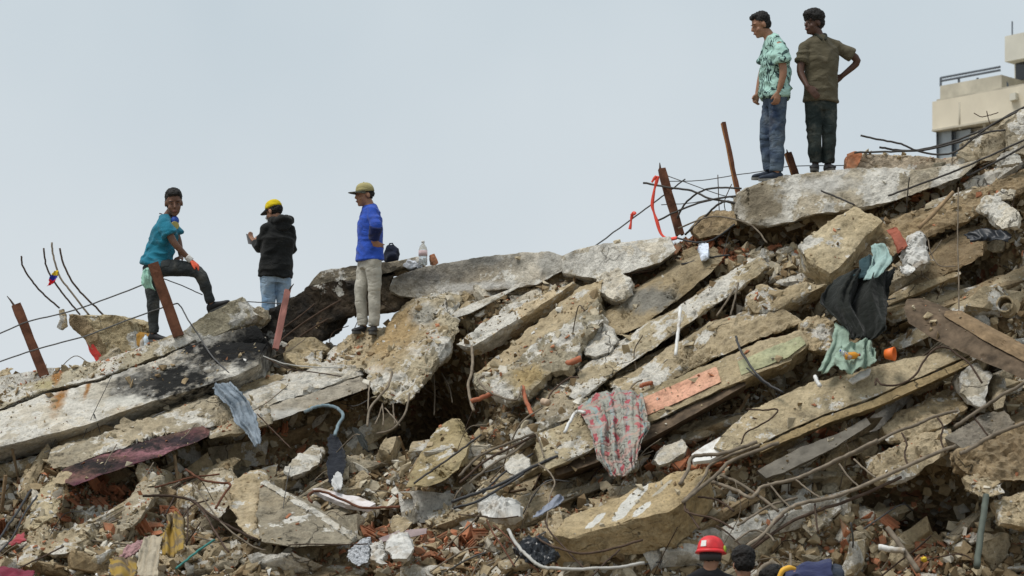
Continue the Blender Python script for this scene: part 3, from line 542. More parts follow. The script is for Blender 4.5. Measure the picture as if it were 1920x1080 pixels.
slab('concrete_slab', [(215, 985), (235, 940), (262, 905), (290, 902), (288, 930), (268, 965), (245, 990), (225, 995)], M['grey'], 'grey leaning slab right of the red brick pile', 'slab', (0.05, 0.3, 0.05), -0.72, amp=0.02)
slab('concrete_slab', [(98, 905), (110, 882), (128, 880), (140, 898), (120, 908)], M['tan'], 'small yellowish plate at the left end of the magenta beam', 'slab', (0, 0.15, 0), -0.8, amp=0.014, L=0.04)
slab('concrete_chunk', [(535, 885), (555, 855), (585, 838), (605, 845), (600, 868), (565, 890), (545, 895)], M['pale'], 'white faced chunk left of the black hanging rag', 'chunk', (0, 0.3, 0), -0.62, amp=0.03, L=0.04)
slab('concrete_chunk', [(948, 880), (955, 856), (970, 848), (990, 862), (992, 880), (970, 892)], M['pale'], 'round pale chunk under the cable bundle', 'chunk', (0, 0.3, 0), -0.95, amp=0.03, L=0.04)
slab('concrete_chunk', [(1226, 862), (1240, 840), (1280, 824), (1292, 836), (1284, 850), (1250, 868), (1236, 872)], M['whitechunk'], 'white crumbly chunk left of the white board piece', 'chunk', (0, 0.3, -0.02), -0.9, amp=0.025, L=0.04)
slab('board_piece', [(1297, 852), (1318, 836), (1350, 819), (1378, 832), (1368, 842), (1332, 862), (1300, 866)], M['white'], 'flat white board piece behind the bent rebars', 'board', (0, 0.03, -0.03), -0.78, amp=0.003, chip=0.006)
slab('sheet', [(584, 916), (600, 914), (640, 926), (672, 932), (704, 944), (690, 952), (650, 946), (610, 930)], simple('pinkish_white_sheet', (0.62, 0.58, 0.58), 0.2, 8, 0.7, 0.2, dirt=0.25), 'curved pale sheet behind the bright edged triangular slab', 'sheet', (0, 0.03, -0.04), -0.7, amp=0.004, chip=0.006)
slab('concrete_chunk', [(728, 985), (736, 967), (752, 966), (772, 980), (758, 996), (738, 1000)], M['tan'], 'pale tan rock in front of the dark gap at bottom centre', 'chunk', (0, 0.25, 0), -0.75, amp=0.02, L=0.04)
slab('metal_sheet', [(710, 1010), (745, 996), (800, 990), (800, 1000), (750, 1012), (716, 1016)], simple('mauve_metal', (0.25, 0.19, 0.185), 0.3, 7, 0.6, 0.3), 'flat mauve metal strip at bottom centre', 'sheet', (0, 0.1, 0), -0.75, amp=0.003, chip=0.006)
slab('concrete_chunk', [(1090, 650), (1100, 630), (1115, 612), (1140, 612), (1158, 640), (1142, 660), (1118, 668), (1098, 664)], M['pale'], 'rounded pale boulder below the smooth wall panel', 'chunk', (0, 0.35, 0), -0.68, amp=0.04, L=0.04)
slab('concrete_chunk', [(1118, 520), (1130, 508), (1150, 504), (1175, 516), (1184, 540), (1168, 562), (1150, 560), (1128, 545)], M['whitechunk'], 'round white plaster lump at the head of the tan centre slab', 'chunk', (0, 0.3, 0), -0.65, amp=0.04, L=0.04)
slab('concrete_slab', [(540, 650), (560, 640), (590, 640), (610, 655), (600, 690), (560, 690), (538, 672)], concrete('ochre', (0.30, 0.245, 0.155), (0.42, 0.36, 0.25), 0.1, 0), 'ochre block left of the leaning block near the pink post', 'block', (0, 0.35, 0.02), -0.62, amp=0.04, L=0.045)
slab('concrete_slab', [(612, 662), (640, 640), (668, 630), (674, 640), (650, 656), (620, 672)], M['whitechunk'], 'pale plank shaped slab piece under the shoes of the blue shirt man', 'slab', (0, 0.3, -0.03), -0.6, amp=0.02, L=0.04)
slab('concrete_slab', [(600, 690), (622, 656), (650, 628), (672, 618), (722, 614), (742, 606), (734, 636), (690, 668), (670, 690), (640, 704)], M['beige'], 'layered stones under the feet of the blue shirt man', 'slab', (0, 0.6, -0.02), -0.62, amp=0.02, L=0.04)
slab('concrete_chunk', [(1300, 430), (1316, 412), (1345, 396), (1378, 398), (1384, 420), (1350, 440), (1312, 446)], M['brown'], 'dark brown lump at the left end of the crest beam', 'chunk', (0, 0.35, 0.03), -0.35, amp=0.03, L=0.045)
slab('concrete_chunk', [(1812, 262), (1840, 240), (1880, 232), (1893, 262), (1870, 296), (1835, 300), (1818, 284)], M['grey'], 'grey lump wrapped by the twisted rebars at upper right', 'chunk', (0, 0.4, 0), -0.15, amp=0.04, L=0.045)
slab('concrete_chunk', [(1885, 235), (1905, 215), (1950, 195), (1965, 240), (1930, 290), (1895, 285)], M['grey'], 'large grey chunk at the top right margin', 'chunk', (0, 0.4, 0), -0.3, amp=0.04, L=0.05)
# column stump far left
colm = slab('concrete_column', [(130, 589), (160, 590), (213, 592), (247, 603), (262, 668), (235, 690), (205, 690), (165, 642), (132, 608)], concrete('column_c', (0.36, 0.305, 0.20), (0.47, 0.41, 0.285), 0.05, 0, 0.2), 'broken column stump with bent rebars rising behind the left beam', 'column', (0.2, 0.5, 0), 0, 34.0, amp=0.02)
slab('red_patch', [(160, 638), (172, 640), (196, 676), (182, 680), (168, 660)], simple('red_wall_paint', (0.62, 0.06, 0.05), 0.15, 6, 0.7), 'red painted side', None, (0, 0.05, 0), 0, 33.93, parent=colm, amp=0.003, chip=0.005)
slab('brown_side', [(128, 588), (150, 592), (178, 628), (205, 688), (190, 680), (160, 640), (130, 610)], M['brown'], None, None, (0.05, 0.1, 0), 0, 33.92, parent=colm, amp=0.012, chip=0.02)
slab('plastic_crate', [(255, 627), (262, 622), (279, 625), (280, 648), (256, 648)], simple('ochre_plastic', (0.55, 0.30, 0.07), 0.2, 6, 0.6), 'ochre crate corner behind the standing leg of the man in teal', 'crate', (0, 0.2, 0), 0, 32.6, amp=0.003, chip=0.005)
# ---------------------------------------------------------------- loose rubble
rng = random.Random(7); nrg = np.random.default_rng(11)
def hull_bm(n, sx, sy, sz, r):
    bm = bmesh.new()
    for _ in range(n):
        v = Vector((r.uniform(-1, 1), r.uniform(-1, 1), r.uniform(-1, 1)))
        m = max(abs(v.x), abs(v.y), abs(v.z)); v = v / m * r.uniform(0.72, 1.0)
        bm.verts.new((v.x * sx, v.y * sy, v.z * sz))
    h = bmesh.ops.convex_hull(bm, input=bm.verts[:])
    bmesh.ops.delete(bm, geom=[g for g in h['geom_interior'] if isinstance(g, bmesh.types.BMVert)], context='VERTS')
    loose = [v for v in bm.verts if not v.link_faces]
    if loose: bmesh.ops.delete(bm, geom=loose, context='VERTS')
    return bm
def chunk_mesh(i, sx, sy, sz, L=0.2, amp=0.07, chip=0.10):
    bm = hull_bm(14, sx, sy, sz, rng); roughen(bm, L, amp, chip, 500 + i, 1.4); return bm_mesh('concrete_chunk', bm)
CH = [chunk_mesh(i, 1, rng.uniform(0.6, 0.95), rng.uniform(0.5, 0.85), 0.34) for i in range(14)]
SH = [chunk_mesh(40 + i, 1, rng.uniform(0.38, 0.6), rng.uniform(0.16, 0.28), 0.30, 0.04, 0.06) for i in range(12)]
M['shard'] = concrete('shard_concrete', (0.29, 0.25, 0.175), (0.48, 0.42, 0.31), 0.22, 0.05, 0.35)
def with_mats(meshes, mats):
    out = []
    for m in meshes:
        for k in mats:
            c = m.copy(); c.materials.append(M[k]); out.append(c)
    return out
LMK = [(85, 640, 'the far left rusty post'), (200, 770, 'the sooty left beam'), (270, 850, 'the magenta beam'), (430, 770, 'the denim trousers'), (310, 1000, 'the yellow printed cloth'), (80, 950, 'the upright flat slab at left'), (55, 1035, 'the pointed slab at bottom left'),
 (560, 970, 'the grey triangular slab'), (460, 950, 'the mossy tan block'), (250, 945, 'the grey leaning slab at lower left'), (570, 870, 'the white faced chunk'), (630, 860, 'the black hanging rag'), (745, 660, 'the big leaning block'), (580, 745, 'the smooth grey beam'), (575, 665, 'the ochre block'),
 (690, 640, 'the shoes of the blue shirt man'), (640, 930, 'the pale curved sheet'), (750, 1025, 'the white plastic bag'), (670, 1040, 'the speckled bag'), (820, 850, 'the olive tan plate'), (900, 575, 'the crest beam by the bottle'), (950, 600, 'the pointed flake'), (1010, 640, 'the tan centre slab'),
 (990, 710, 'the lumpy grey block'), (930, 900, 'the black cable bundle'), (1060, 830, 'the square beam end'), (1150, 810, 'the plaid blanket'), (1130, 640, 'the rounded pale boulder'), (1150, 535, 'the round white plaster lump'), (1230, 560, 'the smooth wall panel'), (1270, 620, 'the white stick'), (1380, 540, 'the mottled beam'),
 (1275, 735, 'the pink painted face'), (1440, 665, 'the green painted face'), (1180, 960, 'the tan painted slab'), (1010, 1035, 'the black plastic bag'), (1258, 848, 'the white crumbly chunk'), (1340, 840, 'the white board piece'), (1330, 1030, 'the red helmet'), (1395, 1050, 'the dark haired rescuer'), (1510, 1065, 'the bending rescuer'),
 (1440, 930, 'the rebar cage'), (1530, 835, 'the dark flat bar'), (1560, 755, 'the tan ledge slab'), (1605, 670, 'the green shirt'), (1610, 570, 'the black cloth'), (1575, 450, 'the bright tan slab'), (1340, 450, 'the tangled rebars'), (1500, 365, 'the crest beam under the two men'), (1700, 315, 'the plastered wall fragment'), (1740, 480, 'the dark brown panel'),
 (1850, 440, 'the dark tarp'), (1850, 265, 'the grey lump at upper right'), (1790, 380, 'the grey wooden stick'), (1800, 640, 'the dark wooden beam'), (1885, 570, 'the open pipe'), (1830, 725, 'the pale egg shaped chunk'), (1840, 805, 'the dark slab in the cage'), (1750, 920, 'the dark hollow at right'), (1842, 1000, 'the green steel pipe'), (1690, 1030, 'the pale stick at bottom right'), (1480, 560, 'the pale beige slab piece'), (1530, 625, 'the rough tan block')]
def where(px, py):
    b_ = min(LMK, key=lambda l: (l[0] - px) ** 2 + (1.5 * (l[1] - py)) ** 2); dx, dy = px - b_[0], py - b_[1]
    far = math.hypot(dx, dy * 1.5); rel = ('right of' if dx > 0 else 'left of') if abs(dx) > abs(dy) * 1.4 else ('below' if dy > 0 else 'above')
    if abs(dx) > 14 and abs(dy) > 14 and abs(dx) < 2.2 * abs(dy) and abs(dy) < 2.2 * abs(dx): rel = ('below' if dy > 0 else 'above') + ' and ' + ('right of' if dx > 0 else 'left of')
    if len(b_[2].split()) > 6: rel = rel.split(' and ')[0]
    return ('close ' if far < 30 else 'just ' if far < 60 else '') + rel + ' ' + b_[2]
COLW = {'shard_concrete': 'beige', 'grey_concrete': 'grey', 'tan_concrete': 'tan', 'beige_concrete': 'sandy', 'pale_plaster_concrete': 'whitish', 'brown_concrete': 'brown', 'chunk_concrete': 'grey beige', 'white_plaster_chunk': 'white', 'terracotta': 'red', 'weathered_wood': 'pale', 'dark_wood': 'dark', 'rusted_rebar': 'rusty', 'dusty_rebar': 'dusty', 'grey_wire': 'dark grey'}
CHm = with_mats(CH, ['chunk', 'chunk', 'beige', 'tan', 'whitechunk', 'grey'])
SHm = with_mats(SH, ['shard', 'grey', 'tan', 'beige', 'pale', 'brown'])
KEEP = [(825, 715, 85, 76), (1150, 492, 110, 34), (205, 928, 72, 30), (1295, 872, 60, 12), (1755, 918, 80, 22), (1490, 428, 80, 12)]        # hollows that stay empty
def hollow(px, py): return any(((px - a) / c) ** 2 + ((py - b_) / d_) ** 2 < 1 for a, b_, c, d_ in KEEP)
def on_mound(py_lo=None, pad=8):
    while True:
        px = rng.uniform(-40, 1960); r = float(ridge(px)); py = rng.uniform(r + pad, 1098)
        if not hollow(px, py): return px, py
LAYER = Vector((math.cos(R(27)), 0.25, math.sin(R(27)))).normalized()
def frame_rot(nrm, along=None, spread=0.35):
    a = along.copy() if along else Vector((rng.uniform(-1, 1), rng.uniform(-1, 1), rng.uniform(-1, 1)))
    a += Vector((rng.gauss(0, spread), rng.gauss(0, spread), rng.gauss(0, spread))); a.normalize()
    n = (nrm + Vector((rng.gauss(0, spread), rng.gauss(0, spread), rng.gauss(0, spread)))).normalized()
    y = n.cross(a).normalized(); z = a.cross(y).normalized()
    return Matrix((a, y, z)).transposed().to_quaternion()
def put(name, me, loc, rot, sc, label, cat, group):
    o = bpy.data.objects.new(name, me); C.objects.link(o); o.location = loc; o.rotation_mode = 'QUATERNION'; o.rotation_quaternion = rot; o.scale = sc
    return tag(o, label, cat, group)
for i in range(235):
    px, py = on_mound(); p, n = surf(px, py); L = rng.uniform(0.14, 0.42) * (1.25 if rng.random() < 0.2 else 1)
    me_ = rng.choice(SHm); lb = ('large ' if L > 0.34 else 'small ' if L < 0.2 else '') + COLW[me_.materials[0].name] + ' flat concrete shard ' + where(px, py)
    put('concrete_shard', me_, p + n * 0.05, frame_rot(n, LAYER, 0.33), (L, L * rng.uniform(0.8, 1.1), L * rng.uniform(0.8, 1.3)),
        lb, 'shard', 'concrete shards scattered over the mound')
for i in range(75):                                          # thin broken floor layers that follow the slope
    px, py = (rng.uniform(860, 1930), 0) if i < 52 else (rng.uniform(-20, 620), 0); r_ = float(ridge(px)); py = rng.uniform(r_ + 40, 1000)
    if hollow(px, py): continue
    p, n = surf(px, py); L = rng.uniform(0.35, 0.75); me_ = rng.choice(SHm)
    put('slab_strip', me_, p + n * 0.10, frame_rot(Vector((-0.25, -0.35, 0.9)), LAYER, 0.10), (L, L * 0.55, L * rng.uniform(0.35, 0.7)), 'long ' + COLW[me_.materials[0].name] + ' broken floor layer ' + where(px, py), 'slab', 'broken floor layers between the beams')
CLUST = [(880, 575, 45, 22, 26), (1120, 845, 60, 30, 10), (1560, 950, 120, 40, 30), (1500, 500, 60, 22, 14), (700, 840, 60, 40, 14), (250, 1000, 200, 50, 22), (1850, 380, 60, 40, 18), (1330, 985, 60, 30, 8)]
spots_c = []
for cx, cy, sx, sy, k_ in CLUST: spots_c += [(rng.gauss(cx, sx), rng.gauss(cy, sy)) for _ in range(k_)]
while len(spots_c) < 295: spots_c.append(on_mound())
for px, py in spots_c[:295]:
    if hollow(px, py): continue
    py = max(py, float(ridge(px)) + 4); p, n = surf(px, py); s = min(0.26, 0.05 + abs(rng.gauss(0, 0.06)))
    q = Quaternion((rng.gauss(0, 1), rng.gauss(0, 1), rng.gauss(0, 1), rng.gauss(0, 1))).normalized()
    me_ = rng.choice(CHm); lb = ('large ' if s > 0.13 else 'tiny ' if s < 0.075 else '') + COLW[me_.materials[0].name] + ' concrete lump ' + where(px, py)
    put('concrete_chunk', me_, p + n * s * 0.5, q, (s, s, s), lb, 'chunk', 'concrete lumps scattered over the mound')
# clay block fragments: ribbed plates, hollow corners and lumps
def brick_plate(r):
    bm = bmesh.new(); w_, h_, t_ = r.uniform(0.7, 1), r.uniform(0.45, 0.7), 0.09
    def bx(x0, x1, y0, y1, z0, z1):
        vs = [bm.verts.new((x, y, z)) for x in (x0, x1) for y in (y0, y1) for z in (z0, z1)]
        for f in ((0, 1, 3, 2), (4, 6, 7, 5), (0, 4, 5, 1), (2, 3, 7, 6), (0, 2, 6, 4), (1, 5, 7, 3)): bm.faces.new([vs[i] for i in f])
    bx(-w_, w_, -h_, h_, -t_, t_)
    for y in (-h_ * 0.75, -h_ * 0.25, h_ * 0.25, h_ * 0.75): bx(-w_ * 0.98, w_ * r.uniform(0.5, 0.98), y - 0.05, y + 0.05, t_, t_ + r.uniform(0.05, 0.3))
    for v in bm.verts:
        s = math.copysign(1, v.co.x); v.co.x += s * 0.28 * math.sin(v.co.y * 4 + s) + r.uniform(-0.06, 0.06); v.co.y += r.uniform(-0.05, 0.05)
    return bm_mesh('brick_fragment', bm)
BR = [brick_plate(rng) for _ in range(7)]
for i in range(6):
    BR.append(bm_mesh('brick_fragment', hull_bm(11, 1, rng.uniform(0.5, 0.8), rng.uniform(0.25, 0.5), rng)))
for m in BR: m.materials.append(M['brick'])
BRZ = [(200, 925, 70, 28, 40), (70, 832, 90, 14, 22), (240, 785, 60, 12, 12), (1290, 872, 70, 14, 34), (790, 1005, 90, 18, 34), (1545, 838, 45, 12, 16), (1690, 990, 70, 35, 24), (690, 1035, 60, 22, 22), (120, 1000, 130, 50, 14),
       (1350, 462, 60, 14, 16), (1010, 585, 40, 16, 6), (1730, 755, 50, 20, 10), (560, 800, 30, 14, 12), (1390, 605, 30, 12, 8), (1780, 350, 60, 12, 10), (340, 990, 70, 40, 14), (150, 815, 130, 10, 16), (380, 775, 60, 8, 10)]
cnt = 0
for cx, cy, sx, sy, k_ in BRZ:
    for _ in range(k_):
        px = rng.gauss(cx, sx); py = max(rng.gauss(cy, sy), float(ridge(px)) + 4); p, n = surf(px, min(py, 1096)); s = rng.uniform(0.035, 0.10)
        bi = rng.randrange(len(BR)); lb = ('large ' if s > 0.08 else 'small ' if s < 0.055 else '') + ('ribbed red clay plate ' if bi < 7 else 'solid red clay lump ') + where(px, py)
        put('brick_fragment', BR[bi], p + n * 0.06, frame_rot(n, None, 0.5), (s * 1.2, s * 1.2, s * 1.2), lb, 'brick', 'red clay block fragments in the rubble'); cnt += 1

# --- uncounted crumbs, one object for each kind
def scatter_mass(name, label, n_, smin, smax, zones, mat, flat=1.0, base=0.5, lift=0.4, variants=10):
    vs_, fs_, tint = [], [], []; off = 0; shp = []
    for _ in range(variants):
        bm = hull_bm(8, 1, rng.uniform(0.55, 0.9), rng.uniform(0.35, 0.8) * flat, rng); bm.verts.ensure_lookup_table()
        bmesh.ops.triangulate(bm, faces=bm.faces[:]); bm.verts.index_update()
        shp.append((np.array([v.co[:] for v in bm.verts]), np.array([[v.index for v in f.verts] for f in bm.faces]))); bm.free()
    for i in range(n_):
        if zones and rng.random() > base:
            z = rng.choices(zones, [q[4] for q in zones])[0]; px, py = rng.gauss(z[0], z[2] * 1.15), rng.gauss(z[1], z[3] * 1.3); py = min(max(py, float(ridge(px)) + 2), 1105)
        else: px, py = on_mound(pad=2)
        p, n = surf(px, py); s = smin + (smax - smin) * rng.random() ** 2.2
        V_, F_ = shp[rng.randrange(variants)]
        q = frame_rot(n, None, 0.6).to_matrix(); Rm = np.array(q)
        vs_.append(V_ * s @ Rm.T + np.array(p + n * s * lift)); fs_.append(F_ + off); off += len(V_); tint.append(np.full(len(V_), rng.random()))
    V_ = np.concatenate(vs_); F_ = np.concatenate(fs_)
    me = bpy.data.meshes.new(name); me.from_pydata(V_.tolist(), [], F_.tolist()); me.update()
    a = me.attributes.new('tint', 'FLOAT', 'POINT'); a.data.foreach_set('value', np.concatenate(tint).astype(np.float32))
    o = link(name, me, mat, centre=False, loc=Vector((0, 0, 0))); tag(o, label, None, None, 'stuff'); return o
def tint_mat(name, *stops):
    b = NB(name); at = b.n('ShaderNodeAttribute'); at.attribute_name = 'tint'
    col = b.ramp(at.outputs['Fac'], *stops); n2 = b.noise(16, 4, 0.65)
    col = b.mix(0.7, col, b.ramp(n2, (0.3, 0.55), (0.7, 1.2)), 'MULTIPLY'); b.bump(b.noise(60, 3), 0.5, 0.01); return b.fin(col, 0.95, 0.12)
mc = tint_mat('crumb_concrete', (0.0, (0.17, 0.115, 0.062)), (0.3, (0.33, 0.25, 0.15)), (0.6, (0.42, 0.345, 0.225)), (0.85, (0.49, 0.43, 0.32)), (1.0, (0.66, 0.63, 0.56)))
mb = tint_mat('crumb_brick', (0.0, (0.22, 0.10, 0.055)), (0.5, (0.38, 0.16, 0.085)), (1.0, (0.50, 0.23, 0.13)))
mw = tint_mat('crumb_white', (0.0, (0.45, 0.43, 0.39)), (1.0, (0.72, 0.71, 0.68)))
scatter_mass('rubble', 'small broken concrete stones covering the mound', 9000, 0.03, 0.105, CLUST, mc, 1.0, 0.8)
scatter_mass('gravel', 'fine concrete crumbs and grit covering the mound', 22000, 0.009, 0.034, [], mc, 1.0, 1.0)
scatter_mass('brick_crumbs', 'red crumbs of crushed clay block among the stones', 8000, 0.014, 0.055, BRZ, mb, 0.6, 0.22)
scatter_mass('plaster_crumbs', 'white plaster crumbs among the stones', 2200, 0.014, 0.05, [(780, 1030, 200, 30, 2), (200, 1010, 180, 50, 2), (1880, 350, 40, 40, 1)], mw, 0.6, 0.7)
# --- crumbs that came to rest on the slabs themselves
from mathutils import noise as mnoise
BARE = {}
for o_ in bpy.data.objects:                                  # faces that the photograph shows swept bare
    lb_ = str(o_.get('label', '') or (o_.parent.get('label', '') if o_.parent else ''))
    if any(k_ in lb_ for k_ in ('black soot', 'magenta', 'feet of the two', 'white paint strokes', 'triangular', 'bright tan', 'right of the backpack', 'smooth', 'tan ledge', 'plate', 'white plaster sheet', 'pink', 'green painted', 'dark')) or o_.name.startswith(('plaster_sheet', 'pink_paint', 'green_paint', 'bright_edge', 'board', 'sheet')): BARE[o_.name] = 0.06
    elif o_.get('category') in ('slab', 'beam', 'block'): BARE[o_.name] = 0.45
from mathutils.bvhtree import BVHTree
bpy.context.view_layer.update(); gv, gf, gb = [], [], []; off_ = 0
for o_ in list(bpy.data.objects):
    if o_.type != 'MESH' or not (o_.get('category') in ('slab', 'beam', 'block', 'panel', 'wall', 'shard', 'board', 'bar') or o_.name == 'rubble_mound' or (o_.parent and o_.parent.get('category') in ('slab', 'beam'))): continue
    m_ = o_.data; m_.calc_loop_triangles(); n_ = len(m_.vertices); c_ = np.empty(n_ * 3); m_.vertices.foreach_get('co', c_); t_ = np.empty(len(m_.loop_triangles) * 3, int); m_.loop_triangles.foreach_get('vertices', t_)
    W_ = np.array(o_.matrix_world); gv.append(c_.reshape(-1, 3) @ W_[:3, :3].T + W_[:3, 3]); gf.append(t_.reshape(-1, 3) + off_); gb.append(np.full(len(t_) // 3, BARE.get(o_.name, 1.0))); off_ += n_
BVH = BVHTree.FromPolygons(np.concatenate(gv).tolist(), np.concatenate(gf).tolist(), all_triangles=True); GB = np.concatenate(gb)
def resting(name, label, n_, smin, smax, mat, flat, thr, seed, up=0.5, variants=10):
    vs_, fs_, tint = [], [], []; off = 0; shp = []
    for _ in range(variants):
        bm = hull_bm(8, 1, rng.uniform(0.55, 0.9), rng.uniform(0.35, 0.8) * flat, rng); bmesh.ops.triangulate(bm, faces=bm.faces[:]); bm.verts.index_update()
        shp.append((np.array([v.co[:] for v in bm.verts]), np.array([[v.index for v in f.verts] for f in bm.faces]))); bm.free()
    got = tries = 0
    while got < n_ and tries < n_ * 7:
        tries += 1; px = rng.uniform(-60, 1980); py = rng.uniform(max(250, float(ridge(px)) - 60), 1100)
        eye = CAM + Vector((rng.uniform(-3, 3), 0, rng.uniform(0, 5))); dv = (P(px, py, 30.0) - eye).normalized()      # looked for from many places above the camera
        loc, nrm, fi, ds = BVH.ray_cast(eye + dv * 12, dv, 40)
        if loc is None: continue
        if nrm.dot(dv) > 0: nrm = -nrm
        if nrm.z < up or loc.y > 33.0: continue
        k_ = GB[fi]
        if k_ < 1 and rng.random() > k_: continue
        if mnoise.noise(loc * 2.6 + Vector((seed, 0, 0))) < thr: continue
        s = smin + (smax - smin) * rng.random() ** 2.5; V_, F_ = shp[rng.randrange(variants)]
        Rm = np.array(frame_rot(nrm, None, 0.5).to_matrix()); vs_.append(V_ * s @ Rm.T + np.array(loc + nrm * s * 0.25)); fs_.append(F_ + off); off += len(V_); tint.append(np.full(len(V_), rng.random())); got += 1
    me = bpy.data.meshes.new(name); me.from_pydata(np.concatenate(vs_).tolist(), [], np.concatenate(fs_).tolist()); me.update()
    a = me.attributes.new('tint', 'FLOAT', 'POINT'); a.data.foreach_set('value', np.concatenate(tint).astype(np.float32))
    o = link(name, me, mat, centre=False, loc=Vector((0, 0, 0))); tag(o, label, None, None, 'stuff')
resting('rubble', 'small broken stones lying on the slabs and beams', 3000, 0.018, 0.07, mc, 0.8, 0.0, 3)
resting('gravel', 'fine grit and crumbs lying on the slabs and beams', 7000, 0.007, 0.022, mc, 0.8, -0.1, 5)
resting('brick_crumbs', 'red crumbs of clay block lying on the slabs', 1800, 0.009, 0.04, mb, 0.6, 0.15, 9)
resting('plaster_crumbs', 'white plaster flakes lying on the slabs', 600, 0.010, 0.035, mw, 0.5, 0.05, 13)
# --- splinters and stray wire
for i in range(70):
    px, py = on_mound(pad=20); p, n = surf(px, py); L = rng.uniform(0.12, 0.45); q = frame_rot(n, LAYER, 0.7); ax = q @ Vector((1, 0, 0))
    bm = bmesh.new(); a = p + n * rng.uniform(0.05, 0.12); w_ = rng.uniform(0.008, 0.02)
    e = q @ Vector((0, w_, 0)); f = q @ Vector((0, 0, w_ * 0.5)); b_ = a + ax * L
    bm2 = prism_bm([a - e - f, a + e - f, a + e * 0.9 + f, a - e + f], b_ - a); bmesh.ops.recalc_face_normals(bm2, faces=bm2.faces[:]); bm.free()
    wm_ = M['wood'] if rng.random() < 0.6 else M['darkwood']
    tag(link('wood_splinter', bm_mesh('wood_splinter', bm2), wm_), ('long ' if L > 0.3 else 'short ') + COLW[wm_.name] + ' wooden splinter ' + where(px, py), 'splinter', 'wooden splinters in the rubble')
for i in range(260):
    px, py = on_mound(pad=20)
    if i > 150 and (px < 850 or py < 560): px, py = on_mound(pad=60)
    p, n = surf(px, py); L = rng.uniform(0.25, 0.9); d_ = (frame_rot(n, LAYER, 0.7) @ Vector((1, 0, 0)))
    side = n.cross(d_); a = p + n * 0.05; bend = rng.gauss(0, 0.25) * L; arch = rng.uniform(0.05, 0.3) * L
    pts = [a, a + d_ * L * 0.35 + side * bend * 0.6 + n * arch * 0.7, a + d_ * L * 0.7 + side * bend + n * arch, a + d_ * L + side * bend * 0.3 + n * arch * rng.uniform(-0.3, 1)]
    bm = bmesh.new(); tube_bm(bm, catmull(pts, 5), rng.choice((0.004, 0.005, 0.007, 0.009)), 5)
    wm_ = M[rng.choice(('rebar', 'dusty', 'dusty', 'wire'))]
    tag(link('stray_wire', bm_mesh('stray_wire', bm, True), wm_), ('long ' if L > 0.6 else 'short ') + COLW[wm_.name] + ' stray wire ' + where(px, py), 'wire', 'stray wires in the rubble')
# ---------------------------------------------------------------- people
def sphere(bm, c, rx, ry=None, rz=None, rot=None, seg=14):
    ry = rx if ry is None else ry; rz = rx if rz is None else rz
    g = bmesh.ops.create_uvsphere(bm, u_segments=seg, v_segments=max(6, seg * 2 // 3), radius=1.0)
    m = Matrix.Translation(c) @ ((rot or Matrix.Identity(3)).to_4x4()) @ Matrix.Diagonal((rx, ry, rz, 1))
    bmesh.ops.transform(bm, matrix=m, verts=g['verts'])
def loft(bm, rings, seg=18):
    R_ = []
    for c, u, v in rings: R_.append([bm.verts.new(c + u * math.cos(2 * math.pi * k / seg) + v * math.sin(2 * math.pi * k / seg)) for k in range(seg)])
    for i in range(len(R_) - 1):
        for k in range(seg): bm.faces.new((R_[i][k], R_[i][(k + 1) % seg], R_[i + 1][(k + 1) % seg], R_[i + 1][k]))
    bm.faces.new(R_[0][::-1]); bm.faces.new(R_[-1])
def limb(bm, pts, rad, seg=14, flat=1.0, side=None, cap=True):
    """tapered tube through joints with rounded corners"""
    rings = []; n = len(pts); path, rr = [], []
    for i in range(n - 1):
        for k in range(5):
            t = k / 5; path.append(pts[i].lerp(pts[i + 1], t)); rr.append(rad[i] * (1 - t) + rad[i + 1] * t)
    path.append(pts[-1]); rr.append(rad[-1])
    for _ in range(2):
        q = path[:]
        for i in range(1, len(path) - 1): q[i] = (path[i - 1] + path[i] * 2 + path[i + 1]) / 4
        path = q
    for i, p in enumerate(path):
        t = (path[min(i + 1, len(path) - 1)] - path[max(i - 1, 0)]).normalized()
        s = side if side is not None else Vector((0.05, 1, 0.1))
        u = (s - t * s.dot(t)); u = u.normalized() if u.length > 1e-4 else t.orthogonal().normalized()
        v = t.cross(u); rings.append((p, u * rr[i], v * rr[i] * flat))
    loft(bm, rings, seg)
    if cap: sphere(bm, path[0], rr[0] * 0.98); sphere(bm, path[-1], rr[-1] * 0.98)
def bake(name, bm, voxel, smooth=4, wr=0.0, wf=(9, 9, 16), seed=0, keep=True):
    """one continuous surface out of overlapping forms, then folds in the cloth"""
    bmesh.ops.recalc_face_normals(bm, faces=bm.faces[:])
    me = bm_mesh('tmp', bm); o = bpy.data.objects.new('tmp', me); C.objects.link(o)
    r = o.modifiers.new('r', 'REMESH'); r.mode = 'VOXEL'; r.voxel_size = voxel
    s = o.modifiers.new('s', 'SMOOTH'); s.factor = 0.5; s.iterations = smooth
    dg = bpy.context.evaluated_depsgraph_get(); out = bpy.data.meshes.new_from_object(o.evaluated_get(dg)); out.name = name
    bpy.data.objects.remove(o); bpy.data.meshes.remove(me)
    if wr > 0:
        n = len(out.vertices); co = np.empty(n * 3); out.vertices.foreach_get('co', co); co = co.reshape(-1, 3)
        no = np.empty(n * 3); out.vertices.foreach_get('normal', no); no = no.reshape(-1, 3)
        f = np.array(wf)
        w1 = 1 - np.abs(vnoise(co * f + vnoise(co * 5, seed)[:, None] * 0.9, seed)) * 2
        w2 = vnoise(co * f * 2.1 + 5, seed + 3)
        co += no * (w1 * wr + w2 * wr * 0.4)[:, None]; out.vertices.foreach_set('co', co.ravel()); out.update()
    out.polygons.foreach_set('use_smooth', [True] * len(out.polygons)); out.materials.clear()
    return out
def axes(fwd, roll=0.0):
    f = Vector(fwd).normalized(); r = f.cross(Vector((0, 0, 1))).normalized(); u = r.cross(f).normalized()
    if roll:
        q = Quaternion(f, roll); r = q @ r; u = q @ u
    return r, f, u
SK = {}
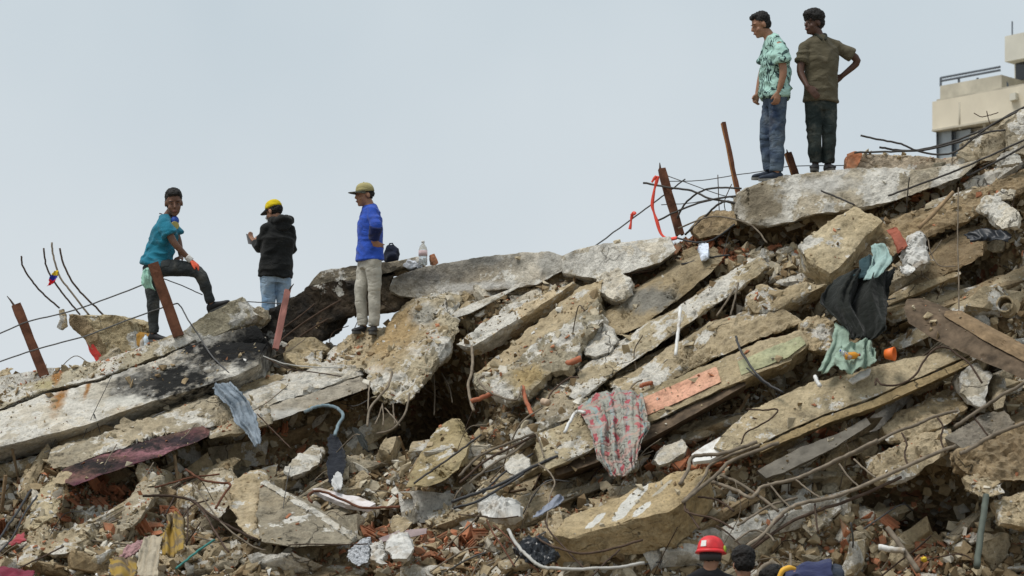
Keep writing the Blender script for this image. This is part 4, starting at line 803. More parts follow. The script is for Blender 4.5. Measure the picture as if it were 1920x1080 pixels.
def skin(key, c):
    if key not in SK:
        b = NB('skin_' + key); n = b.noise(20, 3); col = b.ramp(n, (0.3, tuple(x * 0.85 for x in c)), (0.7, tuple(x * 1.1 for x in c)))
        b.fin(col, 0.5, 0.35); SK[key] = b.m
    return SK[key]
M['hair'] = simple('black_hair', (0.012, 0.010, 0.009), 0.5, 90, 0.6, 0.35, bump=0.8)
M['eye'] = simple('eye_white', (0.13, 0.10, 0.085), 0.05, 10, 0.3, 0.5); M['iris'] = simple('dark_iris', (0.015, 0.01, 0.008), 0.1, 10, 0.2, 0.5)
M['lip'] = simple('lips', (0.20, 0.075, 0.06), 0.2, 20, 0.5, 0.3)
def hand(bm, W, tip, nrm, curl=0.5, thumb=1, s=1.0, spread=0.0):
    h = (tip - W).normalized(); n = Vector(nrm); n = (n - h * n.dot(h)).normalized(); sd = h.cross(n) * thumb
    pc = W + h * 0.048 * s
    loft(bm, [(W - h * 0.01, sd * 0.027 * s, n * 0.02 * s), (W + h * 0.03 * s, sd * 0.038 * s, n * 0.017 * s), (W + h * 0.085 * s, sd * 0.041 * s, n * 0.014 * s), (W + h * 0.095 * s, sd * 0.036 * s, n * 0.010 * s)], 12)
    for k, (off, ln) in enumerate(((-0.031, 0.068), (-0.0105, 0.078), (0.0105, 0.084), (0.031, 0.075))):
        b0 = W + h * 0.085 * s + sd * off * s; dirv = (h + sd * off * spread * 8).normalized()
        b1 = b0 + (dirv * math.cos(curl * 0.6) + n * math.sin(curl * 0.6)) * ln * 0.45 * s
        b2 = b1 + (dirv * math.cos(curl * 1.5) + n * math.sin(curl * 1.5)) * ln * 0.32 * s
        b3 = b2 + (dirv * math.cos(curl * 2.2) + n * math.sin(curl * 2.2)) * ln * 0.25 * s
        limb(bm, [b0, b1, b2, b3], [0.0098 * s, 0.0095 * s, 0.009 * s, 0.008 * s], 8)
    t0 = W + h * 0.03 * s + sd * 0.03 * s; t1 = t0 + (h * 0.8 + sd * 0.45 + n * 0.35).normalized() * 0.042 * s; t2 = t1 + (h * 0.9 + sd * 0.25 + n * 0.3).normalized() * 0.034 * s
    limb(bm, [t0, t1, t2], [0.014 * s, 0.0115 * s, 0.0095 * s], 8)
def shoe(name, ankle, toe, mat, sole, parent, ln=0.275, up=None):
    f = Vector(toe).normalized(); u0 = Vector(up) if up else Vector((0, 0, 1)); r = f.cross(u0).normalized(); u = r.cross(f).normalized()
    base = ankle - u * 0.085; bm = bmesh.new(); rg = []
    for s_, w_, h_ in ((-0.075, 0.024, 0.035), (-0.065, 0.033, 0.066), (-0.03, 0.037, 0.098), (0.015, 0.039, 0.092), (0.06, 0.042, 0.072), (0.11, 0.047, 0.056), (0.155, 0.046, 0.047), (0.185, 0.036, 0.038), (0.2, 0.018, 0.024)):
        rg.append((base + f * s_ + u * (h_ / 2 + 0.018), r * w_, u * h_ / 2))
    loft(bm, rg, 16); me = bake('shoe', bm, 0.010, 2); o = link(name, me, mat, parent)
    bm = bmesh.new(); top, bot = [], []
    for k in range(20):
        a = 2 * math.pi * k / 20; x = 0.063 + 0.141 * math.cos(a); y = (0.043 + 0.006 * math.cos(a)) * math.sin(a)
        top.append(bm.verts.new(base + f * x + r * y + u * 0.026)); bot.append(bm.verts.new(base + f * x + r * y))
    bm.faces.new(top); bm.faces.new(bot[::-1])
    for k in range(20): bm.faces.new((top[k], bot[k], bot[(k + 1) % 20], top[(k + 1) % 20]))
    bmesh.ops.recalc_face_normals(bm, faces=bm.faces[:]); link('sole', bm_mesh('sole', bm), sole, o)
    return o
def person(d, J, label, skinm, shirt, trousers, shoes, face, roll=0.0, sleeve='short', hands=None, hair='short', toes=None, base=None, loose=1.0, collar=None, hs=1.0, seed=1, shirt_len=0.0, face_parts=True, slim=1.0, thigh=1.0):
    """J: joints given where the photograph shows them, (px, py, depth offset)"""
    g = {k: P(v[0], v[1], d + (v[2] if len(v) > 2 else 0)) for k, v in J.items()}
    foot = base or Vector((g['aL'] + g['aR']) / 2) - Vector((0, 0, 0.085))
    root = empty('person', foot, label, 'person')
    hips = (g['hL'] + g['hR']) / 2; sh = (g['sL'] + g['sR']) / 2; up = (sh - hips).normalized()
    hl = (g['hR'] - g['hL']); hl = (hl - up * hl.dot(up)).normalized(); sl = (g['sR'] - g['sL']); sl = (sl - up * sl.dot(up)).normalized()
    hf = up.cross(hl).normalized(); sf = up.cross(sl).normalized()
    hw = max(0.13, (g['hR'] - g['hL']).length / 2); sw = max(0.15, (g['sR'] - g['sL']).length / 2)
    hd, fw, ud = axes(face, roll); H = g['head']; nb = g['neck']
    def L_(x, y, z): return H + (hd * x + fw * y + ud * z) * hs
    HR = Matrix((hd, fw, ud)).transposed()
    # --- the body: head, neck, trunk, arms, hands and legs as one surface
    bm = bmesh.new()
    sphere(bm, L_(0, -0.012, 0.032), 0.077 * hs, 0.095 * hs, 0.098 * hs, HR); sphere(bm, L_(0, 0.026, -0.045), 0.060 * hs, 0.066 * hs, 0.078 * hs, HR)
    sphere(bm, L_(0, 0.066, -0.098), 0.028 * hs, 0.024 * hs, 0.022 * hs, HR); limb(bm, [L_(0, 0.088, 0.012), L_(0, 0.106, -0.022)], [0.010, 0.0155], 10)
    for s in (-1, 1):
        sphere(bm, L_(0.080 * s, -0.012, -0.008), 0.011, 0.023, 0.034, HR); sphere(bm, L_(0.034 * s, 0.070, 0.032), 0.030, 0.013, 0.010, HR); sphere(bm, L_(0.040 * s, 0.050, -0.034), 0.026, 0.028, 0.028, HR)
    sphere(bm, L_(0, 0.088, -0.062), 0.026, 0.014, 0.016, HR)
    limb(bm, [nb - up * 0.05, nb.lerp(L_(0, -0.025, -0.06), 0.5), L_(0, -0.02, -0.06)], [0.066, 0.056, 0.056], 14)
    trunk = [(hips - up * 0.07, hl * hw * 0.95, hf * 0.10), (hips + up * 0.06, hl * 0.155, hf * 0.105), (hips.lerp(sh, 0.45), hl.lerp(sl, 0.4) * 0.14, hf.lerp(sf, 0.4) * 0.10), (hips.lerp(sh, 0.78), sl * 0.16, sf * 0.112), (sh, sl * min(sw, 0.165), sf * 0.085), (nb, sl * 0.07, sf * 0.06)]
    loft(bm, trunk, 18)
    HN = hands or {}
    for s in 'LR':
        limb(bm, [g['s' + s], g['e' + s], g['w' + s]], [0.047, 0.041, 0.027], 14)
        o_ = HN.get(s, {}); hand(bm, g['w' + s], g['t' + s], o_.get('n', (0, 1, 0)), o_.get('curl', 0.5), o_.get('thumb', 1), o_.get('s', 1.0), o_.get('spread', 0.0))
        limb(bm, [g['h' + s], g['k' + s], g['a' + s]], [0.080, 0.052, 0.036], 14)
    body = link('body', bake('body', bm, 0.0082, 3), skinm, root)
    if face_parts:
        for s in (-1, 1):
            b2 = bmesh.new(); sphere(b2, L_(0.033 * s, 0.083, 0.006), 0.011, 0.006, 0.0042, HR, 10); e = link('eye', bm_mesh('eye', b2, True), M['eye'], body)
            b2 = bmesh.new(); sphere(b2, L_(0.033 * s, 0.0885, 0.006), 0.0065, 0.004, 0.0065, HR, 8); link('iris', bm_mesh('iris', b2, True), M['iris'], body)
            b2 = bmesh.new(); limb(b2, [L_(0.015 * s, 0.089, 0.030), L_(0.036 * s, 0.087, 0.036), L_(0.056 * s, 0.072, 0.030)], [0.0035, 0.004, 0.002], 6); link('eyebrow', bm_mesh('eyebrow', b2, True), M['hair'], body)
        b2 = bmesh.new(); sphere(b2, L_(0, 0.099, -0.062), 0.025, 0.006, 0.008, HR, 10); link('mouth', bm_mesh('mouth', b2, True), M['lip'], body)
    # --- hair
    b2 = bmesh.new(); k = 1.0
    if hair == 'short':
        sphere(b2, L_(0, -0.030, 0.064), 0.081 * hs, 0.094 * hs, 0.082 * hs, HR, 20); sphere(b2, L_(0, 0.035, 0.105), 0.058 * hs, 0.045 * hs, 0.030 * hs, HR, 16); sphere(b2, L_(0, -0.042, 0.005), 0.079 * hs, 0.073 * hs, 0.075 * hs, HR, 20)
    elif hair == 'tall':
        sphere(b2, L_(0, -0.018, 0.075), 0.097 * hs, 0.116 * hs, 0.088 * hs, HR, 20); sphere(b2, L_(0, -0.048, 0.015), 0.086 * hs, 0.078 * hs, 0.08 * hs, HR, 20); sphere(b2, L_(0, 0.060, 0.098), 0.066 * hs, 0.046 * hs, 0.042 * hs, HR, 16)
    elif hair == 'under':
        sphere(b2, L_(0, -0.030, 0.018), 0.0805 * hs, 0.085 * hs, 0.075 * hs, HR, 20)
    link('hair', bake('hair', b2, 0.008, 1, 0.009, (60, 60, 60), seed), M['hair'], root)
    # --- shirt or sweater
    bm = bmesh.new(); lo = 0.012 * loose
    hem = hips - up * (0.02 + shirt_len)
    loft(bm, [(hem, hl * (0.184 + lo), hf * (0.137 + lo)), (hips + up * 0.06, hl * (0.174 + lo), hf * (0.126 + lo)), (hips.lerp(sh, 0.42), hl.lerp(sl, 0.4).normalized() * (0.160 + lo), hf.lerp(sf, 0.4).normalized() * (0.118 + lo)),
              (hips.lerp(sh, 0.76), sl * (0.178 + lo), sf * (0.126 + lo * 0.6)), (sh - up * 0.02, sl * (min(sw, 0.185) + 0.01), sf * 0.100), (sh.lerp(nb, 0.55) + up * 0.012, sl * 0.115, sf * 0.078), (nb + up * 0.012, sl * 0.070, sf * 0.064)], 26)
    for s in 'LR':
        S_, E_, W_ = g['s' + s], g['e' + s], g['w' + s]
        if sleeve == 'short': limb(bm, [S_ - up * 0.022, S_.lerp(E_, 0.35) - up * 0.006, S_.lerp(E_, 0.64)], [0.056 + lo * 0.4, 0.062 + lo * 0.5, 0.063 + lo * 0.7], 16, cap=False); limb(bm, [nb - up * 0.012, S_ - up * 0.012], [0.056, 0.054 + lo * 0.3], 14)
        else: limb(bm, [S_ - up * 0.022, E_, E_.lerp(W_, 0.93)], [0.056 + lo * 0.5, 0.053 + lo * 0.6, 0.038 + lo * 0.4], 16, cap=False); limb(bm, [nb - up * 0.012, S_ - up * 0.012], [0.056, 0.054 + lo * 0.3], 14)
    so = link('shirt' if sleeve == 'short' else 'sweater', bake('shirt', bm, 0.0105, 3, 0.010 * loose, (6, 6, 10), seed), shirt, root)
    if collar is not None:
        b2 = bmesh.new()
        for s in (-1, 1):
            pts = [nb - sf * 0.05 + up * 0.035, nb + sl * 0.066 * s + up * 0.035, nb + sf * 0.045 + sl * 0.05 * s + up * 0.01, nb + sf * 0.098 + sl * 0.02 * s - up * 0.035]
            limb(b2, pts, [0.017, 0.018, 0.017, 0.012], 8)
        link('collar', bm_mesh('collar', b2, True), collar, so)
    # --- trousers
    bm = bmesh.new()
    loft(bm, [(hips - up * 0.115, hl * (hw * 0.9 + 0.055), hf * 0.105), (hips - up * 0.05, hl * 0.168, hf * 0.116), (hips + up * 0.05, hl * 0.146, hf * 0.10)], 24)
    for s in 'LR':
        limb(bm, [g['h' + s] - up * 0.02, g['k' + s], g['a' + s] + (g['k' + s] - g['a' + s]).normalized() * 0.02], [0.096 * thigh, 0.074 * slim * thigh, 0.064 * slim], 18, cap=False)
        sphere(bm, g['h' + s] - up * 0.02, 0.094)
    link('trousers', bake('trousers', bm, 0.0105, 3, 0.008, (7, 7, 9), seed + 7), trousers, root)
    tv = toes or {}
    for s in 'LR':
        if ('a' + s) in g and shoes is not None:
            v, upv = tv.get(s, ((0, -1, 0), None)); shoe('shoe', g['a' + s], v, shoes[0], shoes[1], root, up=upv)
    return root, g, (L_, HR, hd, fw, ud), body
def cap(name, hf_, crown_m, brim_m, root, hs=1.0, tilt=0.0, brim_len=0.095, brim_up=0.0):
    L_, HR, hd, fw, ud = hf_; bm = bmesh.new(); n = 24; rings = []
    for i in range(7):
        a = i / 6 * math.pi / 2 * 0.98; rr = math.cos(a) ** 0.75; z = 0.042 + 0.098 * math.sin(a) ** 0.9
        rings.append((L_(0, -0.014 + 0.004 * i / 6, z - 0.004 * (6 - i) / 6), hd * 0.090 * rr * hs, fw * 0.107 * rr * hs))
    loft(bm, rings, n); co = link(name, bm_mesh('cap', bm, True), crown_m, root)
    bm = bmesh.new(); top, bot = [], []
    for k in range(-8, 9):
        a = k / 8 * 1.25; inner = L_(0.088 * math.sin(a), -0.012 + 0.098 * math.cos(a), 0.042); e = math.cos(k / 8 * math.pi / 2) ** 0.55
        outer = inner + (fw * brim_len * e + ud * (-0.012 - 0.018 * (k / 8) ** 2 + brim_up * e)) * hs
        top.append((bm.verts.new(inner + ud * 0.006), bm.verts.new(outer + ud * 0.003))); bot.append((bm.verts.new(inner - ud * 0.002), bm.verts.new(outer - ud * 0.003)))
    for i in range(16):
        bm.faces.new((top[i][0], top[i][1], top[i + 1][1], top[i + 1][0])); bm.faces.new((bot[i][0], bot[i + 1][0], bot[i + 1][1], bot[i][1])); bm.faces.new((top[i][1], bot[i][1], bot[i + 1][1], top[i + 1][1]))
    bmesh.ops.recalc_face_normals(bm, faces=bm.faces[:]); link('brim', bm_mesh('brim', bm, True), brim_m, co)
    b2 = bmesh.new(); sphere(b2, L_(0, -0.01, 0.141), 0.009, 0.009, 0.006, HR, 8); link('button', bm_mesh('button', b2, True), crown_m, co)
    return co
def folds(b):
    nv = b.n('ShaderNodeTexNoise'); nv.inputs['Scale'].default_value = 6; nv.inputs['Detail'].default_value = 3; b.l(b.pos(), nv.inputs['Vector'])
    v = b.vmath('ADD', b.vmath('MULTIPLY', b.pos(), (1.0, 1.0, 1.9)), b.vmath('MULTIPLY', nv.outputs['Color'], (0.22, 0.22, 0.22)))
    r1 = b.math('ABSOLUTE', b.math('SUBTRACT', b.noise(6, 1.5, 0.5, v), 0.5)); return b.math('ADD', b.math('POWER', b.math('MULTIPLY', r1, 2.0), 0.7), b.math('MULTIPLY', b.noise(220, 2), 0.05))
def fabric(name, c, var=0.3, scale=7, rough=0.9, dust=None):
    dust = dust if dust is not None else (0.22 if max(c) > 0.06 else 0.05)
    b = NB(name); n = b.noise(scale, 5, 0.65); col = b.ramp(n, (0.3, tuple(x * (1 - var) for x in c)), (0.7, tuple(min(1, x * (1 + var * 0.7)) for x in c)))
    col = b.mix(b.ramp(b.noise(4.5, 5, 0.7), (0.55, 0), (0.8, dust)), col, (0.30, 0.26, 0.20))
    b.bump(folds(b), 0.4, 0.03); b.fin(col, rough, 0.15); b.b.inputs['Sheen Weight'].default_value = 0.1; return b.m
def denim(name, c, fade): 
    b = NB(name); n = b.noise(4.5, 5, 0.6); n2 = b.noise(22, 3)
    col = b.ramp(n, (0.38, c), (0.66, fade)); col = b.mix(0.4, col, b.ramp(n2, (0.3, 0.7), (0.7, 1.2)), 'MULTIPLY'); col = b.mix(b.ramp(b.noise(5.5, 5, 0.7), (0.52, 0), (0.8, 0.3)), col, (0.28, 0.25, 0.20)); b.bump(folds(b), 0.45, 0.035); return b.fin(col, 0.9, 0.12)
SK1 = skin('brown', (0.20, 0.098, 0.058)); SK2 = skin('tan', (0.30, 0.155, 0.095)); SK3 = skin('dark', (0.085, 0.042, 0.028)); SK4 = skin('mid', (0.15, 0.075, 0.047))
M['blackshoe'] = simple('black_shoe', (0.018, 0.018, 0.02), 0.3, 20, 0.6, 0.3); M['sole'] = simple('rubber_sole', (0.10, 0.10, 0.095), 0.3, 20, 0.8, 0.2); M['navyshoe'] = simple('navy_shoe', (0.03, 0.04, 0.06), 0.3, 20, 0.7, 0.25); M['solegrey'] = simple('grey_sole', (0.20, 0.20, 0.19), 0.3, 20, 0.8, 0.2)

# man in teal, one foot up on the slab
A, gA, hA, bA = person(31.05, dict(head=(326, 381, -0.10), neck=(312, 408, 0.0), sL=(321, 415, 0.18), sR=(309, 418, -0.17), eR=(325, 455, -0.24), wR=(356, 487, -0.16), tR=(382, 507, -0.16), eL=(335, 454, 0.16), wL=(340, 482, 0.06), tL=(331, 485, -0.04),
    hL=(287, 497, 0.10), hR=(297, 497, -0.08), kR=(374, 506, -0.14), aR=(397, 570, -0.05), kL=(287, 564, 0.06), aL=(289, 627, 0.10)),
    'man in a teal T-shirt and dark jeans with one foot raised on the slab', SK4, fabric('teal_jersey', (0.018, 0.165, 0.245), 0.25), denim('black_jeans', (0.028, 0.032, 0.034), (0.06, 0.066, 0.066)), (M['blackshoe'], M['sole']),
    (0.22, -1, -0.30), 0.06, hands=dict(R=dict(n=(0.2, 0.2, -1), curl=0.55, thumb=-1), L=dict(n=(0, 0, -1), curl=0.6)), toes=dict(R=((1, -0.15, 0.42), (-0.4, -0.1, 1)), L=((0.75, -0.6, -0.05), None)), hair='short', hs=1.13, seed=2, slim=0.82, loose=2.0, thigh=1.12)
b2 = bmesh.new(); wv, tv_ = gA['wR'], gA['tR']; hand(b2, wv + (tv_ - wv).normalized() * 0.004, tv_, (0.2, 0.2, -1), 0.55, -1, 1.13)
gl = link('work_glove', bake('glove', b2, 0.008, 2), simple('orange_rubber', (0.75, 0.12, 0.06), 0.2, 15, 0.6, 0.3)); tag(gl, 'orange rubber coated work glove on the knee of the man in teal', 'glove')
b2 = bmesh.new(); limb(b2, [gA['eR'].lerp(wv, 0.80), wv + (tv_ - wv).normalized() * 0.02], [0.036, 0.036], 12, cap=False); link('cuff', bm_mesh('cuff', b2, True), fabric('white_knit', (0.65, 0.63, 0.6)), gl)
L_, HR = hA[0], hA[1]
rs = empty('respirator_mask', gA['neck'] + Vector((0.11, -0.15, -0.10)), 'half-face respirator with yellow filter hanging at the neck of the man in teal', 'respirator'); rp = Vector(rs.location)
b2 = bmesh.new(); sphere(b2, rp + Vector((0, 0.03, 0.05)), 0.045, 0.045, 0.055); link('mask', bm_mesh('mask', b2, True), simple('blue_rubber', (0.03, 0.08, 0.36), 0.2, 10, 0.5), rs)
b2 = bmesh.new(); tube_bm(b2, [rp + Vector((0, -0.005, -0.005)), rp + Vector((0.01, -0.045, -0.012))], 0.045, 16); link('filter', bm_mesh('filter', b2), simple('yellow_filter', (0.42, 0.36, 0.12), 0.2, 10, 0.6), rs)
b2 = bmesh.new(); tube_bm(b2, [rp + Vector((-0.03, 0.02, 0.06)), gA['neck'] + Vector((-0.05, -0.06, 0.035)), gA['neck'] + Vector((-0.075, 0.0, 0.045))], 0.007, 6); link('strap', bm_mesh('strap', b2), M['cable'], rs)

# man in a black hooded sweater with a yellow cap, seen from behind
B, gB, hB, bB = person(32.4, dict(head=(513, 397, 0.0), neck=(520, 417, 0.02), sL=(499, 428, -0.05), sR=(544, 430, 0.05), eL=(486, 466, 0.04), wL=(479, 455, 0.22), tL=(471, 445, 0.27), eR=(548, 466, 0.12), wR=(528, 476, 0.30), tR=(510, 474, 0.36),
    hL=(503, 512, -0.02), hR=(530, 512, 0.04), kL=(503, 570, 0.02), aL=(503, 634, -0.02), kR=(532, 572, 0.06), aR=(534, 636, 0.04)),
    'man in a black hooded sweater, light jeans and yellow cap looking at a phone', SK2, fabric('black_fleece', (0.012, 0.013, 0.013), 0.35), denim('light_jeans', (0.20, 0.31, 0.45), (0.42, 0.53, 0.64)), (M['blackshoe'], M['sole']),
    (-0.80, 0.55, -0.32), 0.0, sleeve='long', hands=dict(L=dict(n=(0.3, -0.2, 1), curl=0.35, thumb=1), R=dict(n=(0, 0, 1), curl=0.5)), toes=dict(L=((-0.5, 0.8, 0), None), R=((-0.3, 0.9, 0), None)), hair='under', loose=1.35, seed=5, shirt_len=0.03)
cap('cap', hB, fabric('yellow_cotton', (0.62, 0.47, 0.012), 0.2), fabric('black_brim', (0.02, 0.02, 0.022)), B)
b2 = bmesh.new(); nbv = gB['neck']
for a in range(9):
    t = a / 8 * math.pi * 1.15 - 0.35; c = nbv + Vector((math.cos(t) * 0.10 + 0.045, -math.sin(t) * 0.105 - 0.01, 0.018 + 0.012 * math.sin(a * 2.1)))
    sphere(b2, c, 0.052, 0.05, 0.045)
sphere(b2, nbv + Vector((0.06, -0.10, -0.05)), 0.095, 0.05, 0.07); sphere(b2, nbv + Vector((0.10, -0.06, 0.03)), 0.05, 0.05, 0.05)
link('hood', bake('hood', b2, 0.010, 3, 0.010, (9, 9, 9), 4), fabric('black_fleece_hood', (0.013, 0.014, 0.014), 0.35), B)
b2 = bmesh.new(); Lb = hB[0]
loft(b2, [(Lb(0, 0.075, -0.02), hB[2] * 0.05, hB[4] * 0.012), (Lb(0, 0.095, -0.055), hB[2] * 0.06, hB[4] * 0.028), (Lb(0, 0.07, -0.105), hB[2] * 0.045, hB[4] * 0.02)], 14); link('face_mask', bm_mesh('face_mask', b2, True), simple('white_mask', (0.7, 0.72, 0.73), 0.1, 10, 0.8), B)
ph = bmesh.new(); hv = gB['tL']; ax_ = (gB['tL'] - gB['wL']).normalized(); pr = prism_bm([hv + Vector((-0.035, 0.0, -0.075)), hv + Vector((0.015, 0.03, -0.085)), hv + Vector((-0.012, 0.04, 0.03)), hv + Vector((-0.062, 0.01, 0.04))], Vector((0.004, -0.009, 0.002))); ph.free()
bmesh.ops.recalc_face_normals(pr, faces=pr.faces[:]); po = link('mobile_phone', bm_mesh('mobile_phone', pr), simple('grey_phone_case', (0.30, 0.31, 0.33), 0.1, 10, 0.4, 0.4)); tag(po, 'grey mobile phone held up by the man in the yellow cap', 'phone')

# man in a blue sweater, hand on hip
Cc, gC, hC, bC = person(30.85, dict(head=(683, 366, 0.0), neck=(694, 386, 0.0), sL=(699, 396, -0.17), sR=(690, 397, 0.17), eL=(705, 424, -0.26), wL=(700, 452, -0.20), tL=(717, 466, -0.12), eR=(683, 430, 0.24), wR=(680, 460, 0.16), tR=(680, 478, 0.12),
    hL=(699, 484, -0.08), hR=(688, 484, 0.08), kR=(675, 548, 0.02), aR=(681, 613, 0.06), kL=(703, 550, -0.08), aL=(701, 614, -0.06)),
    'man in a bright blue sweater and khaki trousers with his hand on his hip', SK2, fabric('royal_blue_knit', (0.028, 0.080, 0.42), 0.3), fabric('khaki_twill', (0.42, 0.40, 0.345), 0.28), (M['blackshoe'], M['sole']),
    (-0.86, -0.45, -0.12), 0.0, sleeve='long', hands=dict(L=dict(n=(0, 1, 0), curl=0.25, thumb=-1, spread=1.0), R=dict(n=(0, 1, 0), curl=0.4)), toes=dict(L=((-0.1, -1, 0), None), R=((-0.5, -0.85, 0), None)), hair='under', seed=9, slim=0.88, shirt_len=0.01)
cap('cap', hC, fabric('olive_cotton', (0.34, 0.30, 0.14), 0.2), fabric('dark_olive_brim', (0.06, 0.06, 0.045)), Cc, brim_len=0.10, brim_up=0.012)
b2 = bmesh.new(); limb(b2, [gC['eL'].lerp(gC['wL'], 0.02), gC['eL'].lerp(gC['wL'], 0.90)], [0.076, 0.058], 14, cap=False); link('arm_sleeve', bake('arm_sleeve', b2, 0.01, 2, 0.004, (9, 9, 14), 3), fabric('navy_knit', (0.012, 0.02, 0.085), 0.3), Cc)

# man in a mint patterned T-shirt
def mint():
    b = NB('mint_print'); v = b.vmath('MULTIPLY', b.pos(), (1, 1, 0.8))
    w_ = b.noise(5.5, 2, 0.5, v, 3.0); l1 = b.ramp(b.math('ABSOLUTE', b.math('SUBTRACT', w_, 0.5)), (0.03, 1), (0.05, 0)); l2 = b.ramp(b.noise(5.5, 3, 0.6, b.vmath('ADD', v, (4, 4, 4)), 1.5), (0.60, 0), (0.62, 1))
    l3 = b.ramp(b.noise(4, 1), (0.44, 0), (0.5, 1)); m = b.math('MAXIMUM', b.math('MULTIPLY', l1, l3), b.math('MULTIPLY', l2, 0.9))
    col = b.mix(m, (0.36, 0.56, 0.50), (0.025, 0.045, 0.05)); b.bump(folds(b), 0.4, 0.03); return b.fin(col, 0.9, 0.12)
Dm, gD, hD, bD = person(29.45, dict(head=(1426, 48, 0.0), neck=(1446, 70, 0.0), sL=(1461, 86, -0.17), sR=(1446, 87, 0.18), eL=(1470, 137, -0.22), wL=(1460, 172, -0.20), tL=(1455, 200, -0.22), eR=(1428, 140, 0.24), wR=(1420, 178, 0.20), tR=(1413, 200, 0.14),
    hL=(1459, 180, -0.09), hR=(1449, 180, 0.09), kR=(1437, 246, 0.05), aR=(1444, 322, 0.08), kL=(1457, 252, -0.08), aL=(1456, 325, -0.09)),
    'man in a mint green printed T-shirt and blue jeans looking down from the crest', SK2, mint(), denim('blue_jeans', (0.028, 0.045, 0.085), (0.11, 0.145, 0.185)), (M['navyshoe'], M['solegrey']),
    (-0.93, -0.22, -0.36), 0.0, hands=dict(L=dict(n=(-0.6, 1, 0), curl=0.7, thumb=-1), R=dict(n=(0.5, -1, 0), curl=0.8, thumb=1)), toes=dict(L=((-0.96, -0.28, -0.02), None), R=((-0.98, -0.12, -0.02), None)), hair='short', loose=2.4, seed=12, slim=1.08)
# man in an olive polo shirt
E_, gE, hE, bE = person(29.5, dict(head=(1525, 44, -0.02), neck=(1537, 70, 0.0), sR=(1508, 88, -0.06), sL=(1572, 86, 0.06), eR=(1499, 135, -0.10), wR=(1514, 163, -0.20), tR=(1537, 184, -0.22), eL=(1613, 114, 0.10), wL=(1578, 143, 0.12), tL=(1562, 154, 0.13),
    hR=(1526, 188, -0.02), hL=(1552, 188, 0.03), kR=(1526, 254, -0.06), aR=(1529, 309, -0.02), kL=(1555, 254, -0.02), aL=(1552, 309, 0.03)),
    'man in an olive polo shirt and dark jeans, one hand on his hip', SK3, fabric('olive_pique', (0.098, 0.085, 0.055), 0.2), denim('dark_green_jeans', (0.018, 0.026, 0.026), (0.05, 0.062, 0.058)), (M['blackshoe'], M['sole']),
    (-0.84, -0.52, -0.05), 0.0, hands=dict(R=dict(n=(0.1, 1, -0.2), curl=0.3, thumb=1), L=dict(n=(0, -1, 0), curl=0.3, thumb=1)), toes=dict(L=((0.2, -1, 0), None), R=((-0.25, -1, 0), None)), hair='tall', collar=fabric('dark_olive_collar', (0.035, 0.036, 0.026)), seed=15)
# --- rescuers in front, seen from behind, mostly below the picture's edge
def bent(head, neck, sh_w, dd=0.0):
    x, y = neck; q = 232.0
    return dict(head=head, neck=(x, y, dd), sL=(x - sh_w, y + 18, dd), sR=(x + sh_w, y + 18, dd), eL=(x - sh_w - 14, y + 85, dd + 0.1), eR=(x + sh_w + 14, y + 85, dd + 0.1), wL=(x - sh_w, y + 125, dd + 0.35), wR=(x + sh_w, y + 125, dd + 0.35), tL=(x - sh_w + 8, y + 132, dd + 0.52), tR=(x + sh_w - 8, y + 132, dd + 0.52),
                hL=(x - 20, y + 140, dd - 0.02), hR=(x + 20, y + 140, dd - 0.02), kL=(x - 22, y + 235, dd + 0.05), kR=(x + 22, y + 235, dd + 0.05), aL=(x - 22, y + 325, dd), aR=(x + 22, y + 325, dd))
Fp, gF, hF, bF = person(23.0, bent((1333, 1042, 0.02), (1330, 1072), 40), 'rescuer in a red helmet and black shirt seen from behind', SK2, fabric('black_cotton', (0.012, 0.012, 0.014)), denim('navy_trousers', (0.02, 0.025, 0.04), (0.05, 0.06, 0.08)), (M['blackshoe'], M['sole']), (0.22, 1, -0.12), 0, toes=dict(L=((0, 1, 0), None), R=((0, 1, 0), None)), hair='under', face_parts=False, seed=20)
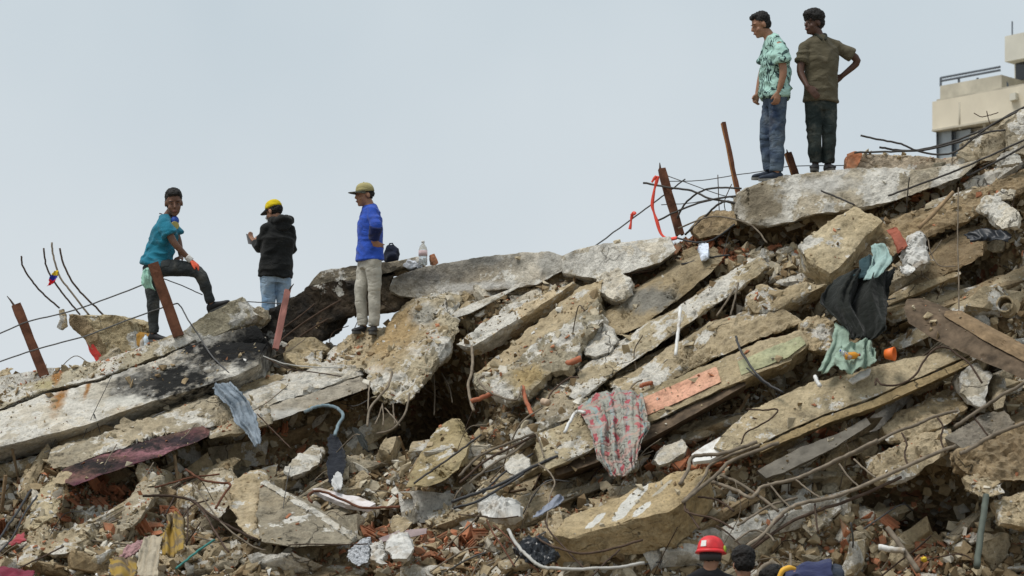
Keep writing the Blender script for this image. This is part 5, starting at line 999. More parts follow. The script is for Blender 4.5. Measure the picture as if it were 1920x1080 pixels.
def helmet(hf_, root):
    L_, HR, hd, fw, ud = hf_; red = simple('red_helmet_shell', (0.66, 0.028, 0.035), 0.25, 14, 0.5, 0.4, dirt=0.08)
    bm = bmesh.new(); rings = []
    for i in range(9):
        a = i / 8 * math.pi / 2 * 0.985; rr = math.cos(a) ** 0.7; rings.append((L_(0, -0.005, 0.035 + 0.125 * math.sin(a)), hd * 0.112 * rr, fw * 0.135 * rr))
    loft(bm, rings, 28); h = link('rescue_helmet', bm_mesh('rescue_helmet', bm, True), red)
    tag(h, 'red rescue helmet with a white sticker worn by the rescuer at the bottom edge', 'helmet')
    bm = bmesh.new(); loft(bm, [(L_(0, -0.005, 0.018), hd * 0.128, fw * 0.155), (L_(0, -0.005, 0.036), hd * 0.118, fw * 0.142), (L_(0, -0.005, 0.046), hd * 0.112, fw * 0.135)], 28); link('brim', bm_mesh('brim', bm, True), red, h)
    bm = bmesh.new(); loft(bm, [(L_(0, -0.03, -0.045), hd * 0.088, fw * 0.088), (L_(0, -0.02, 0.02), hd * 0.092, fw * 0.10)], 20); link('harness', bm_mesh('harness', bm, True), M['cable'], h)
    bm = bmesh.new(); pts = []
    for (x, z) in ((-0.068, 0.062), (-0.02, 0.062), (-0.02, 0.112), (-0.062, 0.112)):
        rr = math.cos(math.asin((z - 0.035) / 0.125)) ** 0.7 * 1.015; y = -0.005 - 0.135 * rr * math.sqrt(max(0, 1 - (x / (0.112 * rr)) ** 2)); pts.append(L_(x, y - 0.006, z))
    pb = prism_bm(pts, fw * 0.02); bmesh.ops.recalc_face_normals(pb, faces=pb.faces[:]); link('sticker', bm_mesh('sticker', pb), M['white'], h); bm.free()
    bm = bmesh.new()
    for k in range(3): sphere(bm, L_(0.115, -0.03 + k * 0.01, 0.05 - 0.0 * k), 0.012, 0.02, 0.03, HR, 10)
    link('lamp_clip', bm_mesh('lamp_clip', bm, True), simple('lime_plastic', (0.35, 0.45, 0.06), 0.1, 8, 0.5), h)
    return h
helmet(hF, Fp)
person(23.3, bent((1394, 1060, 0.02), (1393, 1094), 42), 'dark haired rescuer seen from behind beside the red helmet', SK2, fabric('black_cotton_tee', (0.014, 0.014, 0.016)), denim('navy_trousers_2', (0.02, 0.025, 0.04), (0.05, 0.06, 0.08)), (M['blackshoe'], M['sole']), (-0.1, 1, -0.2), 0, toes=dict(L=((0, 1, 0), None), R=((0, 1, 0), None)), hair='tall', face_parts=False, hs=0.98, seed=23)
q = bent((1462, 1100, 0.25), (1478, 1084), 40)
for k_, v in dict(neck=(1480, 1082, 0.1), sL=(1490, 1090, -0.14), sR=(1486, 1088, 0.2), hL=(1556, 1086, -0.08), hR=(1552, 1086, 0.1), eL=(1482, 1150, -0.16), eR=(1470, 1150, 0.24), wL=(1470, 1205, -0.1), wR=(1455, 1205, 0.2), tL=(1466, 1225, -0.05), tR=(1450, 1225, 0.2), kL=(1550, 1200, -0.08), kR=(1540, 1200, 0.1), aL=(1556, 1300, -0.08), aR=(1548, 1300, 0.1), head=(1450, 1094, 0.05)).items(): q[k_] = v
Hp, gH, hH, bH = person(23.2, q, 'rescuer in a navy jacket bending over at the bottom edge', SK2, fabric('navy_jacket', (0.035, 0.042, 0.10), 0.2), denim('navy_trousers_3', (0.02, 0.025, 0.04), (0.05, 0.06, 0.08)), (M['blackshoe'], M['sole']), (-0.9, 0.1, -0.4), 0, sleeve='long', toes=dict(L=((-1, 0, 0), None), R=((-1, 0, 0), None)), hair='short', face_parts=False, loose=1.6, seed=26)
b2 = bmesh.new(); limb(b2, [P(1460, 1084, 22.95), P(1467, 1069, 22.95), P(1480, 1064, 22.98), P(1490, 1066, 23.0)], [0.018, 0.022, 0.022, 0.014], 10)
tag(link('shoulder_harness', bm_mesh('shoulder_harness', b2, True), simple('yellow_webbing', (0.75, 0.42, 0.06), 0.2, 12, 0.7)), 'yellow padded strap over the shoulder of the bending rescuer', 'strap')
# ---------------------------------------------------------------- steel posts
def post(pts, w_px, mat, label, d=None, dd=-0.2, spike=None):
    """a steel channel: web and two flanges between the bottom and top point"""
    b, t = Q(pts[0], dd, d), Q(pts[1], dd, d); root = empty('steel_post', b, label, 'post'); ax = (t - b).normalized()
    w_ = w_px / m_px(*pts[0][:2]) / 2; r = ax.cross(Vector((0.25, -1, 0))).normalized(); f = r.cross(ax).normalized()
    def bar(nm, x0, x1, y0, y1, m):
        bm = prism_bm([b + r * x0 + f * y0, b + r * x1 + f * y0, b + r * x1 + f * y1, b + r * x0 + f * y1], t - b); roughen(bm, 0.12, 0.003, 0.006, 33); link(nm, bm_mesh(nm, bm), m, root)
    bar('web', -w_, w_, 0.0, 0.012, M['rust'] if mat != 'pinkpost' else M[mat]); bar('flange', -w_, -w_ + 0.022, -0.05, -0.002, M[mat]); bar('flange', w_ - 0.022, w_, -0.05, -0.002, M[mat])
    if spike: 
        bm = bmesh.new(); tube_bm(bm, [Q(p, dd, d) for p in spike], 0.014, 5, 0.004); link('torn_strip', bm_mesh('torn_strip', bm), M['rebar'], root)
    return root
post([(83, 704), (30, 570)], 18, 'rust', 'rusty steel post with a torn top at the far left', dd=-0.45, spike=[(26, 572), (19, 562), (13, 555)])
post([(335, 630), (287, 493)], 19, 'rust', 'rusty steel post in front of the man in teal', dd=-0.98)
post([(517, 654), (540, 543)], 11, 'pinkpost', 'thin pinkish post leaning beside the legs of the yellow cap man', dd=-0.75, spike=[(542, 545), (546, 538), (551, 532)])
post([(1276, 440), (1241, 315)], 14, 'rust', 'rusty post with a spike wrapped by bent rebars near the crest', dd=-0.2, spike=[(1238, 316), (1237, 305)])
post([(1388, 378), (1357, 229)], 7, 'rustorange', 'tall thin orange rusty post left of the man in mint', dd=0.0)
post([(1494, 332), (1478, 286)], 12, 'rustorange', 'short rusty post stub between the two standing men', dd=0.1, spike=[(1477, 288), (1475, 280)])
# ---------------------------------------------------------------- rebars, cables and wires, each where it lies
RB = [  # name, label, radius, material, dd, points
 ('rebar', 'leftmost bent rebar curving up from the column stump', .011, 'rebar', 2.2, [(40, 480), (43, 500), (60, 527), (80, 550), (112, 578)]),
 ('rebar', 'second bent rebar from the left above the column stump', .011, 'rebar', 2.3, [(82, 465), (87, 500), (103, 530), (123, 557), (150, 590)]),
 ('rebar', 'tallest bent rebar above the column stump, tied with a small flag', .012, 'dusty', 2.3, [(97, 455), (100, 480), (113, 520), (133, 547), (168, 592)]),
 ('rebar', 'rightmost bent rebar curving above the column stump', .012, 'rebar', 2.4, [(112, 465), (120, 497), (137, 530), (160, 557), (200, 596)]),
 ('cable', 'upper cable strung between the two left steel posts', .008, 'wire', -.5, [(-60, 648), (0, 625), (53, 603), (127, 585), (200, 560), (284, 528)]),
 ('cable', 'cable stretched from the post behind the knee of the man in teal', .006, 'wire', -.55, [(300, 520), (340, 535), (380, 553)]),
 ('cable', 'lower cable drooping past the left posts onto the beam', .008, 'wire', -.65, [(-60, 700), (0, 678), (75, 653), (160, 630), (240, 600), (320, 572), (337, 573), (353, 600, -.3), (373, 630, -.35), (397, 667, -.38), (430, 700, -.3)]),
 ('cable', 'short dark cable in front of the light jeans', .006, 'wire', -.1, [(455, 565), (490, 567), (530, 569)]),
 ('rebar', 'long bent rebar pointing left through the rusty post', .0115, 'steel', -.25, [(1206, 343), (1247, 350), (1297, 358), (1330, 372), (1374, 381), (1408, 403)]),
 ('rebar', 'rebar rising from lower left through the tangle by the rusty post', .0105, 'steel', -.3, [(1230, 415), (1274, 394), (1316, 379), (1347, 372), (1385, 367)]),
 ('rebar', 'arched rebar forming the top loop of the tangle', .0105, 'steel', -.2, [(1268, 412), (1278, 392), (1291, 375), (1316, 358), (1347, 352), (1390, 353)]),
 ('rebar', 'arched rebar dropping to the foot of the rusty post', .0115, 'steel', -.35, [(1285, 440), (1298, 428), (1322, 406), (1347, 383), (1369, 378), (1398, 392)]),
 ('cable', 'slanting guy wire carrying a small red ribbon', .008, 'wire', -.1, [(1112, 464), (1183, 412), (1222, 383), (1258, 356), (1284, 336)]),
 ('wire', 'thin wire sloping down right from the top of the rusty post', .005, 'wire', -.1, [(1250, 329), (1291, 344), (1347, 364), (1380, 372)]),
 ('wire', 'long thin wire running behind the feet of the two standing men', .005, 'wire', .1, [(1256, 340), (1316, 338), (1380, 328), (1424, 322), (1480, 312), (1592, 310)]),
 ('wire', 'level thin wire crossing the middle of the tangle', .005, 'wire', -.12, [(1240, 384), (1291, 381), (1340, 372), (1368, 368)]),
 ('wire', 'upright thin wire in the tangle', .005, 'rebar', -.2, [(1346, 328), (1347, 360), (1349, 402)]),
 ('wire', 'second upright thin wire with a crook in the tangle', .005, 'rebar', -.2, [(1372, 345), (1364, 362), (1358, 380), (1360, 395)]),
 ('cable', 'grey cable arching over the lump at the left end of the crest beam', .009, 'dusty', -.5, [(1272, 428), (1330, 407), (1372, 410), (1402, 419), (1420, 432), (1438, 455)]),
 ('cable', 'black cable sagging below the tangle', .010, 'cable', -.45, [(1270, 446), (1300, 454), (1330, 452), (1352, 440), (1378, 420)]),
 ('cable', 'black cable lying along the rubble under the rusty post', .010, 'cable', -.4, [(1278, 496), (1310, 488), (1340, 482), (1368, 478)]),
 ('rebar', 'topmost long rebar reaching left from the upper right margin', .0105, 'steel', -.3, [(1614, 254), (1650, 262), (1690, 270), (1718, 282), (1760, 290), (1796, 282), (1832, 254), (1879, 223), (1960, 190)]),
 ('rebar', 'second rebar in the bundle at upper right', .0115, 'steel', -.25, [(1649, 276), (1680, 281), (1715, 282), (1760, 273), (1804, 259), (1850, 240), (1895, 214), (1960, 180)]),
 ('rebar', 'straight rebar lying along the top of the wall fragment', .0105, 'steel', -.3, [(1602, 286), (1671, 284), (1732, 281), (1802, 265), (1852, 248), (1885, 244)]),
 ('rebar', 'thick straight rod slanting over the crest beam at right', .0105, 'steel', -.75, [(1665, 367), (1720, 347), (1780, 325), (1838, 300), (1960, 245)]),
 ('rebar', 'short straight rod parallel to the thick one at right', .0115, 'steel', -.65, [(1815, 330), (1874, 300), (1960, 252)]),
 ('rebar', 'short rod slanting down across the crest beam plaster', .010, 'steel', -.68, [(1540, 358), (1575, 372), (1602, 384)]),
 ('wire', 'thin forked wire above the grey lump at upper right', .005, 'rebar', -.1, [(1826, 212), (1840, 219), (1855, 216), (1872, 211)]),
 ('wire', 'thin upright wire above the grey lump at upper right', .005, 'rebar', -.1, [(1850, 208), (1853, 222), (1858, 236)]),
 ('rebar', 'thick rebar hanging from the middle of the leaning block', .013, 'dusty', -1.05, [(736, 698), (726, 727), (710, 745), (694, 766), (688, 798)]),
 ('rebar', 'straight rebar hanging at the left of the leaning block', .008, 'dusty', -1.0, [(694, 715), (691, 740), (690, 768)]),
 ('rebar', 'hooked rebar hanging at the right of the leaning block', .011, 'dusty', -1.0, [(768, 738), (764, 758), (758, 778), (737, 804), (707, 813)]),
 ('rebar', 'short rebar slanting left under the leaning block', .008, 'dusty', -.85, [(717, 757), (711, 778), (703, 796)]),
 ('rebar', 'short upright rebar under the leaning block', .007, 'dusty', -.85, [(717, 757), (719, 780), (718, 798)]),
 ('rebar', 'straight rebar under the right half of the leaning block', .008, 'dusty', -.85, [(737, 757), (738, 775), (741, 795)]),
 ('rebar', 'rebar crossing diagonally under the leaning block', .007, 'dusty', -.88, [(722, 765), (735, 780), (750, 798)]),
 ('rebar', 'long dark bar leaning across the olive tan plate', .0105, 'steel', -.75, [(776, 906), (820, 875), (860, 847), (902, 815)]),
 ('cable', 'lower black cable of the bundle left of the plaid cloth', .016, 'cable', -1.0, [(846, 941), (900, 922), (944, 905), (1006, 872), (1046, 855)]),
 ('cable', 'lowest black cable of the bundle left of the plaid cloth', .013, 'cable', -1.0, [(849, 953), (895, 940), (930, 920), (982, 888)]),
 ('cable', 'brown cable of the bundle rising to the beam end', .013, 'dusty', -1.02, [(860, 893), (899, 855), (953, 831), (1002, 812)]),
 ('cable', 'second brown cable of the bundle rising to the beam end', .012, 'rebar', -.98, [(862, 905), (914, 862), (973, 832), (1004, 815)]),
 ('cable', 'third brown cable of the bundle spreading at the foot', .012, 'dusty', -.95, [(880, 905), (922, 872), (960, 850), (985, 830)]),
 ('cable', 'dark cable fanning out under the bundle', .010, 'cable', -.9, [(905, 925), (935, 895), (965, 872), (1000, 850)]),
 ('wire', 'pale wire dangling beside the beam end left of the plaid cloth', .007, 'dusty', -1.1, [(1005, 812), (1012, 830), (1020, 858)]),
 ('wire', 'pale bent wire hanging below the beam end', .008, 'dusty', -1.05, [(1010, 870), (1030, 885), (1040, 905), (1033, 925), (1028, 945)]),
 ('wire', 'hooked wire with a clay knob above the plaid cloth', .009, 'rebar', -.95, [(1026, 750), (1035, 735), (1053, 718), (1070, 708), (1085, 708)]),
 ('rebar', 'bent stirrup bar under the lumpy grey block', .011, 'dusty', -1.12, [(909, 704), (897, 712), (908, 727), (926, 739), (950, 748), (970, 748), (978, 724)]),
 ('wire', 'dangling dusty root left of the lumpy grey block', .016, 'dusty', -.7, [(884, 640), (886, 675), (884, 700), (878, 722), (882, 748), (888, 770)]),
 ('cable', 'pale grey hose curving along the bottom in front of the tan slab', .016, 'palewire', -1.25, [(953, 993), (968, 1020), (988, 1042), (1005, 1056), (1023, 1064), (1060, 1067), (1110, 1066), (1160, 1064), (1208, 1055)]),
 ('rebar', 'brown rebar curving under the front of the tan painted slab', .011, 'rebar', -1.25, [(1005, 1007), (1025, 1020), (1048, 1028), (1097, 1038), (1151, 1028), (1205, 1012)]),
 ('rebar', 'thin rebar crossing below the tan painted slab', .009, 'rebar', -1.25, [(1108, 1082), (1135, 1055), (1162, 1031)]),
 ('rebar', 'rusty wire bending left of the tan painted slab', .008, 'rebar', -1.15, [(1022, 975), (1030, 995), (1050, 1018), (1075, 1045), (1100, 1070)]),
 ('rebar', 'rusty rod slanting at the bottom near the black bag', .008, 'rust', -1.1, [(912, 975), (925, 1000), (945, 1030), (965, 1062)]),
 ('rebar', 'rusty rod ending near the black bag', .008, 'rust', -1.1, [(925, 985), (955, 1010), (980, 1045), (1010, 1072)]),
 ('rebar', 'thick bar bent down over the upper corner of the tan painted slab', .018, 'dusty', -1.25, [(1275, 908), (1290, 880), (1297, 858), (1320, 853), (1351, 851), (1384, 841), (1420, 828)]),
 ('rebar', 'thick bar sweeping up from the right side of the tan painted slab', .018, 'dusty', -1.2, [(1280, 942), (1312, 916), (1346, 888), (1368, 866), (1420, 845), (1460, 830)]),
 ('rebar', 'curved bar crossing the white board piece', .014, 'dusty', -1.15, [(1284, 936), (1305, 915), (1322, 891), (1332, 872), (1371, 853), (1425, 835)]),
 ('rebar', 'wavy bar running up right out of the cage', .017, 'dusty', -1.1, [(1334, 902), (1359, 911), (1385, 922), (1407, 933), (1418, 924), (1432, 912), (1487, 899), (1546, 874), (1601, 847), (1645, 825)]),
 ('rebar', 'long bar sloping down right inside the cage', .015, 'dusty', -1.05, [(1351, 891), (1384, 905), (1418, 927), (1459, 958)]),
 ('rebar', 'short dark bar at the left end of the cage', .010, 'rebar', -1.0, [(1309, 931), (1346, 938), (1376, 958)]),
 ('rebar', 'bent dark bar hanging right of the tan painted slab', .010, 'rebar', -1.15, [(1284, 940), (1286, 958), (1310, 966), (1343, 974), (1375, 992)]),
 ('rebar', 'thin bar dropping from the corner of the tan painted slab', .010, 'rebar', -1.1, [(1288, 955), (1300, 975), (1312, 992)]),
 ('rebar', 'inner bar of the cage near its lower end', .012, 'dusty', -1.05, [(1382, 986), (1410, 968), (1446, 947), (1496, 933)]),
 ('rebar', 'main lower bar of the cage running from the rescuers to the dark slab', .018, 'dusty', -1.2, [(1396, 1027), (1432, 1002), (1457, 972), (1482, 952), (1518, 940), (1576, 928), (1679, 883), (1757, 849), (1792, 836)]),
 ('rebar', 'dark twin of the main lower cage bar', .015, 'rebar', -1.1, [(1410, 1030), (1450, 1000), (1490, 975), (1540, 955), (1600, 935), (1690, 895)]),
 ('rebar', 'upper bar of the cage at the right', .015, 'dusty', -1.05, [(1540, 880), (1572, 864), (1625, 839), (1679, 810), (1715, 798), (1749, 782), (1795, 770)]),
 ('rebar', 'pale thick bar running out to the right edge', .019, 'dusty', -1.15, [(1800, 850), (1815, 844), (1853, 821), (1907, 798), (1960, 778)]),
 ('rebar', 'upper pale bar climbing to the right edge', .017, 'dusty', -1.15, [(1790, 800), (1824, 777), (1866, 749), (1920, 718), (1960, 695)]),
 ('stirrup', 'first cage stirrup from the right', .009, 'rebar', -1.1, [(1824, 780), (1838, 798), (1853, 818)]),
 ('stirrup', 'second cage stirrup from the right', .009, 'rebar', -1.1, [(1757, 782), (1768, 800), (1764, 822), (1772, 848)]),
 ('stirrup', 'third cage stirrup from the right', .009, 'rebar', -1.1, [(1691, 812), (1700, 832), (1696, 852), (1702, 872)]),
 ('stirrup', 'fourth cage stirrup from the right', .009, 'dusty', -1.1, [(1601, 861), (1622, 880), (1642, 896)]),
 ('stirrup', 'fifth cage stirrup from the right', .009, 'dusty', -1.1, [(1574, 870), (1590, 893), (1612, 914)]),
 ('stirrup', 'sixth cage stirrup from the right', .009, 'dusty', -1.1, [(1490, 898), (1515, 918), (1540, 935)]),
 ('stirrup', 'seventh cage stirrup from the right', .009, 'dusty', -1.1, [(1440, 905), (1465, 935), (1486, 955)]),
 ('rebar', 'short dark bar end hanging below the cage', .009, 'rebar', -1.15, [(1528, 945), (1530, 972), (1534, 998)]),
 ('rebar', 'thin rod slanting down behind the rescuers', .008, 'rebar', -1.1, [(1343, 986), (1365, 1000), (1394, 1028)]),
 ('rebar', 'crossing rod behind the dark haired rescuer', .010, 'dusty', -1.2, [(1378, 1015), (1410, 995), (1440, 1002), (1452, 1015)]),
 ('rebar', 'second crossing rod behind the dark haired rescuer', .010, 'rebar', -1.2, [(1395, 1035), (1425, 1012), (1448, 985), (1470, 965)]),
 ('hose', 'grey coiled hose end right of the dark haired rescuer', .022, 'dusty', -1.5, [(1418, 1082), (1428, 1066), (1444, 1056), (1458, 1060), (1466, 1076)]),
 ('rebar', 'tall rod standing in front of the bending rescuer', .012, 'dusty', -1.6, [(1484, 1085), (1483, 1062), (1482, 1038)]),
 ('wire', 'long straight wire hanging vertically near the right edge', .007, 'dusty', -.75, [(1797, 352), (1796, 410), (1796, 467), (1798, 540), (1797, 618)]),
 ('wire', 'thin wire hanging near the dark tarp', .005, 'rebar', -.75, [(1902, 365), (1896, 395), (1884, 425), (1886, 462)]),
 ('wire', 'looping wire over the dark brown panel', .006, 'dusty', -.6, [(1727, 433), (1740, 450), (1743, 467), (1752, 488), (1765, 499), (1793, 499)]),
 ('wire', 'diagonal wire across the dark brown panel', .006, 'dusty', -.6, [(1766, 450), (1752, 470), (1735, 488), (1728, 512), (1742, 525)]),
 ('wire', 'curly wire lying on the tan ledge slab', .010, 'rebar', -1.1, [(1642, 722), (1643, 710), (1654, 721), (1685, 721), (1716, 704), (1732, 677), (1754, 654), (1777, 652), (1796, 666), (1818, 682), (1841, 718)]),
 ('cable', 'dark cable draped over the green painted beam', .012, 'cable', -1.0, [(1380, 631), (1384, 645), (1391, 661), (1413, 694), (1436, 717), (1469, 736)]),
 ('cable', 'thinner cable beside the one on the green painted beam', .007, 'cable', -.95, [(1400, 690), (1425, 712), (1445, 726), (1462, 734)]),
 ('wire', 'bent wire lying on the left half of the tan ledge slab', .008, 'rebar', -1.1, [(1400, 767), (1430, 769), (1458, 768), (1445, 785), (1420, 800), (1398, 812), (1390, 832)]),
 ('rebar', 'pale straight rod standing right of the mottled beam', .010, 'dusty', -.75, [(1384, 530), (1378, 560), (1370, 592)]),
 ('rebar', 'second pale rod leaning right of the mottled beam', .010, 'dusty', -.75, [(1378, 540), (1362, 566), (1344, 592)]),
 ('branch', 'dark branch lying across the lower left rubble', .013, 'rebar', -1.1, [(268, 930), (300, 929), (330, 931), (362, 940), (400, 970), (440, 992), (482, 1012)]),
 ('branch', 'rusty branch curving over the slab behind the twigs', .012, 'rust', -1.15, [(348, 880), (380, 900), (410, 905), (432, 908), (418, 930), (404, 953)]),
 ('branch', 'orange twig arching left of the mossy block', .009, 'rust', -1.1, [(290, 914), (330, 903), (360, 895), (412, 889)]),
 ('branch', 'short twig forking down from the dark branch', .009, 'rebar', -1.1, [(326, 934), (318, 950), (309, 967)]),
 ('branch', 'long twig slanting down to the bottom from the dark branch', .010, 'rebar', -1.15, [(365, 940), (385, 965), (405, 1000), (428, 1035)]),
 ('branch', 'upright twig at lower left', .008, 'rebar', -1.05, [(352, 950), (352, 985), (350, 1022)]),
 ('branch', 'pale twig crossing the mossy block', .008, 'dusty', -1.1, [(362, 905), (385, 940), (420, 985), (470, 1022), (498, 1032)]),
 ('cord', 'teal cord lying at the bottom left', .011, 'tealc', -1.1, [(330, 1066), (352, 1048), (375, 1030), (402, 1012)]),
 ('rebar', 'thin rod lying across the broad mossy slab', .008, 'rebar', -1.1, [(35, 1066), (75, 1046), (120, 1024)]),
 ('cable', 'dark cable hanging at the left edge', .012, 'cable', -.9, [(-5, 1018), (15, 985), (34, 958), (58, 918)]),
 ('cable', 'second dark cable at the left edge', .010, 'cable', -.85, [(-5, 1040), (25, 1005), (45, 965), (70, 930)]),
 ('wire', 'thin wire sweeping over the ochre block', .007, 'palewire', -.85, [(488, 666), (515, 676), (545, 684), (590, 688), (640, 690)]),
 ('wire', 'second thin wire sweeping below the ochre block', .006, 'rebar', -.85, [(500, 672), (540, 690), (590, 698), (640, 706)]),
 ('wire', 'thin rod leaning over the magenta beam', .006, 'dusty', -.95, [(196, 872), (206, 855), (219, 833)]),
 ('wire', 'twig crossing the magenta beam at its middle', .006, 'dusty', -.95, [(338, 825), (352, 812), (366, 795)]),
 ('wire', 'wire slanting over the rough slab toward the denim cloth', .006, 'dusty', -1.0, [(470, 772), (500, 755), (540, 722)]),
 ('wire', 'long thin wire slanting under the smooth grey beam', .007, 'rebar', -.8, [(482, 776), (510, 805), (545, 840)]),
 ('rebar', 'bar slanting across the charred beam', .010, 'rebar', -.5, [(522, 642), (560, 612), (600, 585), (640, 562)]),
 ('rebar', 'second bar slanting across the charred beam', .010, 'rebar', -.5, [(530, 655), (575, 622), (615, 598)]),
 ('rebar', 'third bar slanting across the charred beam', .008, 'rebar', -.48, [(520, 622), (555, 598), (590, 570)]),
 ('rebar', 'hooked rust coloured bar over the pale curved sheet', .013, 'rust', -.95, [(585, 942), (578, 932), (586, 922), (605, 922), (640, 936), (680, 952), (720, 951), (750, 950)]),
 ('wire', 'thin straight wire lying below the grey triangular slab', .006, 'rebar', -1.1, [(540, 1022), (580, 1020), (640, 1021), (690, 1020)]),
 ('wire', 'long thin wire bottom centre crossing the red crumbs', .006, 'rebar', -1.0, [(860, 965), (900, 968), (935, 972), (972, 968)]),
 ('rebar', 'dark bar in the cavity right of the leaning block', .008, 'dusty', .2, [(812, 690), (815, 730), (814, 778)]),
 ('rebar', 'curved bar in the cavity right of the leaning block', .008, 'dusty', .2, [(828, 700), (842, 725), (848, 755)]),
]
M['tealc'] = simple('teal_cord', (0.05, 0.20, 0.18), 0.2, 10, 0.7)
for nm, lab, r_, mt, dd, pts in RB:
    rod(nm, pts, r_, M[mt], lab, {'rebar': 'rebar', 'stirrup': 'rebar', 'branch': 'branch', 'cord': 'cord', 'hose': 'hose'}.get(nm, nm), dd, seg=7)
# ---------------------------------------------------------------- cloths, bags and litter
def cloth(name, rows, mat, label, cat='cloth', dd=-0.8, nu=30, nv=34, fold=0.03, nf=3.0, seed=0, thick=0.007, d=None):
    g = [catmull([Q(p, dd, d) for p in r], 6) for r in rows]
    m = min(len(x) for x in g); cols = []
    for j in range(nu + 1):
        pr = []
        for x in g:
            t = j / nu * (len(x) - 1); i = min(int(t), len(x) - 2); pr.append(x[i].lerp(x[i + 1], t - i))
        cp = catmull(pr, 6); cc = []
        for k in range(nv + 1):
            t = k / nv * (len(cp) - 1); i = min(int(t), len(cp) - 2); cc.append(cp[i].lerp(cp[i + 1], t - i))
        cols.append(cc)
    V_ = []; uv = []
    for j in range(nu + 1):
        for k in range(nv + 1): V_.append(cols[j][k]); uv.append((j / nu, k / nv))
    A_ = np.array([v[:] for v in V_]); U_ = np.array(uv)
    n = fbm(np.stack([U_[:, 0] * nf + 0.25 * np.sin(U_[:, 1] * 5 + seed), U_[:, 1] * 0.8 + seed, np.zeros(len(U_))], 1), seed, 3)
    n = (1 - 2 * np.abs(n)) * fold; A_[:, 1] -= n; A_[:, 2] += 0.2 * n
    A_ += np.stack([fbm(A_ * 9 + s, seed + s, 2) for s in (1, 2, 3)], 1) * 0.010
    ed = (np.minimum(U_[:, 0], 1 - U_[:, 0]) < 0.001) | (np.minimum(U_[:, 1], 1 - U_[:, 1]) < 0.001)
    A_[ed] += np.stack([vnoise(A_ * 38 + s, seed + s) for s in (5, 6, 7)], 1)[ed] * 0.014
    F_ = [(j * (nv + 1) + k, (j + 1) * (nv + 1) + k, (j + 1) * (nv + 1) + k + 1, j * (nv + 1) + k + 1) for j in range(nu) for k in range(nv)]
    me = mesh_from(name, A_, F_, True); ul = me.uv_layers.new(name='UVMap')
    li = np.empty(len(me.loops), int); me.loops.foreach_get('vertex_index', li); ul.data.foreach_set('uv', U_[li].ravel().astype(np.float32))
    o = link(name, me, mat); s = o.modifiers.new('s', 'SOLIDIFY'); s.thickness = thick; s.offset = 0
    return tag(o, label, cat)
def plaid():
    b = NB('plaid_blanket'); uvn = b.n('ShaderNodeUVMap'); sp_ = b.n('ShaderNodeSeparateXYZ')
    nzc = b.n('ShaderNodeTexNoise'); nzc.inputs['Scale'].default_value = 5; nzc.inputs['Detail'].default_value = 3; b.l(b.pos(), nzc.inputs['Vector']); dv = b.vmath('ADD', uvn.outputs[0], b.vmath('MULTIPLY', b.vmath('SUBTRACT', nzc.outputs['Color'], (0.5, 0.5, 0.5)), (0.32, 0.22, 0))); b.l(dv, sp_.inputs[0])
    def stripes(o_, f, lo, hi): return b.ramp(b.math('FRACT', b.math('MULTIPLY', o_, f)), (lo, 0), (lo + 0.04, 1), (hi, 1), (hi + 0.04, 0))
    u1 = stripes(sp_.outputs[0], 5.0, 0.1, 0.5); v1 = stripes(sp_.outputs[1], 6.0, 0.15, 0.5); v2 = stripes(sp_.outputs[1], 6.0, 0.62, 0.78); u2 = stripes(sp_.outputs[0], 4.0, 0.62, 0.8)
    col = b.mix(b.noise(12, 3), (0.27, 0.28, 0.245), (0.37, 0.36, 0.32)); col = b.mix(b.math('MULTIPLY', u2, 0.75), col, (0.24, 0.33, 0.34)); col = b.mix(b.math('MULTIPLY', v2, 0.5), col, (0.50, 0.25, 0.22))
    col = b.mix(b.math('MULTIPLY', u1, 0.22), col, (0.45, 0.20, 0.19)); col = b.mix(b.math('MULTIPLY', b.math('MULTIPLY', u1, v1), 0.8), col, (0.40, 0.06, 0.085))
    col = b.mix(b.ramp(b.noise(5, 4), (0.5, 0), (0.7, 0.45)), col, (0.33, 0.28, 0.20)); b.bump(folds(b), 0.8, 0.06); return b.fin(col, 0.95, 0.1)
cloth('plaid_blanket', [[(1080, 766, .25), (1105, 748, .2), (1135, 735, .2), (1165, 732, .2), (1195, 734, .2), (1206, 746, .25)], [(1090, 776), (1114, 764), (1140, 754), (1165, 750), (1190, 751), (1208, 764)], [(1103, 800), (1125, 795), (1145, 790), (1165, 785), (1190, 780), (1213, 792)],
      [(1111, 830), (1130, 830), (1150, 825), (1170, 818), (1195, 808), (1218, 803)], [(1120, 856), (1138, 866), (1158, 864), (1178, 854), (1194, 838), (1206, 820)], [(1136, 880), (1150, 888), (1166, 890), (1181, 886), (1191, 872), (1197, 850)]], plaid(), 'red and grey plaid blanket draped over the pink painted beam', 'blanket', -1.16, 60, 46, 0.10, 6.0, 3)
BLKC = fabric('black_sheet', (0.012, 0.014, 0.012), 0.3); TEALC = fabric('pale_teal_rag', (0.30, 0.42, 0.40), 0.3); MINTC = fabric('grey_green_cloth', (0.27, 0.36, 0.29), 0.3); JEAN = denim('faded_denim', (0.13, 0.16, 0.19), (0.26, 0.30, 0.34))
cloth('black_sheet', [[(1592, 512, .15), (1620, 506, .15), (1650, 504, .15), (1678, 498, .15)], [(1562, 526), (1600, 530), (1640, 528), (1674, 520)], [(1538, 568), (1580, 572), (1625, 566), (1666, 560)], [(1562, 597), (1590, 602), (1630, 602), (1660, 596)], [(1590, 625), (1605, 632), (1630, 630), (1656, 625)], [(1593, 638), (1605, 641), (1622, 639), (1642, 634)]], BLKC, 'large black cloth hanging in folds on the right slope', 'cloth', -1.02, 44, 40, 0.14, 4.0, 8)
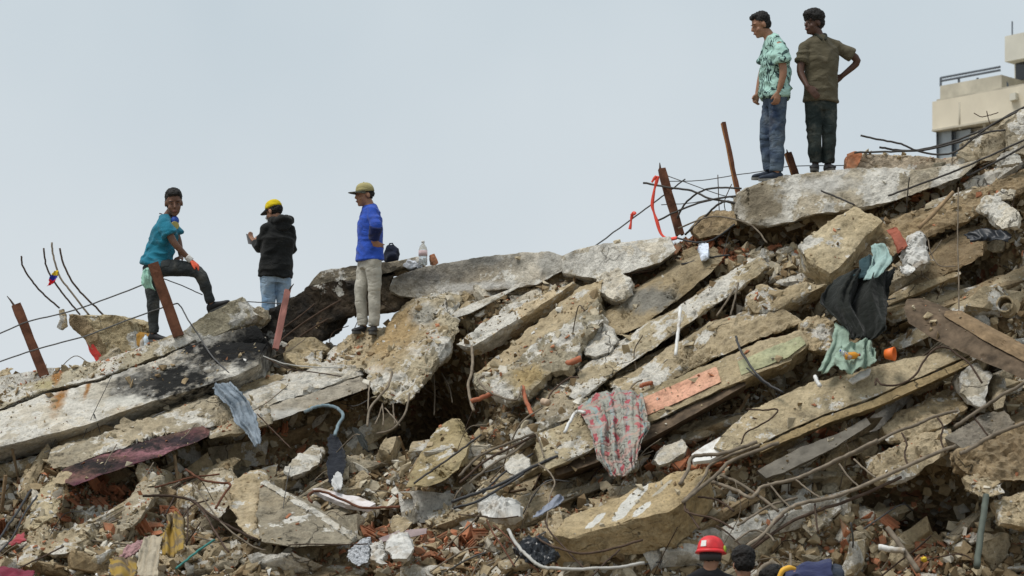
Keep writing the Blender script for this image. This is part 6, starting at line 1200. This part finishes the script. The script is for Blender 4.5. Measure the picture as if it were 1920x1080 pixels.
cloth('teal_rag', [[(1632, 462), (1645, 456), (1656, 458)], [(1636, 480), (1655, 475), (1670, 482)], [(1630, 505), (1650, 500), (1668, 497)], [(1620, 524), (1635, 524), (1652, 516)]], TEALC, 'pale teal rag lying above the black cloth', 'cloth', -1.1, 20, 20, 0.04, 2.5, 4)
cloth('dark_teal_rag', [[(1610, 490), (1625, 480), (1634, 476)], [(1612, 512), (1630, 505), (1640, 498)], [(1600, 520), (1622, 522), (1640, 518)]], fabric('dark_teal', (0.03, 0.06, 0.07)), 'dark teal rag tucked between the pale teal rag and the black cloth', 'cloth', -1.05, 16, 16, 0.03, 2.5, 5)
cloth('green_cloth', [[(1566, 602), (1578, 610), (1592, 624)], [(1560, 640), (1574, 644), (1588, 650)], [(1545, 675), (1560, 674), (1572, 672)], [(1533, 697), (1542, 699), (1552, 700)]], MINTC, 'pale green cloth strip hanging from the black cloth', 'cloth', -1.02, 18, 22, 0.035, 2.0, 6)
cloth('green_shirt', [[(1568, 658), (1590, 646), (1625, 640), (1640, 652)], [(1562, 676), (1590, 668), (1620, 662), (1642, 676)], [(1575, 697), (1595, 702), (1616, 692), (1638, 686)]], MINTC, 'crumpled pale green shirt on the tan ledge holding a bottle', 'cloth', -1.14, 30, 26, 0.10, 4.0, 7)
cloth('denim_cloth', [[(399, 724, .15), (418, 722, .15), (433, 720, .15)], [(406, 740), (430, 738), (449, 735)], [(430, 765), (450, 757), (466, 756)], [(441, 790), (462, 786), (479, 779)], [(462, 815), (478, 812), (485, 801)], [(480, 838), (488, 834), (491, 815)]], JEAN, 'faded denim trousers hanging over the left slab', 'trousers', -1.08, 26, 34, 0.09, 3.0, 9)
cloth('black_rag', [[(613, 822), (626, 814), (640, 830)], [(616, 850), (631, 848), (648, 856)], [(613, 885), (630, 880), (646, 880)], [(618, 905), (630, 908), (640, 902)]], fabric('navy_black_rag', (0.010, 0.012, 0.018)), 'black rag hanging in the hollow beside the white faced chunk', 'cloth', -.75, 18, 24, 0.04, 2, 10)
cloth('black_rag', [[(660, 800), (670, 806), (680, 815)], [(668, 820), (680, 825), (688, 832)], [(680, 842), (688, 846), (694, 850)]], BLKC, 'small dark rag right of the black hanging rag', 'cloth', -.6, 12, 14, 0.03, 2, 11)
cloth('white_rag', [[(626, 892), (634, 886), (642, 890)], [(622, 905), (634, 904), (644, 900)], [(628, 918), (636, 918), (641, 912)]], fabric('white_rag', (0.50, 0.50, 0.49), dust=0.5), 'white scrap of cloth at the foot of the black hanging rag', 'cloth', -.85, 12, 12, 0.03, 2, 12)
def dots():
    b = NB('yellow_black_print'); m = b.ramp(b.noise(6, 2), (0.54, 0), (0.60, 1)); return b.fin(b.mix(b.ramp(b.noise(6, 4), (0.42, 0), (0.62, 0.85)), b.mix(m, (0.30, 0.20, 0.05), (0.035, 0.03, 0.025)), (0.20, 0.155, 0.10)), 0.9, 0.1)
YB = dots()
cloth('yellow_cloth', [[(312, 968), (330, 962), (346, 973)], [(316, 985), (330, 981), (345, 990)], [(300, 1006), (325, 1000), (346, 1012)], [(306, 1038), (325, 1044), (345, 1034)]], YB, 'yellow and black printed cloth lying at lower left', 'cloth', -1.1, 22, 24, 0.09, 3, 13)
cloth('yellow_cloth', [[(208, 1052), (232, 1044), (256, 1050)], [(205, 1066), (232, 1062), (255, 1064)], [(212, 1082), (235, 1085), (255, 1080)]], YB, 'second yellow and black cloth at the bottom edge', 'cloth', -1.15, 20, 18, 0.07, 3, 14)
cloth('beige_cloth', [[(268, 1012), (286, 1004), (306, 1006)], [(262, 1040), (280, 1036), (300, 1036)], [(256, 1080), (278, 1084), (298, 1080)]], fabric('beige_cotton', (0.36, 0.31, 0.23), dust=0.6), 'beige cloth hanging between the yellow printed cloths', 'cloth', -1.15, 20, 24, 0.06, 3.5, 15)
cloth('maroon_cloth', [[(238, 1024), (256, 1014), (274, 1008)], [(232, 1036), (252, 1030), (270, 1022)], [(222, 1046), (240, 1044), (256, 1038)]], fabric('maroon_white', (0.33, 0.19, 0.19), 0.6, 22, dust=0.7), 'maroon and white cloth left of the beige cloth', 'cloth', -1.1, 16, 14, 0.04, 3, 16)
cloth('maroon_cloth', [[(-20, 1060), (30, 1066), (66, 1070)], [(-20, 1072), (30, 1078), (64, 1080)], [(-20, 1090), (30, 1095), (60, 1095)]], fabric('maroon', (0.17, 0.02, 0.04), dust=0.5), 'maroon cloth at the bottom left corner', 'cloth', -1.1, 20, 12, 0.04, 3, 17)
cloth('red_cloth', [[(18, 1018), (32, 1006), (46, 1001)], [(20, 1026), (34, 1020), (48, 1016)]], fabric('rose_red', (0.30, 0.05, 0.06), dust=0.6), 'small rose red cloth above the pointed slab at left', 'cloth', -1.0, 12, 10, 0.03, 2, 18)
cloth('blue_grey_cloth', [[(1028, 944), (1044, 930), (1057, 929)], [(1014, 957), (1032, 950), (1052, 944)], [(996, 972), (1010, 970), (1024, 960)]], fabric('slate_cloth', (0.22, 0.24, 0.29)), 'slate blue cloth strip left of the tan painted slab', 'cloth', -1.05, 16, 16, 0.04, 2, 19)
cloth('dark_tarp', [[(1808, 440), (1850, 430), (1898, 436)], [(1812, 447), (1850, 442), (1896, 446)], [(1818, 456), (1850, 452), (1890, 456)]], simple('black_plastic', (0.015, 0.018, 0.024), 0.3, 9, 0.45, 0.4), 'dark plastic tarp strip under white stones near the right edge', 'tarp', -.85, 26, 12, 0.05, 4, 20)
cloth('mint_rag', [[(268, 508), (274, 503), (280, 500)], [(264, 530), (276, 528), (284, 524)], [(272, 538), (284, 542), (292, 548)]], fabric('mint_rag', (0.36, 0.62, 0.52)), 'mint rag hanging from the back pocket of the man in teal', 'cloth', 0, 14, 14, 0.03, 2, 21, 0.008, 30.82)
cloth('flag', [[(101, 506), (105, 507), (109, 509)], [(96, 516), (101, 518), (107, 518)], [(92, 526), (98, 528), (104, 526)], [(89, 538), (94, 536), (99, 533)]], None or (lambda: (lambda b: (b.fin(b.ramp((lambda s: (b.l(b.n('ShaderNodeUVMap').outputs[0], s.inputs[0]), s.outputs[1])[1])(b.n('ShaderNodeSeparateXYZ')), (0.0, (0.6, 0.42, 0.03)), (0.28, (0.6, 0.42, 0.03)), (0.32, (0.03, 0.04, 0.30)), (0.58, (0.03, 0.04, 0.30)), (0.62, (0.60, 0.02, 0.03))), 0.8, 0.1), b.m)[1])(NB('flag_cloth')))(), 'small yellow, blue and red flag tied to a bent rebar', 'flag', 0, 12, 18, 0.02, 2, 22, 0.004, 33.7)
M['bag'] = simple('dirty_white_plastic', (0.56, 0.55, 0.52), 0.3, 12, 0.75, 0.15, dirt=0.35)
def lump(name, pts, mat, label, cat, dd=-1.0, amp=0.03, vec=(0, 0.25, 0.02), L=0.03, chip=0.03, d=None, freq=5.0): return slab(name, pts, mat, label, cat, vec, dd, d, L, amp, chip, None, freq)
lump('plastic_bag', [(727, 1030), (735, 1010), (750, 1002), (766, 1012), (773, 1030), (760, 1046), (740, 1046)], M['bag'], 'crumpled white plastic bag at bottom centre', 'bag')
lump('patterned_bag', [(650, 1046), (668, 1020), (690, 1016), (693, 1050), (670, 1062)], simple('speckled_grey_cloth', (0.38, 0.39, 0.41), 0.9, 55, 0.85), 'grey speckled cloth bag left of the white plastic bag', 'bag', -1.05, 0.03)
lump('white_sack', [(693, 1022), (715, 1018), (722, 1036), (715, 1058), (697, 1050)], M['bag'], 'dirty white sack between the speckled bag and the white plastic bag', 'sack', -1.0, 0.04)
lump('bin_bag', [(972, 1030), (990, 1010), (1016, 1014), (1042, 1046), (1020, 1062), (985, 1052)], simple('black_bin_bag', (0.012, 0.014, 0.018), 0.3, 9, 0.3, 0.5), 'black plastic bag under the pale grey hose', 'bag', -1.15, 0.06)
lump('paper_wad', [(1703, 470), (1712, 446), (1726, 440), (1739, 470), (1735, 490), (1718, 500), (1705, 490)], M['bag'], 'crumpled white paper beside the red metal sheet', 'paper', -.85, 0.05)
lump('paper_wad', [(1692, 505), (1702, 496), (1716, 500), (1712, 512), (1697, 514)], M['white'], 'small white paper below the crumpled white paper', 'paper', -.85, 0.03)
lump('white_sack', [(905, 950), (925, 938), (955, 942), (965, 965), (935, 972), (908, 966)], M['bag'], 'torn whitish sack left of the slate blue cloth', 'sack', -.95, 0.06)
lump('paper_sheet', [(1590, 712), (1612, 698), (1634, 690), (1628, 704), (1600, 718)], M['white'], 'white paper scrap below the crumpled green shirt', 'paper', -1.02, 0.01, (0, 0.02, -0.01))
lump('metal_sheet', [(1662, 431), (1680, 424), (1704, 461), (1682, 477), (1677, 452)], simple('red_brown_metal', (0.30, 0.085, 0.05), 0.3, 8, 0.7), 'red brown metal sheet above the pale teal rag', 'sheet', -.9, 0.006, (0, 0.03, 0))
lump('paper_scrap', [(1312, 470), (1316, 456), (1327, 456), (1328, 482), (1318, 486)], simple('pale_blue_paper', (0.62, 0.68, 0.78), 0.1, 8), 'pale blue paper scrap under the tangled rebars', 'paper', -.6, 0.02)
lump('white_stone', [(1858, 395), (1880, 380), (1908, 400), (1905, 422), (1880, 426), (1862, 412)], M['whitechunk'], 'white stone lying on the dark tarp', 'stone', -.9, 0.03)
lump('white_stone', [(1838, 392), (1852, 372), (1872, 376), (1868, 396), (1848, 402)], M['whitechunk'], 'smaller white stone left of the one on the dark tarp', 'stone', -.85, 0.03)
lump('white_stone', [(1870, 365), (1882, 356), (1903, 360), (1900, 372), (1880, 376)], M['whitechunk'], 'white stone above the one on the dark tarp', 'stone', -.8, 0.03)
lump('white_stone', [(1875, 300), (1888, 288), (1910, 290), (1918, 302), (1900, 308), (1880, 310)], M['whitechunk'], 'bright white stone under the rods at upper right', 'stone', -.6, 0.03)
# white stick, bent pipe and other pipes
rod('plastic_stick', [(1276, 576), (1272, 618), (1267, 666)], 0.018, M['white'], 'straight white plastic stick on the mottled beam', 'stick', -.95)
rod('plastic_pipe', [(1097, 773), (1084, 772), (1076, 776), (1070, 788), (1058, 811)], 0.016, M['white'], 'bent white pipe beside the plaid blanket', 'pipe', -1.25)
rod('plastic_pipe', [(1528, 705), (1532, 715), (1538, 724)], 0.02, M['white'], 'short white pipe stub on the tan ledge slab', 'pipe', -1.1)
rod('clay_pipe', [(884, 752), (905, 745), (924, 737)], 0.024, M['claypipe'], 'orange clay pipe left of the lumpy grey block', 'pipe', -.85, seg=12)
rod('clay_pipe', [(1222, 718), (1212, 720), (1200, 724)], 0.022, M['claypipe'], 'short orange pipe stub above the pink painted beam', 'pipe', -.92, seg=12)
rod('clay_pipe', [(1062, 682), (1075, 678), (1090, 672)], 0.032, M['claypipe'], 'clay pipe end left of the rounded pale boulder', 'pipe', -.9, seg=12)
rod('clay_lump', [(1018, 752), (1028, 756)], 0.035, simple('pale_clay', (0.5, 0.38, 0.28), 0.2, 9), 'pale clay knob on the end of the hooked wire', 'lump', -1.0, seg=12)
rod('orange_rag', [(980, 725), (984, 745), (992, 765), (998, 778)], 0.022, M['claypipe'], 'orange plastic strip under the stirrup bar', 'strip', -1.02)
rod('steel_pipe', [(1849, 928), (1845, 960), (1838, 1010), (1831, 1064)], 0.030, simple('grey_green_pipe', (0.10, 0.115, 0.095), 0.35, 7, 0.7), 'upright grey green steel pipe at lower right', 'pipe', -1.2, seg=12)
rod('wooden_stick', [(1724, 427), (1755, 396), (1788, 360)], 0.022, M['wood'], 'grey wooden stick leaning on the right slope', 'stick', -.75)
rod('wooden_stick', [(1664, 990), (1690, 1025), (1722, 1072)], 0.026, M['dusty'], 'long pale stick lying at the bottom right', 'stick', -1.0)
rod('plastic_pipe', [(1648, 1026), (1672, 1030), (1696, 1033)], 0.028, M['white'], 'short whitish pipe across the pale stick', 'pipe', -1.05, seg=10)
rod('blue_rope', [(572, 772), (588, 764), (608, 760), (630, 764), (643, 779), (634, 797), (628, 816)], 0.018, fabric('blue_grey_cord', (0.17, 0.23, 0.26), dust=0.5), 'blue grey rope looped under the smooth grey beam', 'rope', -.85)
pp = empty('clay_pipe', Q((1884, 570), -.6), 'open ended pipe facing out of the rubble at the right edge', 'pipe')
bm = bmesh.new(); c = Q((1884, 570), -.72); axp = Vector((-0.25, -1, 0.05)).normalized(); rr1 = axp.orthogonal().normalized(); rr2 = axp.cross(rr1); o1, i1, o2, i2 = [], [], [], []
for k_ in range(20):
    a = 2 * math.pi * k_ / 20; e = rr1 * math.cos(a) + rr2 * math.sin(a); o1.append(bm.verts.new(c + e * 0.085)); i1.append(bm.verts.new(c + e * 0.066)); o2.append(bm.verts.new(c - axp * 0.4 + e * 0.085)); i2.append(bm.verts.new(c - axp * 0.4 + e * 0.066))
for k_ in range(20):
    n_ = (k_ + 1) % 20
    for q_ in ((o1[k_], o1[n_], i1[n_], i1[k_]), (o1[k_], o2[k_], o2[n_], o1[n_]), (i1[k_], i1[n_], i2[n_], i2[k_])): bm.faces.new(q_)
bmesh.ops.recalc_face_normals(bm, faces=bm.faces[:]); link('tube', bm_mesh('tube', bm, True), M['tan'], pp)
# red tape and ribbon
def ribbon(name, pts, wd, mat, label, cat, dd):
    path = catmull([Q(p, dd) for p in pts], 6); bm = bmesh.new(); pr = None
    for i, p in enumerate(path):
        t = (path[min(i + 1, len(path) - 1)] - path[max(i - 1, 0)]).normalized(); s = t.cross(Vector((0.1, 1, 0.12 * math.cos(i * 0.2)))).normalized() * wd * (0.85 + 0.2 * math.sin(i * 0.45))
        q = (bm.verts.new(p - s), bm.verts.new(p + s))
        if pr: bm.faces.new((pr[0], pr[1], q[1], q[0]))
        pr = q
    o = link(name, bm_mesh(name, bm, True), mat); m = o.modifiers.new('s', 'SOLIDIFY'); m.thickness = 0.004; return tag(o, label, cat)
ribbon('red_tape', [(1234, 330), (1230, 345), (1227, 356), (1223, 383), (1226, 398), (1231, 413), (1240, 439), (1255, 448), (1270, 446)], 0.018, M['redplastic'], 'red warning tape hanging on the rusty post', 'tape', -.35)
ribbon('red_tape', [(1231, 330), (1226, 336), (1222, 342)], 0.016, M['redplastic'], 'short end of red tape at the top of the rusty post', 'tape', -.38)
ribbon('red_ribbon', [(1188, 398), (1184, 408), (1183, 418), (1181, 430)], 0.016, M['redplastic'], 'small red ribbon tied to the slanting guy wire', 'ribbon', -.12)
ribbon('red_ribbon', [(1192, 402), (1188, 399), (1183, 404)], 0.018, M['redplastic'], 'knot of the small red ribbon on the guy wire', 'ribbon', -.13)
lump('hanging_lump', [(108, 580), (120, 577), (124, 596), (128, 612), (118, 619), (106, 614), (112, 598)], M['tan'], 'small concrete lump hanging from the leftmost bent rebar', 'lump', 0, 0.01, (0, 0.06, 0), d=33.6)
# backpack, bottles, cup
bp = empty('backpack', Q((734, 492), -.02), 'dark navy backpack standing behind the blue shirt man', 'backpack'); c = Q((734, 476), -.05); NV = fabric('navy_nylon', (0.010, 0.014, 0.028), 0.3)
bm = bmesh.new(); sphere(bm, c, 0.085, 0.07, 0.10); sphere(bm, c + Vector((0, 0, -0.05)), 0.088, 0.075, 0.06); sphere(bm, c + Vector((0.005, -0.05, -0.035)), 0.062, 0.045, 0.05); link('pack', bake('pack', bm, 0.012, 2, 0.012, (12, 12, 12), 5), NV, bp)
bm = bmesh.new(); tube_bm(bm, [c + Vector((-0.03, 0, 0.09)), c + Vector((-0.02, 0, 0.115)), c + Vector((0.01, 0, 0.118)), c + Vector((0.025, 0, 0.09))], 0.008, 6); link('handle', bm_mesh('handle', bm, True), NV, bp)
def bottle(loc, h, r_, mat, capm, label, tilt=None, labm=None, name='plastic_bottle'):
    root = empty(name, loc, label, 'bottle'); ax = Vector(tilt).normalized() if tilt else Vector((0, 0, 1)); u = ax.orthogonal().normalized(); v = ax.cross(u); bm = bmesh.new()
    loft(bm, [(loc + ax * h * z, u * r_ * k_, v * r_ * k_) for z, k_ in ((0, .9), (.03, 1), (.25, 1), (.3, .93), (.35, 1), (.62, 1), (.75, .8), (.86, .36), (.93, .33))], 16); link('bottle_wall', bm_mesh('bottle_wall', bm, True), mat, root)
    bm = bmesh.new(); loft(bm, [(loc + ax * h * .93, u * r_ * .4, v * r_ * .4), (loc + ax * h, u * r_ * .38, v * r_ * .38)], 12); link('cap', bm_mesh('cap', bm, True), capm, root)
    if labm:
        bm = bmesh.new(); loft(bm, [(loc + ax * h * .38, u * r_ * 1.03, v * r_ * 1.03), (loc + ax * h * .6, u * r_ * 1.03, v * r_ * 1.03)], 16); link('paper_label', bm_mesh('paper_label', bm, True), labm, root)
    return root
def pet(name, c, tr=0.75):
    b = NB(name); b.fin(c, 0.12, 0.5); b.b.inputs['Transmission Weight'].default_value = tr; b.b.inputs['IOR'].default_value = 1.33; return b.m
bottle(Q((793, 497), -.28), 0.27, 0.048, pet('clear_bottle', (0.85, 0.9, 0.92)), M['white'], 'clear plastic water bottle standing on the crest beam', None, simple('pale_label', (0.65, 0.5, 0.5), 0.3, 20))
lump('clay_block', [(804, 478), (814, 475), (821, 492), (812, 497), (806, 495)], M['brick'], 'small broken brick beside the water bottle', 'brick', -.25, 0.006, (0, 0.08, 0))
lump('white_rag', [(757, 498), (765, 490), (782, 492), (788, 501), (770, 505)], fabric('white_cloth', (0.6, 0.62, 0.66)), 'white crumpled cloth left of the water bottle', 'cloth', -.35, 0.02)
bottle(Q((1584, 668), -1.32), 0.15, 0.035, pet('juice_bottle', (0.80, 0.36, 0.04), 0.3), simple('purple_cap', (0.20, 0.02, 0.10), 0.1), 'small bottle with orange drink lying on the green shirt', (1, 0.1, 0.1), None)
bottle(Q((1596, 672), -1.30), 0.13, 0.028, pet('clear_small', (0.7, 0.75, 0.8)), simple('blue_cap', (0.02, 0.07, 0.60), 0.1), 'small clear bottle with a blue cap lying on the green shirt', (-1, 0.2, 0.75), None)
bottle(Q((266, 655), 0, 31.9), 0.14, 0.03, M['white'], M['white'], 'left white bottle behind the left beam', (0.1, 0, 1)); bottle(Q((275, 651), 0, 31.9), 0.15, 0.032, simple('pale_blue_bottle', (0.6, 0.7, 0.78), 0.1), M['white'], 'pale blue bottle behind the left beam', (-0.1, 0, 1))
cu = empty('plastic_cup', Q((1668, 668), -1.1), 'bright orange plastic cup lying on the tan ledge slab', 'cup'); c = Q((1660, 664), -1.12); ax = Vector((1, -0.5, 0.0)).normalized(); u = Vector((0, 0, 1)); v = ax.cross(u)
bm = bmesh.new(); loft(bm, [(c, u * .045, v * .045), (c + ax * 0.09, u * .068, v * .068), (c + ax * 0.092, u * .060, v * .060), (c + ax * 0.012, u * .038, v * .038)], 18); link('cup_wall', bm_mesh('cup_wall', bm, True), M['orange'], cu)
rod('bottle_cap', [(1731, 1047), (1733, 1050)], 0.026, simple('yellow_plastic', (0.7, 0.5, 0.05), 0.2, 9), 'small yellow plastic cap lying at the bottom right', 'cap', -1.0, seg=12)
